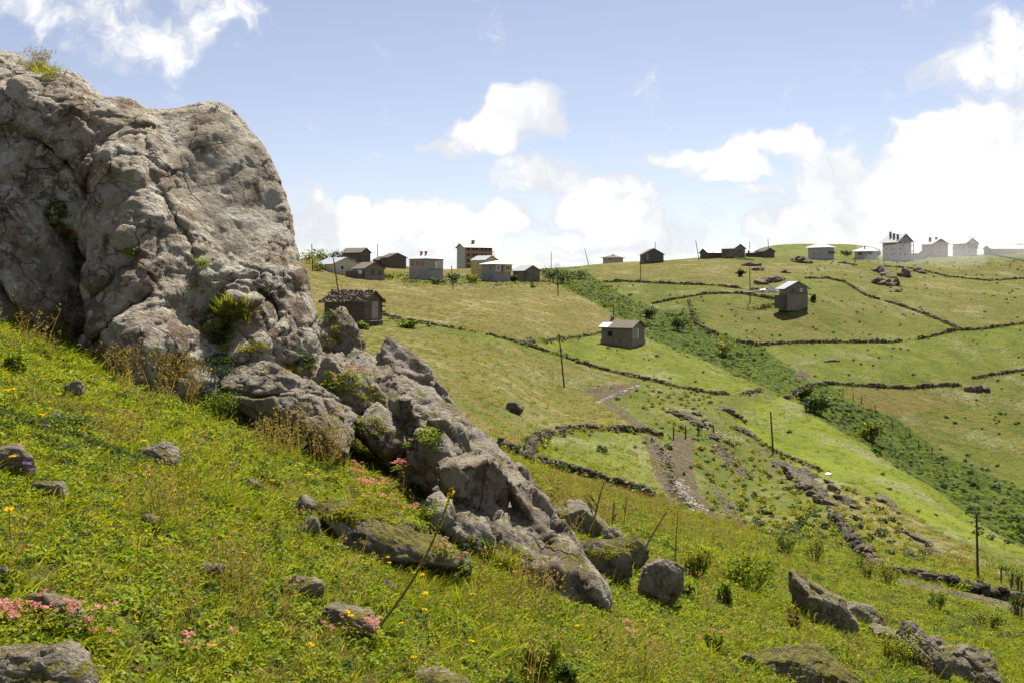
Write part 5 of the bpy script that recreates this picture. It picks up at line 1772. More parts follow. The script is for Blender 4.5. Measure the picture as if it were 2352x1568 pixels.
def window(root, face, s, z, w, h, a, b, frame=None, glass=None, nm="window"):
    """a window on face '-y', '+x', '-x': s is the place along the face"""
    frame = frame or M_WHITEFRAME
    t = 0.09
    d = 0.07

    def mk(u0, u1, z0, z1, o0, o1):
        if face == '-y':
            return (u0, u1, -b / 2 - o1, -b / 2 - o0, z0, z1)
        if face == '+y':
            return (u0, u1, b / 2 + o0, b / 2 + o1, z0, z1)
        if face == '+x':
            return (a / 2 + o0, a / 2 + o1, u0, u1, z0, z1)
        return (-a / 2 - o1, -a / 2 - o0, u0, u1, z0, z1)
    u0, u1 = s - w / 2, s + w / 2
    bx = [mk(u0, u0 + t, z, z + h, 0.0, d), mk(u1 - t, u1, z, z + h, 0.0, d), mk(u0 + t, u1 - t, z, z + t, 0.0, d), mk(u0 + t, u1 - t, z + h - t, z + h, 0.0, d)]
    o = part(nm, frame, root, bx)
    part("pane", glass or M_GLASS, o, [mk(u0 + t, u1 - t, z + t, z + h - t, 0.004, 0.025)])
    return o


def planks(root, face, a, b, z0, z1, n, mat, u0=None, u1=None, vertical=False, gap=0.02, th=0.05, seed=0):
    """boards nailed on a face, one object each"""
    r = np.random.default_rng(seed)
    L = a if face in ('-y', '+y') else b
    lo, hi = (-L / 2 if u0 is None else u0), (L / 2 if u1 is None else u1)
    for i in range(n):
        if vertical:
            w = (hi - lo) / n
            p, q, zz0, zz1 = lo + i * w + gap / 2, lo + (i + 1) * w - gap / 2, z0 + r.uniform(-.05, .05), z1 + r.uniform(-.08, .05)
        else:
            w = (z1 - z0) / n
            p, q, zz0, zz1 = lo + r.uniform(-.06, .02), hi + r.uniform(-.02, .06), z0 + i * w + gap / 2, z0 + (i + 1) * w - gap / 2
        o0, o1 = 0.002, th + r.uniform(0, 0.03)
        if face == '-y':
            bx = (p, q, -b / 2 - o1, -b / 2 - o0, zz0, zz1)
        elif face == '+x':
            bx = (a / 2 + o0, a / 2 + o1, p, q, zz0, zz1)
        else:
            bx = (-a / 2 - o1, -a / 2 - o0, p, q, zz0, zz1)
        part("plank", mat, root, [bx])


def chimney(root, x, y, z0, z1, w=0.6, mat=None):
    c = part("chimney", mat or M_CHIM, root, [(x - w / 2, x + w / 2, y - w / 2, y + w / 2, z0, z1)])
    part("chimney_cap", M_SLAB, c, [(x - w * .7, x + w * .7, y - w * .7, y + w * .7, z1 + 0.002, z1 + 0.14)])
    return c


def site(name, px, Y, yaw, label, cat, row=None, group=None):
    """an Empty on the ground at column px, distance Y"""
    x = (px - CX) / F * Y
    z = gz(x, Y) if row is None else (HY - row) / F * Y
    return link(name, None, label=label, cat=cat, group=group, loc=(x, Y, z), rot=(0, 0, math.radians(yaw)))


# ------------------------------------------------------------------ the village
def log_cabin():
    Y = 163
    t = site("log_cabin", 812, Y, -26, "old dark log cabin with a ragged mossy tile roof above the field wall", "cabin", row=736)
    a, b, h = 7.2, 5.0, 3.0
    gable_walls(t, a, b, h, 1.45, M_LOG, -2.5)
    planks(t, '-y', a, b, 0.1, h - 0.1, 12, M_LOG, th=0.12, gap=0.04, seed=1)
    planks(t, '+x', a, b, 0.3, h, 7, M_PALEWOOD, -0.4, 1.4, vertical=True, seed=2)
    planks(t, '+x', a, b, 0.2, h, 10, M_LOG, -2.5, -0.5, seed=3, th=0.1)
    planks(t, '+x', a, b, 0.2, h, 4, M_LOG, 1.5, 2.5, vertical=True, seed=4, th=0.1)
    part("foundation", M_STONEWALL, t, [(-a / 2 - .12, a / 2 + .14, -b / 2 - .16, b / 2 + .1, -2.6, 0.08)])
    window(t, '-y', -2.3, 0.9, 1.2, 1.4, a, b + .3, M_LOG, M_HOLE, "opening")
    rf = gable_roof(t, a, b, h, 1.45, M_TILE, 0.5, 0.16)
    # loose tiles, sods and stones over the roof slopes
    r = np.random.default_rng(5)
    V, Fs, n = [], [], 0
    R2 = []
    for i in range(330):
        sg = -1 if i % 4 else 1
        y = sg * r.uniform(0.05, 3.0); x = r.uniform(-4.1, 4.1)
        z = 3.0 + 1.45 * (1 - abs(y) / 2.5) + 0.22
        s = r.uniform(0.12, 0.30, 3) * np.array([1, 1, 0.5])
        v, f = box_arrays(-s[0], s[0], -s[1], s[1], -s[2], s[2])
        q = np.array(Matrix.Rotation(r.uniform(-.6, .6), 3, 'X') @ Matrix.Rotation(r.uniform(-.5, .5), 3, 'Y') @ Matrix.Rotation(r.uniform(0, 3), 3, 'Z'))
        v = v @ q.T + np.array([x, y, z])
        (V if r.uniform() > 0.12 or x > 0 else R2).append(v)
    for lst, mt, nm in ((V, M_TILE, "loose_tiles"), (R2, M_REDTILE, "red_tiles")):
        f = np.concatenate([box_arrays(0, 1, 0, 1, 0, 1)[1] + 8 * i for i in range(len(lst))])
        link(nm, mesh_from(nm, np.concatenate(lst), f, mt, False), rf, kind="stuff")
    part("metal_sheet", M_TIN, rf, [(-3.9, -0.2, -3.08, -2.6, 2.86, 2.9)])
    for s in (0, 1, 2):
        part("beam_end", M_LOG, t, [(a / 2 + .02, a / 2 + 0.9, 2.0 + .0, 2.22, 2.9 - s * 0.8, 3.1 - s * 0.8)])
    part("porch_post", M_LOG, t, [(a / 2 + .9, a / 2 + 1.05, -2.4, -2.25, -2.2, 0.0)])
    part("porch_deck", M_WOOD, t, [(a / 2 + .16, a / 2 + 1.3, -2.6, 2.4, -0.05, 0.07)])


log_cabin()


def stone_cabin():
    Y = 193
    t = site("hill_cabin", 1431, Y, -36, "weathered plank cabin on a stone base with patched roof on the light green slope", "cabin", row=787)
    a, b, h = 6.3, 4.7, 2.9
    gable_walls(t, a, b, h, 1.15, M_WOOD, -3)
    part("foundation", M_STONEWALL, t, [(-a / 2 - .14, a / 2 + .16, -b / 2 - .18, b / 2 + .12, -3.2, 0.75)])
    planks(t, '-y', a, b, 0.8, h, 17, M_WOOD, vertical=True, seed=7)
    planks(t, '+x', a, b, 0.8, h, 6, M_PALEWOOD, -2.2, -0.3, vertical=True, seed=8)
    planks(t, '+x', a, b, 0.8, h, 7, M_WOOD, 0.35, 2.3, vertical=True, seed=9)
    part("door", M_WHITEFRAME, t, [(a / 2 + 0.01, a / 2 + 0.07, -0.15, 0.1, 0.9, 2.7)])
    window(t, '-y', -1.3, 1.2, 1.0, 1.0, a, b + .2, M_LOG, M_HOLE)
    rf = gable_roof(t, a, b, h, 1.15, M_TILE, 0.45, 0.14)
    part("tin_patch", M_WHITEROOF, rf, [(-3.6, -1.6, -2.8, -1.1, 2.72, 2.76)]).rotation_euler = (0.0, 0, 0)
    for o in rf.children:
        # lay the patch on the roof slope
        me = o.data
        for v in me.vertices:
            v.co.z += (1.15 / 2.35) * (2.35 + v.co.y) + 0.36
    chimney(t, -2.4, 0.3, 3.6, 4.7, 0.5)


stone_cabin()


def ruin_house():
    Y = 272
    t = site("hill_house", 1822, Y, -82, "dark timber house on a pale stone base beside a rubble heap", "house", row=690)
    t.scale = (0.82, 0.82, 0.82)
    a, b, h = 6.6, 6.4, 4.2
    gable_walls(t, a, b, h, 1.7, M_WOOD, -3)
    part("foundation", M_STONEWALL, t, [(-a / 2 - .1, a / 2 + .16, -b / 2 - .14, b / 2 + .14, -3.2, 2.1)])
    planks(t, '+x', a, b, 2.25, h, 9, M_WOOD, seed=11)
    planks(t, '-y', a, b, 2.2, h, 8, M_PALEWOOD, vertical=True, seed=12)
    window(t, '+x', 1.2, 2.7, 1.1, 1.1, a + .2, b)
    window(t, '+x', -1.3, 2.7, 1.1, 1.1, a + .2, b, M_LOG)
    part("curtain", M_CLOTH, t, [(a / 2 + .125, a / 2 + .14, 1.0, 1.35, 2.8, 3.7)])
    gable_roof(t, a, b, h, 1.7, M_TIN, 0.55, 0.13, 0.9)
    part("floor_beam", M_LOG, t, [(a / 2 + .17, a / 2 + .3, -b / 2 - .2, b / 2 + .2, 2.1, 2.25)])
    part("lean_to", M_LOG, t, [(-1.5, 2.6, -b / 2 - 2.4, -b / 2 - .16, -2.6, 1.6)])


ruin_house()


def cabin(px, Y, yaw, a, b, h, rise, label, wall=None, roof=None, n_win=1, row=None, hip=False, door=True, over=0.45, wood=True, asym=0.0, group=None, base=None, name="cabin", frame=None, win=None, cat="cabin"):
    t = site(name, px, Y, yaw, label, cat, row=row, group=group)
    wall = wall or M_WOOD
    if hip:
        part("wall", wall, t, [(-a / 2, a / 2, -b / 2, b / 2, -3, h)])
        hip_roof(t, a, b, h, rise, roof or M_TIN, over)
    else:
        gable_walls(t, a, b, h, rise, wall, -3)
        gable_roof(t, a, b, h, rise, roof or M_TIN, over, 0.12, asym)
    if base:
        part("foundation", base, t, [(-a / 2 - .08, a / 2 + .08, -b / 2 - .08, b / 2 + .08, -3.2, 0.7)])
    if wood:
        part("corner_post", M_LOG, t, [(a / 2 - .05, a / 2 + .1, -b / 2 - .1, -b / 2 + .05, -2.9, h)])
    if win is None:
        win = []
        for i in range(n_win):
            win.append(('+x', (i - (n_win - 1) / 2) * b / (n_win + 0.3), h * 0.42, 0.9, 1.0))
            win.append(('-y', (i - (n_win - 1) / 2) * a / (n_win + 0.3), h * 0.42, 0.9, 1.0))
    for fc, s, z, w, hh in win:
        window(t, fc, s, z, w, hh, a, b, frame or (M_LOG if wood else M_WHITEFRAME))
    if door:
        part("door", M_LOG, t, [(-0.45 - a * .25, 0.45 - a * .25, -b / 2 - .06, -b / 2 - .004, 0.05, 2.0)])
    return t


# left village
t = cabin(775, 312, -48, 9.5, 9.5, 2.9, 1.9, "beige plastered house with a pale sheet roof behind the leaning pole", M_BEIGE, M_TIN, 1, row=630, wood=False, name="house", cat="house",
          win=[('+x', -1.4, 1.3, 1.1, 1.1), ('-y', 0.8, 0.8, 1.3, 1.9)])
t = cabin(846, 302, -52, 7.0, 6.4, 2.9, 1.7, "tumbledown plank shack with a torn roof in front of the beige house", M_WOOD, M_TILE, 1, row=640, base=M_STONEWALL,
          win=[('+x', -0.6, 0.9, 1.2, 1.9), ('+x', 1.6, 0.9, 0.9, 1.4)], cat="shack", name="shack")
part("lean_to", M_LOG, t, [(-4.6, -3.52, -4.6, 2.0, -2.9, 2.2)])
part("side_shed", M_LOG, t, [(-3.5, 3.0, -5.4, -3.22, -2.9, 2.1)])
part("torn_sheet", M_TIN, t, [(-3.6, 2.2, -5.7, -3.4, 2.12, 2.2)])
part("torn_sheet", M_WHITEROOF, t, [(2.3, 3.3, -5.0, -4.0, 1.3, 2.3)])
t = cabin(818, 385, -28, 8.5, 6.0, 2.6, 1.6, "long brown barn half hidden behind the bushes on the skyline", M_LOG, M_TILE, 1, row=597, name="barn", cat="barn")
t = cabin(904, 382, -58, 6.5, 7.0, 2.2, 1.5, "dark open-fronted cabin on the skyline beside its low twin", M_LOG, M_DARKROOF, 1, row=606,
          win=[('+x', -0.9, 0.9, 1.3, 1.0), ('+x', 0.9, 0.9, 1.3, 1.0)])
t = cabin(880, 388, -58, 6.0, 5.5, 1.5, 1.3, "low dark lean cabin on the skyline left of its open-fronted twin", M_LOG, M_DARKROOF, 0, row=607)


def concrete_house():
    t = site("concrete_house", 979, 326, -38, "bare concrete two-storey house with two chimneys and a white hip roof", "house", row=640)
    a, b, h = 8.2, 6.6, 6.0
    part("wall", M_CONCRETE, t, [(-a / 2, a / 2, -b / 2, b / 2, -3, h)])
    hip_roof(t, a, b, h, 1.7, M_WHITEROOF, 0.65)
    part("lower_render", M_GREYPLASTER, t, [(-a / 2 - .04, a / 2 - .1, -b / 2 - .06, -b / 2 - .004, -2.9, 3.0)])
    part("plinth", M_STONEWALL, t, [(-a / 2 - .12, a / 2 + .12, -b / 2 - .14, b / 2 + .1, -3.1, -0.2)])
    for s in (-2.7, -0.6, 1.4):
        part("brick_infill", M_BRICK, t, [(s - .55, s + .55, -b / 2 - .03, -b / 2 - .004, 3.9, 5.2)])
    for s in (-2.2, 0.4):
        window(t, '-y', s, 1.6, 0.6, 0.5, a, b + .13, M_SLAB)
    part("balcony_slab", M_SLAB, t, [(a / 2 + .004, a / 2 + .9, -b / 2, b / 2 - 1.2, 3.0, 3.2)])
    part("door", M_WHITEFRAME, t, [(a / 2 + .004, a / 2 + .05, -0.4, 0.5, 3.25, 5.2)])
    part("upper_panel", M_BEIGE, t, [(a / 2 + .004, a / 2 + .04, 0.7, b / 2 - .1, 3.25, 5.8)])
    for x in (-1.2, 0.7):
        chimney(t, x, -0.9, 6.4, 8.3, 0.55)


concrete_house()


def apartment_block():
    Y = 520
    t = site("apartment_block", 1090, Y, 21, "unfinished brick apartment block with a white gable end and sheet roof", "building", row=614)
    a, b, h = 14.0, 13.0, 9.6
    gable_walls(t, a, b, h, 2.1, M_BRICK, -14)
    part("white_end", M_WHITE, t, [(-a / 2 - .12, -a / 2 - .01, -b / 2, b / 2, -14, h)])
    poly_part("white_gable", M_WHITE, t, [(-a / 2 - .12, -b / 2, h), (-a / 2 - .12, b / 2, h), (-a / 2 - .12, 0, h + 2.05), (-a / 2 - .01, -b / 2, h), (-a / 2 - .01, b / 2, h), (-a / 2 - .01, 0, h + 2.05)],
              [(0, 2, 1), (3, 4, 5), (0, 1, 4, 3), (1, 2, 5, 4), (2, 0, 3, 5)])
    gable_roof(t, a, b, h, 2.1, M_WHITEROOF, 0.9, 0.2)
    for k in range(5):
        z = -4 + k * 2.75
        part("floor_slab", M_SLAB, t, [(-a / 2 + .02, a / 2 + .12, -b / 2 - .10, -b / 2 - .003, z, z + 0.28)])
        for s in (-5.4, -2.7, -1.2, 1.8, 3.6, 5.6):
            if k == 3 and s > 5:
                continue
            window(t, '-y', s, z + 1.0, 1.1, 1.15, a, b, M_BRICK, M_HOLE)
    for k in range(4):
        part("stair_window", M_GLASS, t, [(-a / 2 - .16, -a / 2 - .125, -2.4, -1.6, -4 + k * 2.8, -2.4 + k * 2.8)])
    for s in (0, 1, 2):
        part("scaffold_pole", M_POLE, t, [(a / 2 + 1.0 + 0.0, a / 2 + 1.12, -b / 2 + s * 1.8, -b / 2 + s * 1.8 + .12, -12, 8.2 - s)])
    for z in (-1, 2, 5, 7.5):
        part("scaffold_rail", M_POLE, t, [(a / 2 + 0.13, a / 2 + 1.2, -b / 2 - .1, -b / 2 + 3.9, z, z + .1)])
    chimney(t, -1.0, -0.6, h + 1.6, h + 3.6, 1.3)


apartment_block()


def yellow_houses():
    t = cabin(1113, 342, -40, 6.0, 6.4, 6.2, 1.4, "tall mustard house with a mono-pitched sheet roof behind the balcony house", M_YELLOWWALL, M_TIN, 1, row=642, wood=False, door=False, over=0.3, name="house", cat="house",
              win=[('-y', 0.2, 4.1, 0.8, 1.5), ('+x', -0.8, 4.6, 0.6, 0.8)])
    part("lower_plaster", M_BEIGE, t, [(3.004, 3.05, -3.1, 0.5, -2.9, 6.1)])
    t = site("balcony_house", 1140, 327, -42, "grey and yellow two-storey house with a balcony and shuttered window", "house", row=645)
    a, b, h = 5.8, 7.2, 5.0
    part("wall", M_GREYPLASTER, t, [(-a / 2, a / 2, -b / 2, b / 2, -3, h)])
    part("upper_storey", M_YELLOWWALL, t, [(a / 2 + .01, a / 2 + .45, 0.2, b / 2, 2.75, h - .02)])
    part("recess_wall", M_BEIGE, t, [(a / 2 + .004, a / 2 + .04, -b / 2 + .1, 0.18, 2.75, h - .02)])
    part("lower_wall", M_CONCRETE, t, [(a / 2 + .004, a / 2 + .2, -b / 2 + .0, b / 2 - .2, -2.9, 2.5)])
    part("balcony_slab", M_SLAB, t, [(a / 2 + .21, a / 2 + .9, -b / 2, 0.18, 2.5, 2.7)])
    window(t, '+x', 1.9, 3.3, 1.0, 1.2, a + .9, b)
    for s in (1.15, 2.65):
        part("shutter", M_REDFRAME, t, [(a / 2 + .455, a / 2 + .5, s - .22, s + .22, 3.3, 4.5)])
    window(t, '+x', -2.2, 3.3, 1.1, 1.1, a + .1, b)
    part("door", M_LOG, t, [(a / 2 + .045, a / 2 + .09, -0.9, -0.1, 2.75, 4.7)])
    window(t, '-y', 1.0, 3.2, 0.7, 1.1, a, b, M_BEIGE)
    for s in (-1.6, 0.0, 1.4):
        part("pillar", M_CONCRETE, t, [(s - .12, s + .12, -b / 2 - .5, -b / 2 - .26, -2.9, 2.4)])
    hip_roof(t, a, b, h, 1.25, M_WHITEROOF, 0.8)
    t = cabin(1209, 336, -50, 5.6, 6.6, 2.5, 1.6, "dark plank cabin at the end of the village beside the shrubs", M_WOOD, M_TIN, 1, row=640,
              win=[('+x', 0.3, 0.9, 1.0, 1.0), ('+x', -1.8, 0.9, 0.8, 1.0)])
    planks(t, '+x', 5.6, 6.6, 0.0, 2.4, 5, M_LOG, -3.2, -2.4, vertical=True, seed=21)


yellow_houses()

# ridge on the right
t = cabin(1408, 425, -30, 6.6, 5.2, 1.9, 1.2, "small hip-roofed hut sunk behind the ridge line", M_BEIGE, M_TILE, 1, row=604, hip=True, wood=False, door=False, name="hut", cat="hut", over=0.9)
part("antenna_base", M_CHIM, t, [(-0.3, 0.3, -.3, .3, 2.7, 3.4)])
t = cabin(1497, 402, -86, 7.5, 7.6, 3.2, 2.1, "dark gabled barn standing tall on the ridge", M_LOG, M_DARKROOF, 0, row=604, base=M_STONEWALL, name="barn", cat="barn", win=[('+x', -1.9, 1.2, 0.7, 1.6)])
planks(t, '+x', 7.5, 7.6, 0.8, 3.1, 5, M_PALEWOOD, -2.9, -2.0, vertical=True, seed=23)
part("deck", M_WOOD, t, [(3.8, 5.2, -3.6, 3.6, 0.5, 0.72)])
t = cabin(1640, 402, 22, 9.0, 5.5, 1.7, 1.5, "low long barn with a pale roof on the ridge", M_LOG, M_TIN, 0, row=591, name="barn", cat="barn", win=[])
t = cabin(1684, 398, -52, 6.2, 6.4, 2.7, 1.6, "plank barn with a tin roof overlapping the low long barn", M_WOOD, M_TIN, 1, row=588, name="barn", cat="barn")
t = cabin(1737, 400, -50, 6.2, 5.0, 1.2, 1.3, "low dark cabin with a pale roof edge left of its twin on the ridge", M_LOG, M_TIN, 0, row=588)
t = cabin(1757, 397, -60, 4.6, 5.4, 1.6, 1.2, "low dark cabin right of its twin on the ridge", M_LOG, M_DARKROOF, 0, row=588)
t = cabin(1886, 396, -40, 7.6, 6.2, 3.0, 1.7, "white house with a grey hip roof and small balcony on the ridge", M_WHITE, M_TIN, 1, row=588, hip=True, wood=False, door=False, over=0.8, name="house", cat="house", frame=M_REDFRAME,
          win=[('+x', -1.5, 1.3, 0.9, 1.0), ('+x', 1.5, 1.3, 0.9, 1.0), ('-y', -1.5, 0.6, 0.4, 0.5), ('-y', 1.0, 0.6, 0.4, 0.5)])
part("balcony", M_LOG, t, [(3.81, 4.6, -2.4, 2.4, 0.9, 1.5)])
t = cabin(1989, 392, -22, 7.6, 6.2, 1.9, 1.5, "low white bungalow with a bright roof and red chimney", M_WHITE, M_WHITEROOF, 1, row=590, hip=True, wood=False, door=False, over=0.9, name="bungalow", cat="house", frame=M_REDFRAME,
          win=[('-y', -1.8, 0.6, 1.5, 0.9), ('-y', 1.8, 0.6, 1.5, 0.9)])
chimney(t, -0.4, -1.2, 2.2, 3.7, 0.5)


def big_white_house():
    t = site("white_house", 2060, 386, -62, "tall white three-storey house with red windows and three chimneys", "house", row=590)
    t.scale = (0.86, 0.86, 0.95)
    a, b, h = 8.4, 8.0, 6.0
    gable_walls(t, a, b, h, 2.6, M_WHITE, -3)
    gable_roof(t, a, b, h, 2.6, M_TIN, 0.8, 0.16, 0.5)
    for z in (0.4, 2.4, 4.6):
        for s in (-2.7, 0.2) + ((2.9,) if z > 4 else ()):
            window(t, '+x', s, z, 0.95, 0.95, a, b, M_REDFRAME)
        for s in (-2.0, 0.9, 2.2):
            window(t, '-y', s, z, 0.6, 0.9, a, b, M_REDFRAME)
    part("bay", M_WHITE, t, [(a / 2 + .004, a / 2 + 1.0, -1.2, 2.2, 2.2, 4.2)])
    part("balcony_slab", M_SLAB, t, [(a / 2 + .004, a / 2 + 1.1, -1.3, b / 2, 4.2, 4.35)])
    part("balcony_rail", M_GREYPLASTER, t, [(a / 2 + 1.0, a / 2 + 1.1, -1.3, 2.2, 4.352, 5.2)])
    part("attic_light", M_REDFRAME, t, [(a / 2 + .004, a / 2 + .05, -.25, .25, 7.2, 7.9)])
    part("side_post", M_WHITE, t, [(a / 2 - .4, a / 2 - .1, b / 2 + 1.5, b / 2 + 1.8, -2.8, 5.4)])
    part("side_floor", M_SLAB, t, [(a / 2 - 3.0, a / 2, b / 2 + .004, b / 2 + 1.9, 2.0, 2.2)])
    for x, y, z in ((2.8, -2.6, 8.4), (0.2, -2.0, 8.9), (-2.4, -1.2, 9.6)):
        chimney(t, x, y, 6.6, z, 0.7)
    an = cabin(2108, 388, -62, 3.4, 3.4, 1.6, 1.0, "small white annex beside the tall white house", M_WHITE, M_TIN, 0, row=592, wood=False, door=False, win=[('+x', 0.2, 0.8, 0.5, 0.6)], name="annex", cat="house")


big_white_house()
t = cabin(2147, 400, -75, 8.0, 8.8, 5.0, 2.0, "bare brick house fading into the mist", M_BRICK, M_TIN, 0, row=588, wood=False, door=False, over=0.8, name="house", cat="house",
          win=[('+x', -2.2, 3.2, 1.0, 1.0), ('+x', 1.8, 3.2, 1.0, 1.0), ('+x', -2.2, 0.8, 1.0, 1.0), ('+x', 1.8, 0.8, 1.0, 1.0)])
t.scale = (0.78, 0.78, 0.9)
for z in (2.4, 4.8):
    part("floor_slab", M_SLAB, t, [(4.004, 4.6, -4.6, 4.6, z, z + .25)])
chimney(t, -1.0, -1.9, 6.0, 7.7, 0.9); chimney(t, 1.2, 0.0, 6.8, 7.8, 0.8)
t = cabin(2216, 404, -66, 8.0, 7.6, 5.0, 2.1, "pale house with side balconies standing in the mist", M_WHITE, M_TIN, 0, row=586, wood=False, door=False, over=0.9, name="house", cat="house",
          win=[('+x', -1.6, 0.8, 1.3, 1.0), ('+x', 2.0, 0.8, 1.3, 1.0), ('+x', -1.6, 2.9, 1.3, 1.0), ('+x', 2.0, 2.9, 1.3, 1.0)])
t.scale = (0.78, 0.78, 0.9)
part("balcony", M_WOOD, t, [(-3.0, 3.0, -5.0, -3.82, 2.4, 3.3)])
part("upper_bay", M_GREYPLASTER, t, [(4.004, 4.7, -2.2, 3.8, 2.6, 4.8)])
chimney(t, 1.0, 2.2, 5.8, 7.6, 0.9)
t = cabin(2308, 402, 6, 14.0, 5.0, 1.7, 1.2, "long low shed with a pale roof at the end of the ridge", M_PALEWOOD, M_WHITEROOF, 0, row=582, wood=False, door=False, name="shed", cat="shed", win=[])

# ------------------------------------------------------------------ dry stone walls
STONE_KINDS = []
for i in range(6):
    d_, f_ = ico(1)
    rr_ = np.random.default_rng(900 + i)
    v_ = d_ * rr_.uniform(0.75, 1.15, (len(d_), 1)) * np.array([1.0, 0.75, 0.62])
    STONE_KINDS.append((v_, f_, mesh_from("stone", v_, f_, M_STONE, False)))


WALLS = []


def wall_line(pts, lo, hi):
    out = []
    for (x0, y0), (x1, y1) in zip(pts[:-1], pts[1:]):
        n = max(2, int(math.hypot(x1 - x0, y1 - y0) / 9))
        for k in range(n):
            t = k / n
            out.append(hit(x0 + (x1 - x0) * t, y0 + (y1 - y0) * t, lo, hi))
    out.append(hit(*pts[-1], lo, hi))
    # drop jumps across hidden ground
    good = [out[0]]
    for p in out[1:]:
        if (p - good[-1]).length < 26:
            good.append(p)
    return good


def stone_wall(pts, label, lo, hi, height=0.9, size=0.36, single=False, seed=0, gapp=0.03, name="stone_wall"):
    r = np.random.default_rng(seed)
    line = wall_line(pts, lo, hi)
    root = link(name, None, label=label, cat="stone wall", group="dry stone walls", kind="thing", loc=line[0])
    P = np.array([p[:] for p in line])
    seg = np.linalg.norm(np.diff(P, axis=0), axis=1)
    s_ = np.concatenate([[0], np.cumsum(seg)])
    V, Fs, n = [], [], 0
    courses = max(2, int(round(height / (size * 0.62))))
    cnt = 0
    step = size * 0.9
    for dist in np.arange(0, s_[-1], step):
        if r.uniform() < gapp or (not single and math.sin(dist * 0.21 + seed * 1.7) * math.sin(dist * 0.093 + seed) > 0.80):
            continue
        c3 = [np.interp(dist, s_, P[:, j]) for j in range(3)]
        i = min(int(np.searchsorted(s_, dist)), len(seg)) or 1
        d = P[i] - P[i - 1]
        yaw = math.atan2(d[1], d[0])
        hloc = height * (0.8 + 0.3 * math.sin(dist * 0.31 + seed) * math.sin(dist * 0.83 + 2 * seed) + r.normal() * 0.1)
        for c in range(courses):
            if c == courses - 1 and r.uniform() < 0.3:
                continue
            for sd in (-1, 1):
                s = size * r.uniform(0.75, 1.25) * 0.66
                off = sd * size * 0.42 * (1 - 0.35 * c / courses)
                pos = Vector((c3[0] - math.sin(yaw) * off + r.normal() * 0.05, c3[1] + math.cos(yaw) * off + r.normal() * 0.05, c3[2] + (c + 0.3) * hloc / courses + r.normal() * 0.03))
                k = int(r.integers(0, 6))
                rot = (r.normal() * 0.25, r.normal() * 0.25, yaw + r.normal() * 0.3)
                if single and cnt < 295:
                    o = bpy.data.objects.new("stone", STONE_KINDS[k][2])
                    COL.objects.link(o)
                    o.parent = root
                    o.location = pos - root.location
                    o.rotation_euler = rot
                    o.scale = (s, s, s)
                    cnt += 1
                else:
                    v, f, _ = STONE_KINDS[k]
                    m = np.array(Matrix.Rotation(rot[2], 3, 'Z') @ Matrix.Rotation(rot[0], 3, 'X'))
                    V.append(v * s @ m.T + np.array(pos - root.location)); Fs.append(f + n); n += len(v)
    WALLS.append(P)
    if V:
        me = mesh_from("stones", np.concatenate(V), np.concatenate(Fs), M_STONE, False)
        add_attr(me, 'var', np.repeat(r.uniform(0, 1, len(V)), 12))
        link("stones", me, root, kind="stuff")
    return root


stone_wall([(1150, 1028), (1205, 1055), (1265, 1072), (1330, 1090), (1400, 1112), (1460, 1130), (1502, 1145)], "tumbled stone wall along the near side of the small enclosure", 42, 74, 0.7, 0.36, True, 1)
stone_wall([(1212, 1052), (1222, 1022), (1250, 1002), (1300, 990), (1350, 985), (1420, 990), (1480, 992), (1520, 1003)], "stone wall round the uphill side of the small enclosure", 60, 112, 0.7, 0.40, True, 2)
stone_wall([(1912, 1190), (1940, 1225), (1970, 1265), (2012, 1302)], "ragged stone wall dropping down the dry bank", 40, 95, 0.7, 0.40, True, 3)
stone_wall([(2060, 1318), (2140, 1336), (2240, 1362), (2352, 1388), (2450, 1412)], "low stone wall along the lower track at the picture edge", 34, 62, 0.6, 0.34, True, 4)
stone_wall([(880, 724), (960, 742), (1040, 754), (1120, 768), (1200, 790), (1280, 815), (1360, 842), (1440, 862), (1490, 873)], "long stone wall running from the log cabin across the dry hillside", 120, 185, 0.62, 0.40, False, 5)
stone_wall([(1490, 873), (1560, 890), (1640, 905), (1700, 905), (1750, 898)], "stone wall under the light green slope by the gully", 125, 160, 0.56, 0.36, False, 6)
stone_wall([(1200, 788), (1280, 780), (1340, 773), (1382, 765)], "short stone wall joining the weathered plank cabin to the long wall", 150, 225, 0.56, 0.40, False, 7)
stone_wall([(1355, 636), (1450, 648), (1560, 653), (1640, 656), (1725, 666), (1770, 668)], "dark stone wall under the golden field on the ridge", 290, 350, 0.87, 0.50, False, 8)
stone_wall([(1500, 698), (1560, 686), (1620, 676), (1700, 674), (1785, 688)], "stone wall below the lane to the timber house", 270, 320, 0.81, 0.50, False, 9)
stone_wall([(1582, 690), (1588, 715), (1600, 745), (1650, 770), (1700, 786), (1740, 793)], "stone wall turning down the gully edge below the timber house", 235, 300, 0.81, 0.47, False, 10)
stone_wall([(1740, 793), (1820, 787), (1950, 786), (2050, 786), (2120, 778), (2190, 760), (2260, 756), (2352, 743), (2500, 735)], "long curved stone wall across the middle of the opposite hillside", 230, 275, 0.84, 0.47, False, 11)
stone_wall([(1936, 646), (1990, 680), (2060, 700), (2120, 720), (2160, 736), (2205, 756)], "stone wall slanting down the upper pasture to the curved wall", 245, 340, 0.74, 0.47, False, 12)
stone_wall([(1800, 925), (1825, 900), (1850, 887), (1900, 881), (1990, 886), (2080, 891), (2150, 886), (2210, 884)], "stone wall along the lip of the gully on the opposite side", 190, 225, 0.74, 0.43, False, 13)
stone_wall([(2235, 868), (2300, 857), (2352, 850), (2450, 842)], "stone wall at the picture edge above the flat dark boulder", 205, 232, 0.68, 0.43, False, 14)
stone_wall([(1850, 640), (1900, 640), (1936, 648)], "short stone wall behind the timber house", 300, 345, 0.81, 0.50, False, 15)
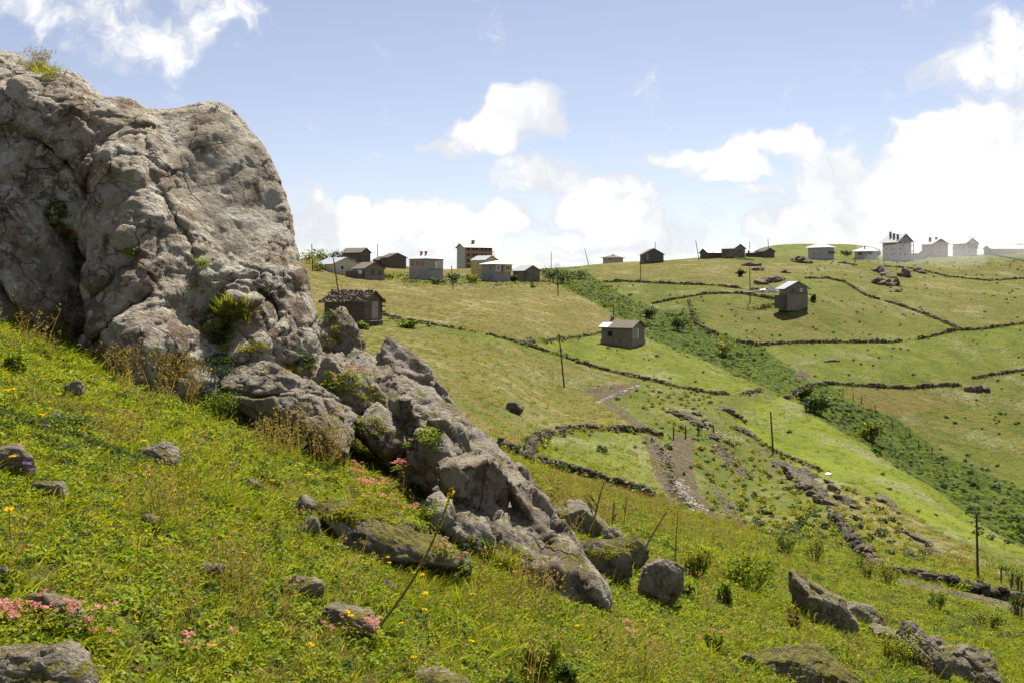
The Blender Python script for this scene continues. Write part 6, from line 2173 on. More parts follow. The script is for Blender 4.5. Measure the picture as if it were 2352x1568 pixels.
stone_wall([(2030, 612), (2100, 618), (2180, 636), (2270, 645), (2352, 640), (2450, 634)], "faint stone wall below the misty houses", 310, 390, 0.68, 0.50, False, 16)
stone_wall([(1610, 588), (1660, 592), (1730, 598)], "stone wall on the ridge under the low barns", 370, 420, 0.56, 0.50, False, 17)
stone_wall([(2290, 588), (2330, 596), (2380, 606)], "stone wall beside the long low shed", 350, 410, 0.50, 0.50, False, 18)
stone_wall([(1690, 985), (1740, 1010), (1790, 1042), (1840, 1062), (1880, 1078)], "stone and scrub bank along the lower side of the bright meadow", 105, 145, 0.43, 0.36, False, 19)


def rubble_heap():
    t = site("rubble_heap", 1757, 283, 0, "heap of pale broken stone and sheet beside the timber house", "rubble", row=672)
    r = np.random.default_rng(61)
    V, Fs, n = [], [], 0
    for i in range(220):
        v, f, _ = STONE_KINDS[i % 6]
        p = r.normal(size=3) * np.array([2.3, 1.2, 0.4]); h = max(0, 1.3 - 0.35 * abs(p[0]))
        V.append(v * r.uniform(0.14, 0.4) + np.array([p[0], p[1], abs(p[2]) * h + 0.1])); Fs.append(f + n); n += len(v)
    link("stones", mesh_from("stones", np.concatenate(V), np.concatenate(Fs), M_CONCRETE, False), t, kind="stuff")
    s = part("metal_sheet", M_WHITEROOF, t, [(-1.2, 1.2, -0.03, 0.0, 0, 1.6)]); s.location = (1.6, -0.8, 0.2); s.rotation_euler = (-0.5, 0.5, 0.2)
    s = part("metal_sheet", M_WHITEROOF, t, [(-0.8, 0.8, -0.03, 0.0, 0, 0.8)]); s.location = (-0.6, -1.0, 0.5); s.rotation_euler = (-0.9, -0.2, 0.2)


rubble_heap()

# ------------------------------------------------------------------ utility poles, posts, wire
POLES = [  # top column, top row, foot column, foot row, near, far, label
    (766, 594, 788, 735, 148, 158, "leaning utility pole in front of the log cabin"),
    (1284, 768, 1296, 889, 140, 156, "tall utility pole standing alone in the dry meadow"),
    (1770, 946, 1776, 1041, 120, 145, "utility pole at the corner of the bright green meadow"),
    (2243, 1180, 2246, 1328, 55, 90, "utility pole above the lower track at the picture edge"),
    (716, 562, 718, 622, 290, 330, "thin pole beside the skyline bushes next to the crag"),
    (867, 561, 867, 603, 380, 405, "skyline pole between the barn and the dark cabins"),
    (1037, 611, 1041, 666, 270, 310, "leaning pole in the dry field below the concrete house"),
    (1266, 579, 1266, 619, 380, 415, "skyline pole above the gully head"),
    (1280, 622, 1282, 681, 265, 300, "pole in the dry field below the gully head"),
    (1343, 571, 1352, 608, 400, 428, "skyline pole tilted to one side near the small hip-roofed hut"),
    (1409, 708, 1411, 760, 200, 225, "pole rising behind the weathered plank cabin"),
    (1471, 588, 1472, 648, 320, 345, "pole in front of the tall dark barn at the ridge wall"),
    (1505, 557, 1505, 600, 410, 430, "pole top showing behind the tall dark barn"),
    (1598, 553, 1606, 601, 385, 415, "strongly tilted pole left of the low long barn"),
    (1722, 617, 1723, 692, 270, 300, "pole standing in front of the rubble heap"),
    (1722, 556, 1722, 589, 405, 425, "skyline pole left of the low twin cabins"),
    (1764, 549, 1766, 590, 402, 425, "skyline pole in front of the low twin cabins"),
    (1891, 560, 1891, 590, 382, 395, "pole in front of the white hip-roofed house"),
]
POLE_TOPS = {}
for i, (tx, ty, fx, fy, lo, hi, lab) in enumerate(POLES):
    p = hit(fx, fy, lo, hi)
    Y = p.y
    foot = Vector(((fx - CX) / F * Y, Y, p.z))
    top = Vector(((tx - CX) / F * Y, Y, (HY - ty) / F * Y))
    L = (top - foot).length
    d = (top - foot).normalized()
    r0 = 0.065 if Y < 100 else 0.10 if Y < 200 else 0.13
    bm = bmesh.new()
    bmesh.ops.create_cone(bm, cap_ends=True, segments=8, radius1=r0 * 1.15, radius2=r0 * 0.8, depth=L + 0.6)
    bmesh.ops.translate(bm, verts=bm.verts, vec=(0, 0, L / 2 - 0.3))
    me = bpy.data.meshes.new("post"); bm.to_mesh(me); bm.free(); me.materials.append(M_POLE)
    t = link("utility_pole", None, label=lab, cat="utility pole", group="utility poles", loc=foot)
    t.rotation_euler = d.to_track_quat('Z', 'Y').to_euler()
    link("post", me, t)
    part("insulator", M_TIN, t, [(-r0 - 0.08, -r0 - 0.01, -0.035, 0.035, L - 0.45, L - 0.3)])
    part("cap", M_POLE, t, [(-r0 * .7, r0 * .7, -r0 * .7, r0 * .7, L + 0.0, L + 0.06)])
    POLE_TOPS[i] = top


def wire(p, q, sag, label):
    n = 24
    pts = [p.lerp(q, k / n) - Vector((0, 0, sag * 4 * (k / n) * (1 - k / n))) for k in range(n + 1)]
    V, Fs = [], []
    for k, c in enumerate(pts):
        for s in range(4):
            a = s * math.pi / 2
            V.append((c.x, c.y + 0.012 * math.cos(a), c.z + 0.012 * math.sin(a)))
        if k:
            for s in range(4):
                Fs.append((4 * k - 4 + s, 4 * k - 4 + (s + 1) % 4, 4 * k + (s + 1) % 4, 4 * k + s))
    link("wire", mesh_from("wire", np.array(V), np.array(Fs), M_TIN), label=label, cat="wire")


wire(POLE_TOPS[3], Vector((44, 82, -24)), 0.8, "thin pale wire running down from the edge pole")


def fence_post(px, py, lo, hi, h, label, lean=0.0, w=0.1):
    p = hit(px, py, lo, hi)
    t = link("fence_post", mesh_from("fence_post", *_post_arrays(w, h), M_POLE, False), label=label, cat="fence post", group="fence posts", loc=p)
    t.rotation_euler = (0, lean, random.uniform(0, 3))


def _post_arrays(w, h):
    # split post: irregular four-sided stake with a slanted top
    v = np.array([(-w / 2, -w / 2, -0.3), (w / 2, -w * .4, -0.3), (w * .45, w / 2, -0.3), (-w / 2, w * .4, -0.3),
                  (-w * .4, -w * .4, h), (w * .4, -w * .35, h * 0.97), (w * .35, w * .4, h * 0.94), (-w * .4, w * .3, h * 0.98)])
    return v, box_arrays(0, 1, 0, 1, 0, 1)[1]


ORD = ["first", "second", "third", "fourth", "fifth", "sixth", "seventh", "eighth", "ninth", "tenth", "eleventh", "twelfth"]
for i, (px, py, le) in enumerate(((1547, 1008, .02), (1575, 1006, -.04), (1605, 1000, .05), (1640, 1003, -.08))):
    fence_post(px, py, 88, 120, 1.3, "%s fence post from the enclosure wall at the track gate" % ORD[i], le, 0.14)
for i, (px, py, le) in enumerate(((1936, 905, 0), (1960, 918, -.05), (1978, 925, .05), (2010, 945, 0), (2050, 980, -.06), (2090, 1000, .1), (2110, 1030, 0), (2140, 1045, .05))):
    fence_post(px, py, 165, 215, 1.4, "%s fence post down the far gully edge, counted from the stone wall" % ORD[i], le, 0.14)
for i, (px, py, le) in enumerate(((2300, 1340, .1), (2322, 1350, -.1), (2338, 1362, .05), (2346, 1372, 0.0))):
    fence_post(px, py, 38, 66, 0.8, "%s fence post from the edge pole beside the lower track" % ORD[i], le, 0.09)

p_ = hit(1905, 1090, 90, 130)
t = link("plastic_sheet", mesh_from("plastic_sheet", np.array([(-.9, -.1, .25), (-.3, -.3, .15), (.4, -.2, .35), (.8, .1, .1), (.5, .5, .2), (-.2, .4, .5), (-.8, .3, .3)]), np.array([(0, 1, 5), (0, 5, 6), (1, 2, 5), (2, 4, 5), (2, 3, 4)]), M_CLOTH, False),
         label="crumpled white plastic sheet lying in the bright green meadow", cat="plastic", loc=p_)
t.scale = (0.5, 0.5, 0.5)

# ------------------------------------------------------------------ plants that can be told apart
def tube(pts, r0, r1, seg=6):
    """tapered tube through points"""
    pts = [Vector(p) for p in pts]
    V, Fs = [], []
    n = len(pts)
    for i, p in enumerate(pts):
        d = (pts[min(i + 1, n - 1)] - pts[max(i - 1, 0)]).normalized()
        a = d.orthogonal().normalized(); b = d.cross(a)
        r = r0 + (r1 - r0) * i / (n - 1)
        for s in range(seg):
            t = 2 * math.pi * s / seg
            V.append(p + a * (r * math.cos(t)) + b * (r * math.sin(t)))
        if i:
            for s in range(seg):
                Fs.append((seg * (i - 1) + s, seg * (i - 1) + (s + 1) % seg, seg * i + (s + 1) % seg, seg * i + s))
    V = np.array([v[:] for v in V])
    return V, np.array(Fs), np.full(len(V), 0.5), np.full(len(V), 0.4)


def curve_pts(p, q, bow, n=10):
    d = q - p
    side = Vector((-d.z, 0, d.x)).normalized()
    return [p.lerp(q, i / n) + side * (bow * math.sin(math.pi * i / n)) for i in range(n + 1)]


def mullein(fx, fy, tx, ty, label, bow=0.02, Y=None, thick=0.012, flowers=True, leafy=True, forks=0, seed=0):
    r = np.random.default_rng(seed)
    foot = hit(fx, fy, 3, 50)
    Y = foot.y
    top = Vector(((tx - CX) / F * Y, Y, (HY - ty) / F * Y))
    pts = [p - foot for p in curve_pts(foot, top, bow)]
    L = (top - foot).length
    t = link("mullein", None, label=label, cat="plant", group="tall flower stalks", loc=foot)
    pieces = [(*tube(pts, thick, thick * 0.55), M_STEM)]
    ends = [(pts, 1.0)]
    for k in range(forks):
        i0 = 4 + k
        b0 = pts[i0]
        e = b0 + Vector((r.uniform(-0.35, 0.35), r.uniform(-.1, .1), r.uniform(0.25, 0.45))) * L * 0.6
        bp = [b0.lerp(e, j / 6) for j in range(7)]
        pieces.append((*tube(bp, thick * 0.6, thick * 0.4), M_STEM)); ends.append((bp, 0.7))
    link("stem", plant_mesh("stem", pieces), t)
    C, N = [], []
    for bp, sc_ in ends:
        for j in range(int(110 * sc_)):
            u = r.uniform(0.45, 1.0) * (len(bp) - 1.001)
            i = int(u)
            p = bp[i].lerp(bp[i + 1], u - i)
            d = Vector(r.normal(size=3)).normalized()
            C.append(p + d * thick * r.uniform(0.8, 2.0)); N.append(d)
    link("seed_spike", plant_mesh("seed_spike", [(*leaves(np.array(C), np.array(N), np.full(len(C), thick * 0.8), seed, 0.7, 0.3), M_LIME if flowers else M_STEM)]), t)
    if flowers:
        C, N = [], []
        for j in range(22):
            u = r.uniform(0.88, 1.0) * (len(pts) - 1.001)
            i = int(u)
            d = Vector(r.normal(size=3)).normalized()
            C.append(pts[i].lerp(pts[i + 1], u - i) + d * thick * 2.0); N.append(d)
        link("blossom", plant_mesh("blossom", [(*leaves(np.array(C), np.array(N), np.full(len(C), thick * 0.9), seed + 1, 0.9, 0.1), M_YELLOW)]), t)
    if leafy:
        n = 14
        an = r.uniform(0, 6.28, n)
        dr = np.stack([np.cos(an), np.sin(an), r.uniform(0.35, 1.4, n)], 1); dr /= np.linalg.norm(dr, axis=1, keepdims=True)
        link("leaf", plant_mesh("leaf", [(*strips(np.zeros((n, 3)), dr, r.uniform(0.10, 0.26, n), np.full(n, 0.06), np.full(n, 0.35), 4, 0.1, seed), M_CLOVER)]), t)
    return t


mullein(852, 1462, 1040, 1120, "tall leaning mullein stalk with a yellow tip in front of the rock spine", -0.05, thick=0.0085, seed=1)
mullein(1356, 1246, 1388, 1105, "forked dark mullein growing on the pale flat rock", 0.02, thick=0.012, flowers=False, forks=3, seed=2)
mullein(1452, 1330, 1531, 1175, "bare dark stalk leaning over the grass near the standing rock", 0.03, thick=0.011, flowers=False, seed=3)
mullein(1550, 1318, 1558, 1168, "straight thin mullein with a yellow flowering tip", 0.01, thick=0.010, seed=4)
mullein(1404, 1225, 1411, 1150, "short leafy stalk behind the moss-topped rounded rock", 0.0, thick=0.012, flowers=False, forks=1, seed=5)
mullein(1432, 1212, 1440, 1140, "pale leafy stalk between the short stalk and the bare dark stalk", 0.0, thick=0.010, flowers=False, forks=2, seed=6)


def fern(px, py, size, label, seed=0):
    r = np.random.default_rng(seed)
    foot = hit(px, py, 5, 60)
    t = link("fern", None, label=label, cat="fern", loc=foot)
    for k in range(13):
        an = r.uniform(0, 6.28); el_ = r.uniform(0.9, 1.3)
        d = Vector((math.cos(an) * math.cos(el_), math.sin(an) * math.cos(el_), math.sin(el_)))
        out = Vector((math.cos(an), math.sin(an), 0))
        L = size * r.uniform(0.7, 1.1)
        pts = [d * (L * i / 9) + (out * 0.7 - Vector((0, 0, 0.45))) * (L * (i / 9) ** 2 * 0.5) for i in range(10)]
        pieces = [(*tube(pts, 0.006, 0.002, 4), M_STEM)]
        B, D, Ls = [], [], []
        sd = out.cross(Vector((0, 0, 1)))
        for i in range(1, 10):
            for s in (-1, 1):
                for o in (0, 0.5):
                    j = min(i + o, 9)
                    p = pts[int(j)].lerp(pts[min(int(j) + 1, 9)], j - int(j))
                    B.append(p); D.append((sd * s + d * 0.35).normalized()); Ls.append(L * 0.30 * (1 - j / 9.6) ** 0.8 + 0.01)
        Ls = np.array(Ls)
        pieces.append((*strips(np.array(B), np.array(D), Ls, Ls * 0.24, np.full(len(Ls), 0.2), 2, 0.2, seed + k), M_LIME if k % 2 else M_CLOVER))
        link("frond", plant_mesh("frond", pieces), t)


fern(1250, 1150, 0.62, "bright green fern clump behind the rock spine", 3)


def shrub(px, py, wpx, hpx, label, mat, lo=2, hi=600, leaf=0.05, n=420, seed=0, group=None, name="shrub", mat2=None):
    """stems and clumped leaves; py is the foot row"""
    r = np.random.default_rng(seed)
    foot = hit(px, py, lo, hi)
    Y = foot.y
    w, h = wpx * Y / F / 2, hpx * Y / F
    t = link(name, None, label=label, cat="shrub" if name != "bush" else "bush", group=group, loc=foot)
    pieces = []
    tips = []
    ns = 9
    for k in range(ns):
        a = r.uniform(0, 6.28); rr = w * r.uniform(0.2, 0.95)
        e = Vector((math.cos(a) * rr, math.sin(a) * rr * 0.8, h * r.uniform(0.45, 0.95)))
        b = Vector((e.x * 0.3, e.y * 0.3, -0.05))
        pts = [b.lerp(e, j / 4) + Vector((0, 0, 0.12 * h * math.sin(math.pi * j / 4))) for j in range(5)]
        pieces.append((*tube(pts, 0.02 * h + 0.002, 0.006 * h + 0.001, 4), M_STEM))
        tips.append(pts)
    link("stem", plant_mesh("stem", pieces), t)
    C = []
    for i in range(n):
        pts = tips[r.integers(0, ns)]
        u = r.uniform(0.25, 1.0) ** 0.7 * 3.999
        j = int(u)
        p = pts[j].lerp(pts[j + 1], u - j)
        C.append(np.array(p) + r.normal(size=3) * np.array([w, w, h]) * 0.16)
    C = np.array(C); C[:, 2] = np.maximum(C[:, 2], 0.01)
    N = r.normal(size=(n, 3)) * 0.7 + np.array([0, 0, 0.9]); N /= np.linalg.norm(N, axis=1, keepdims=True)
    sz = leaf * r.uniform(0.6, 1.4, n)
    if mat2:
        k = r.uniform(size=n) < 0.5
        pc = [(*leaves(C[k], N[k], sz[k], seed, 0.55, 0.2), mat), (*leaves(C[~k], N[~k], sz[~k], seed + 1, 0.55, 0.2), mat2)]
    else:
        pc = [(*leaves(C, N, sz, seed, 0.55, 0.2), mat)]
    link("leaves", plant_mesh("leaves", pc), t)
    return t


SHRUBS = [  # column, foot row, width, height, material, second, leaf size, count, label
    (1725, 1362, 170, 95, 'lime', 'clover', 0.030, 1950, "broad yellow-green leafy weed patch up the slope from the wedge boulder"),
    (1600, 1330, 70, 80, 'lime', 'clover', 0.025, 936, "leafy weed beside the thin mullein with yellow leaves"),
    (1665, 1395, 60, 60, 'herb', 'clover', 0.022, 780, "dark narrow weed below the broad weed patch"),
    (1565, 1375, 70, 40, 'clover', 'herb', 0.022, 676, "low green weed just behind the tall standing rock"),
    (1808, 1275, 56, 52, 'herb', 'clover', 0.033, 676, "grey-green bush on the bank below the crag strip"),
    (1870, 1290, 80, 56, 'lime', 'herb', 0.033, 780, "yellowing bush next to the grey-green bush on the bank"),
    (1992, 1330, 60, 44, 'lime', 'herb', 0.033, 676, "small yellow bush at the bottom of the ragged wall"),
    (2040, 1345, 70, 50, 'herb', 'lime', 0.033, 832, "dark bush where the ragged wall meets the track"),
    (1830, 1450, 40, 56, 'lime', 'lime', 0.028, 520, "bright yellow leafy weed against the wedge boulder"),
    (1230, 1560, 130, 90, 'lime', 'clover', 0.017, 1092, "yellow-green leafy weed at the bottom edge below the rock spine"),
    (1300, 1575, 70, 60, 'herb', 'clover', 0.015, 624, "dark leafy weed next to the yellow-green weed at the bottom edge"),
    (2060, 1530, 110, 70, 'lime', 'clover', 0.022, 936, "leafy weed in front of the ridged grey boulder"),
    (1640, 1500, 60, 50, 'clover', 'lime', 0.019, 572, "small pale leafy weed in the open grass below the standing rock"),
    (2155, 1400, 60, 40, 'herb', 'clover', 0.033, 572, "low dark bush in the grass below the track wall"),
    (2270, 1440, 90, 40, 'clover', 'herb', 0.033, 676, "spreading green bush below the track wall"),
    (2340, 1420, 60, 60, 'herb', 'herb', 0.033, 676, "dark bush at the picture edge below the track"),
    (2330, 1345, 50, 44, 'herb', 'clover', 0.039, 572, "grey-green bush beside the edge pole"),
    (30, 860, 60, 50, 'herb', 'clover', 0.017, 676, "dark leafy weed on the grass at the very edge below the crag"),
    (500, 960, 120, 70, 'clover', 'herb', 0.012, 1352, "bluish green leafy clump below the crag next to the long ledge block"),
    (620, 1120, 110, 50, 'herb', 'clover', 0.012, 988, "dark leafy clump in the grass below the broad ledge boulder"),
]
MM = {'lime': M_LIME, 'clover': M_CLOVER, 'herb': M_HERB, 'shrub': M_SHRUB}
for i, (px, py, w, h, a, b, lf, n, lab) in enumerate(SHRUBS):
    shrub(px, py, w, h, lab, MM[a], 2, 90, lf, n, 700 + i, mat2=MM[b])

BUSHES = [
    (712, 606, 52, 32, "round bush on the skyline right against the crag"), (745, 602, 50, 28, "skyline bush second from the crag"), (775, 600, 44, 26, "skyline bush third from the crag"),
    (800, 612, 44, 20, "bush in front of the long brown barn"), (730, 622, 50, 18, "low bush below the skyline row next to the crag"),
    (1268, 648, 50, 34, "dark shrub at the head of the gully"), (1300, 652, 60, 30, "wide shrub on the gully side of the dark shrub"), (1335, 640, 60, 18, "low shrub along the gully lip"),
    (1085, 650, 50, 20, "green bush in front of the mustard house"), (1048, 648, 40, 18, "bush below the concrete house"), (1178, 648, 20, 14, "tiny bush beside the balcony house"),
    (1000, 652, 60, 12, "low scrub under the concrete house wall"), (900, 642, 60, 14, "scrub strip beside the tumbledown shack"),
    (1868, 692, 14, 14, "round green bush at the corner of the timber house"), (1946, 588, 30, 14, "bush between the white house and the bungalow"), (2016, 588, 14, 14, "yellowish bush beside the bungalow"),
    (2090, 592, 40, 12, "scrub in front of the tall white house"), (2120, 594, 30, 10, "scrub in front of the small annex"), (2340, 572, 40, 20, "grey bush at the end of the ridge"), (2300, 578, 16, 12, "little bush in front of the long shed"),
    (830, 756, 40, 14, "weed clump under the log cabin"), (930, 752, 70, 14, "bright weed strip along the long wall beside the log cabin"),
    (1700, 635, 16, 14, "lone dark bush in the golden ridge field"), (1880, 950, 70, 40, "large bush on the bank under the gully wall"), (2000, 1010, 60, 40, "bush clump on the gully side"),
    (1850, 920, 40, 30, "dark bush at the bend of the gully wall"), (1490, 730, 40, 24, "bush in the upper gully"), (1560, 760, 60, 30, "bush in the middle of the gully"), (1660, 815, 70, 34, "thick bush where the gully deepens"),
]
for i, (px, py, w, h, lab) in enumerate(BUSHES):
    lim = i in (20, 21)
    shrub(px, py, w, h, lab, M_CLOVER if lim else (M_SHRUB if i % 3 else M_HERB), 130, 430, 0.30, 420, 800 + i, name="bush", mat2=M_LIME if i % 4 == 0 and not lim else M_SHRUB)


# flowers
def flower_head(n_pet, rad, seed, cup=0.35):
    r = np.random.default_rng(seed)
    a = np.arange(n_pet) / n_pet * 6.283 + r.uniform(0, 1)
    d = np.stack([np.cos(a), np.sin(a), np.full(n_pet, cup)], 1); d /= np.linalg.norm(d, axis=1, keepdims=True)
    return strips(np.zeros((n_pet, 3)), d, np.full(n_pet, rad), np.full(n_pet, rad * 0.5), np.full(n_pet, 0.1), 2, 0.6, seed)


def shift(piece, off):
    V, f, t, v = piece
    return V + np.asarray(off), f, t, v


FL_HEAD = plant_mesh("blossom", [(*shift(flower_head(11, 0.017, 1), (0, 0, 0.13)), M_YELLOW), (*shift(flower_head(8, 0.009, 2, 1.0), (0, 0, 0.132)), M_YELLOW)])
FL_STEM = plant_mesh("stem", [(*tube([(0, 0, -0.02), (0.005, 0, 0.06), (0, 0, 0.13)], 0.0016, 0.0012, 4), M_STEM), (*tuft(5, 0.01, 0.03, 0.07, 0.008, 0.9, 0.5, 3), M_CLOVER)])
PU_HEAD = plant_mesh("blossom", [(*shift(bushball(26, 0.022, 0.008, 5), (0, 0, 0.12)), M_PURPLE)])
PK_HEAD = plant_mesh("blossom", [(*leafpatch(34, 0.030, 0.016, 0.0075, 6, 0.6), M_PINK)])
PK_LEAF = plant_mesh("leaves", [(*leafpatch(70, 0.12, 0.07, 0.012, 7, 0.6), M_LIME), (*leafpatch(40, 0.12, 0.05, 0.013, 8, 0.6), M_CLOVER)])


def flower(px, py, head, scale, name, label, cat, group, seed):
    p, nn = see(px, py)
    p = p - Vector((0, 0, 0.12 * scale)) if p.z > gz(p.x, p.y) - 0.2 else p
    t = link(name, None, label=label, cat=cat, group=group, loc=(p.x, p.y, max(p.z, gz(p.x, p.y)) if p.y > 20 else gz(p.x, p.y)), rot=(random.uniform(-.2, .1), random.uniform(-.15, .25), random.uniform(0, 6)))
    t.scale = (scale, scale, scale)
    link("stem", FL_STEM, t)
    link("blossom", head, t)


YEL = [(10, 955), (38, 958), (86, 1002), (32, 1112), (342, 1040), (442, 1072), (28, 1250), (520, 1282), (548, 1335), (335, 1150), (500, 1545), (722, 1558), (785, 1440), (800, 1452), (590, 960), (620, 1150), (700, 1128),
       (885, 1318), (890, 1330), (1083, 1280), (1118, 1287), (1148, 1325), (1180, 1348), (975, 1358), (950, 1362), (978, 1416), (968, 1450), (930, 1478), (1095, 1405), (1390, 1395), (1330, 1480), (1070, 1525), (960, 1560),
       (1410, 1415), (1280, 1270), (1530, 1200), (1940, 1460), (1660, 1490), (1880, 1495), (2060, 1500), (1700, 1440), (1760, 1470), (2290, 1430)]
MARKS = [(25, 1060, "square grey-topped rock"), (372, 1050, "small dark angular rock"), (118, 1128, "pale squarish stone"), (580, 1118, "small wedge stone"), (482, 1312, "small round buff stone"), (693, 1352, "flat buff stone"),
         (795, 1428, "long brown stone by the mullein"), (130, 1412, "low grey rock"), (70, 1555, "big corner rock"), (1000, 1562, "flat stone at the bottom edge"), (880, 1228, "mossy slab"), (690, 965, "broad ledge boulder"),
         (1290, 1345, "toe of the rock spine"), (1100, 1240, "shaded side of the rock spine"), (1508, 1342, "tall standing rock"), (1875, 1398, "tilted wedge boulder"), (2110, 1500, "ridged grey boulder"), (1860, 1548, "broad mossy pitted rock"),
         (300, 830, "foot of the crag"), (900, 1440, "leaning mullein")]


def mark_labels(pts, what):
    """a label for each flower by the landmark it stands nearest to"""
    byd = {}
    for i, (px, py) in enumerate(pts):
        d, nm = min((math.hypot(px - a, py - b), n) for a, b, n in MARKS)
        byd.setdefault(nm, []).append((d, i))
    out = [None] * len(pts)
    for nm, lst in byd.items():
        for k, (d, i) in enumerate(sorted(lst)):
            out[i] = "%s %sclosest to the %s" % (what, "" if k == 0 else ORD[k] + " ", nm)
    return out


for i, ((px, py), lab) in enumerate(zip(YEL, mark_labels(YEL, "small yellow daisy-like flower"))):
    flower(px, py, FL_HEAD, random.uniform(0.85, 1.25) * (1.0 if py > 1250 else 1.25), "yellow_flower", lab, "flower", "yellow meadow flowers", i)
PUR = [(82, 795), (118, 806), (180, 826), (110, 1018), (122, 1008), (374, 882), (880, 1390), (893, 1390), (548, 1100), (80, 1135), (60, 1140), (1100, 1300)]
for i, ((px, py), lab) in enumerate(zip(PUR, mark_labels(PUR, "small round purple flower"))):
    flower(px, py, PU_HEAD, random.uniform(0.9, 1.3), "purple_flower", lab, "flower", "purple meadow flowers", i)


def pink_cluster(px, py, spread, nh, label, group, seed, scale=1.0):
    r = np.random.default_rng(seed)
    p, nn = see(px, py)
    t = link("pink_flower", None, label=label, cat="flower", group=group, loc=p, rot=(0, 0.25, r.uniform(0, 6)))
    t.scale = (scale,) * 3
    l = link("leaves", PK_LEAF, t)
    for k in range(nh):
        a = r.uniform(0, 6.28); rr = spread * math.sqrt(r.uniform(0, 1))
        h = link("blossom", PK_HEAD, t, loc=(math.cos(a) * rr, math.sin(a) * rr, 0.055 + r.uniform(0, 0.05)), rot=(r.normal() * .3, r.normal() * .3, r.uniform(0, 6)))
        s = r.uniform(0.5, 1.0); h.scale = (s, s, s)


r_ = np.random.default_rng(77)
for (cx, cy, rx, ry, n, nh, lab) in [
    (150, 1455, 85, 30, 6, 4, "pink flower cushion above the big corner rock"),
    (30, 1450, 40, 20, 2, 5, "pink flower cushion at the edge above the big corner rock"),
    (880, 1100, 70, 38, 16, 9, "pink flower cushion in the large patch above the mossy slab"),
    (900, 1165, 50, 20, 4, 6, "pink flower cushion between the mossy slab and the rock spine"),
    (1060, 1275, 50, 30, 4, 3, "pink flower cushion in the shade at the foot of the rock spine"),
    (820, 1475, 40, 20, 3, 4, "pink flower cushion below the tall leaning mullein"),
    (500, 1500, 30, 15, 2, 4, "pink flower cushion in the open foreground grass"),
    (172, 545, 16, 14, 3, 8, "pink flower cushion growing in the crack of the crag"),
    (590, 1000, 40, 20, 3, 3, "pink flower cushion below the broad ledge boulder"),
    (1420, 1460, 40, 20, 2, 3, "pink flower cushion in the grass below the standing rock"),
    (1640, 1470, 30, 16, 2, 4, "pink flower cushion on the open slope near the bottom edge"),
    (800, 870, 50, 20, 4, 3, "pink flower cushion on the ledges beside the crag"),
    (930, 1040, 30, 20, 2, 3, "pink flower cushion high on the rock spine")]:
    for k in range(n):
        pink_cluster(cx + r_.uniform(-1, 1) * rx, cy + r_.uniform(-1, 1) * ry, 0.10, nh, lab, lab.replace("cushion", "cushions"), int(r_.integers(0, 9999)), r_.uniform(0.8, 1.2))


# plants that cling to the rock
def rock_plants():
    r = np.random.default_rng(55)
    kinds = {'herb': 8, 'clover': 5, 'broad': 7, 'tall': 3, 'short': 1, 'lime': 13, 'dry': 9, 'stalk': 11}
    spots = [(500, 750, 34, 45, 70, 'herb'), (510, 770, 34, 40, 30, 'clover'), (535, 722, 34, 34, 34, 'tall'), (560, 735, 26, 24, 16, 'dry'), (438, 652, 14, 12, 12, 'dry'), (130, 498, 22, 32, 60, 'herb'),
             (130, 478, 16, 16, 8, 'clover'), (465, 606, 9, 9, 10, 'clover'), (800, 890, 60, 36, 60, 'lime'), (780, 880, 40, 30, 30, 'broad'), (845, 975, 40, 22, 44, 'lime'), (690, 845, 44, 12, 34, 'lime'),
             (570, 795, 44, 12, 34, 'lime'), (105, 160, 36, 12, 26, 'tall'), (90, 158, 30, 12, 20, 'stalk'), (120, 175, 16, 16, 16, 'short'), (505, 840, 40, 24, 50, 'herb'), (700, 830, 20, 20, 24, 'herb'), (850, 1160, 56, 16, 130, 'lime'), (810, 1182, 60, 14, 60, 'lime'),
             (900, 1185, 40, 16, 30, 'lime'), (985, 1000, 26, 20, 30, 'broad'), (1000, 1020, 16, 20, 16, 'herb'), (920, 990, 30, 12, 20, 'lime'), (830, 770, 20, 20, 10, 'lime'), (770, 770, 14, 20, 20, 'clover'), (755, 720, 14, 20, 16, 'herb'), (860, 905, 30, 30, 20, 'lime'),
             (180, 600, 10, 40, 24, 'herb'), (300, 578, 14, 8, 6, 'broad'), (1090, 1265, 40, 30, 50, 'herb'), (1130, 1300, 40, 16, 40, 'tall'), (1190, 1330, 40, 14, 30, 'short'), (960, 1150, 24, 40, 60, 'herb'), (975, 1190, 20, 30, 30, 'broad'),
             (1440, 1255, 20, 8, 14, 'lime'), (1390, 1270, 30, 10, 20, 'lime'), (720, 1000, 60, 12, 9, 'stalk'), (240, 860, 60, 16, 12, 'stalk'), (330, 862, 60, 18, 14, 'stalk'), (90, 760, 60, 14, 18, 'stalk'), (420, 868, 50, 14, 10, 'stalk'), (640, 1030, 60, 10, 8, 'stalk'), (740, 1030, 60, 12, 10, 'stalk')]
    P, I, S = [], [], []
    for cx, cy, rx, ry, n, k in spots:
        for j in range(n):
            a = r.uniform(0, 6.28); q = math.sqrt(r.uniform(0, 1))
            d = Vector(((cx + math.cos(a) * rx * q - CX) / F, 1.0, (HY - cy - math.sin(a) * ry * q) / F)).normalized()
            h = ROCKS.ray_cast(Vector((0, 0, 0)), d, 18)
            if h[0] is None:
                continue
            p = h[0]
            g_ = gz(p.x, p.y)
            P.append((p.x, p.y, max(p.z, g_) - 0.012)); I.append(kinds[k]); S.append(r.uniform(0.6, 1.15) * (0.75 if k == 'lime' else 1.0 if k != 'tall' else 1.6))
    n = len(P)
    R = np.stack([r.normal(size=n) * 0.2 + 0.25, r.normal(size=n) * 0.2, r.uniform(0, 6.28, n)], 1)
    scatter("rock_foliage", "moss, grass and small leafy plants rooted in the cracks and ledges of the rock", np.array(P), R, np.array(S), np.array(I), GP)


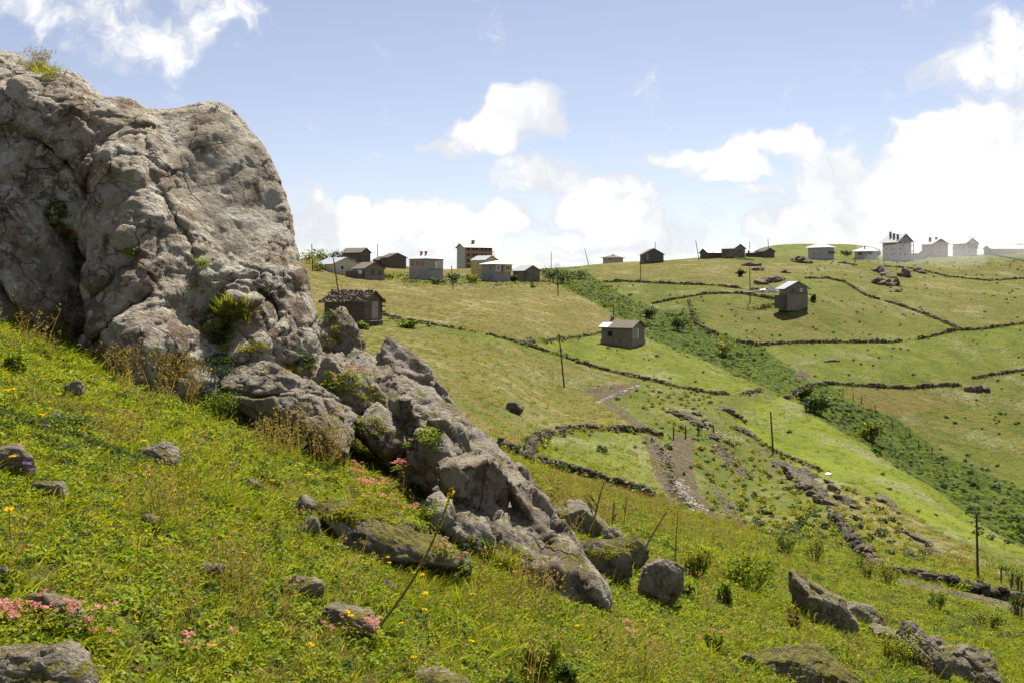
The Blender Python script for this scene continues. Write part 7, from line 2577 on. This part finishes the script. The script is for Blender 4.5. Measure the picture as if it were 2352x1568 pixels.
rock_plants()


def gravel():
    """loose stones on the track and the washed-out banks"""
    r = np.random.default_rng(91)
    protos = []
    for m in (plain("pale_gravel", (0.46, 0.42, 0.37), 0.2, 4.0), plain("brown_gravel", (0.15, 0.11, 0.08), 0.3, 4.0)):
        for k in (0, 3):
            v, f, _ = STONE_KINDS[k]
            protos.append(mesh_from("g", v * np.array([1, 1, 0.6]), f, m, False))
    P, I, S = [], [], []
    for ln, wd, n, kind, lo, hi, sz in ([(1372, 925), (1400, 912), (1432, 898), (1470, 884)], 2.5, 160, 0, 105, 150, .14), ([(1556, 1105), (1562, 1125), (1585, 1150), (1612, 1185)], 12, 620, 0, 58, 100, .10), \
            ([(1500, 1005), (1530, 1060), (1545, 1120), (1570, 1160)], 12, 620, 2, 60, 112, .17), ([(1640, 1020), (1690, 1070), (1720, 1090)], 14, 340, 2, 70, 115, .17), ([(1640, 1120), (1690, 1190), (1740, 1230)], 16, 340, 2, 50, 95, .13), \
            ([(1340, 895), (1380, 885), (1450, 905)], 10, 140, 2, 105, 150, .16), ([(1800, 1060), (1850, 1090), (1890, 1140)], 16, 140, 2, 75, 120, .14), ([(2080, 1328), (2200, 1362), (2352, 1405)], 10, 320, 2, 36, 62, .07), ([(1590, 955), (1650, 1000), (1700, 1010)], 14, 120, 0, 95, 125, .13):
        L = [math.hypot(b[0] - a[0], b[1] - a[1]) for a, b in zip(ln[:-1], ln[1:])]
        for j in range(n):
            t = r.uniform(0, sum(L)); k = 0
            while t > L[k]:
                t -= L[k]; k += 1
            a, b = ln[k], ln[k + 1]
            px = a[0] + (b[0] - a[0]) * t / L[k] + r.normal() * wd * 0.6; py = a[1] + (b[1] - a[1]) * t / L[k] + r.normal() * wd * 0.5
            p = hit_fast(px, py, lo, hi)
            P.append(p); I.append(kind + int(r.integers(0, 2))); S.append(sz * r.uniform(0.5, 1.6))
    n = len(P)
    R = np.stack([r.normal(size=n) * 0.3, r.normal(size=n) * 0.3, r.uniform(0, 6.28, n)], 1)
    scatter("gravel", "loose pale and brown stones on the washed-out track", np.array(P), R, np.array(S), np.array(I), protos)


def hit_fast(px, py, lo, hi):
    u = (px - CX) / F
    ys = np.linspace(lo, hi, 60)
    z = ground_z(u * ys, ys)
    i = int(np.argmax(HY - F * z / ys <= py)) if np.any(HY - F * z / ys <= py) else int(np.argmin(np.abs(HY - F * z / ys - py)))
    return (u * ys[i], ys[i], z[i])


gravel()


def wall_weeds():
    """rough grass and small weeds that grow along the feet of the walls"""
    r = np.random.default_rng(93)
    protos = [plant_mesh("t", [(*tuft(24, 0.30, 0.15, 0.42, 0.05, 0.5, 0.4, 61, 2), M_GRASS)]), plant_mesh("t", [(*tuft(24, 0.30, 0.15, 0.42, 0.05, 0.5, 0.4, 62, 2), M_DRY)]),
              plant_mesh("t", [(*bushball(60, 0.4, 0.10, 63, 0.6), M_SHRUB)]), plant_mesh("t", [(*bushball(60, 0.35, 0.09, 64, 0.5), M_CLOVER)])]
    P = []
    for L in WALLS:
        seg = np.linalg.norm(np.diff(L, axis=0), axis=1); s_ = np.concatenate([[0], np.cumsum(seg)])
        n = int(s_[-1] * 2.2)
        t = r.uniform(0, s_[-1], n)
        x = np.interp(t, s_, L[:, 0]) + r.normal(size=n) * 0.45; y = np.interp(t, s_, L[:, 1]) + r.normal(size=n) * 0.45 - 0.35
        P.append(np.stack([x, y, ground_z(x, y)], 1))
    P = np.concatenate(P); n = len(P)
    R = np.stack([np.zeros(n), np.zeros(n), r.uniform(0, 6.28, n)], 1)
    scatter("weeds", "rough weeds growing along the feet of the stone walls", P, R, r.uniform(0.5, 1.4, n), r.choice([0, 0, 1, 2, 3], n), protos)


wall_weeds()


def water_strip(pts, width, lo, hi, label):
    """shallow run of water lying in the wheel rut"""
    L = []
    for (x0, y0), (x1, y1) in zip(pts[:-1], pts[1:]):
        for k in range(8):
            L.append(Vector(hit_fast(x0 + (x1 - x0) * k / 8, y0 + (y1 - y0) * k / 8, lo, hi)))
    V, Fs = [], []
    r = np.random.default_rng(3)
    for i, p in enumerate(L):
        d = (L[min(i + 1, len(L) - 1)] - L[max(i - 1, 0)]); n = Vector((-d.y, d.x, 0)).normalized()
        w = width * r.uniform(0.1, 1.6)
        for s in (-1, 1):
            q = p + n * (s * w / 2)
            V.append((q.x, q.y, gz(q.x, q.y) + 0.05))
        if i:
            Fs.append((2 * i - 2, 2 * i, 2 * i + 1, 2 * i - 1))
    link("water", mesh_from("water", np.array(V), np.array(Fs), water_material()), kind="structure", label=label)


water_strip([(1372, 924), (1400, 911), (1432, 897), (1465, 885)], 0.22, 105, 150, "thin run of water in the upper track")
water_strip([(1556, 1105), (1562, 1128), (1582, 1150), (1604, 1180)], 0.6, 58, 100, "thin run of water in the lower track")


# ------------------------------------------------------------------ drifting mist on the far right of the ridge
def mist(px, py, Y, rx, ry, rz, dens):
    m, T = new_mat("mist")
    v = T.n('ShaderNodeVolumePrincipled')
    v.inputs['Color'].default_value = (0.80, 0.80, 0.81, 1)
    v.inputs['Density'].default_value = dens
    v.inputs['Anisotropy'].default_value = 0.35
    o = T.n('ShaderNodeOutputMaterial')
    T.link(v.outputs[0], o.inputs['Volume'])
    d, f = ico(5)
    s = 1 + 0.10 * fbm3(d[:, 0] * 1.6 + px, d[:, 1] * 1.6, d[:, 2] * 1.6, 3, 5)
    link("mist", mesh_from("mist", d * s[:, None] * np.array([rx, ry, rz]), f, m), kind="stuff", label="drifting cloud mist on the ridge round the pale houses", loc=((px - CX) / F * Y, Y, (HY - py) / F * Y))


mist(2185, 560, 420, 24, 70, 12, 0.0065)
mist(2300, 545, 470, 60, 70, 30, 0.006)
mist(2120, 600, 372, 20, 26, 7, 0.006)
mist(2420, 560, 420, 40, 50, 20, 0.006)
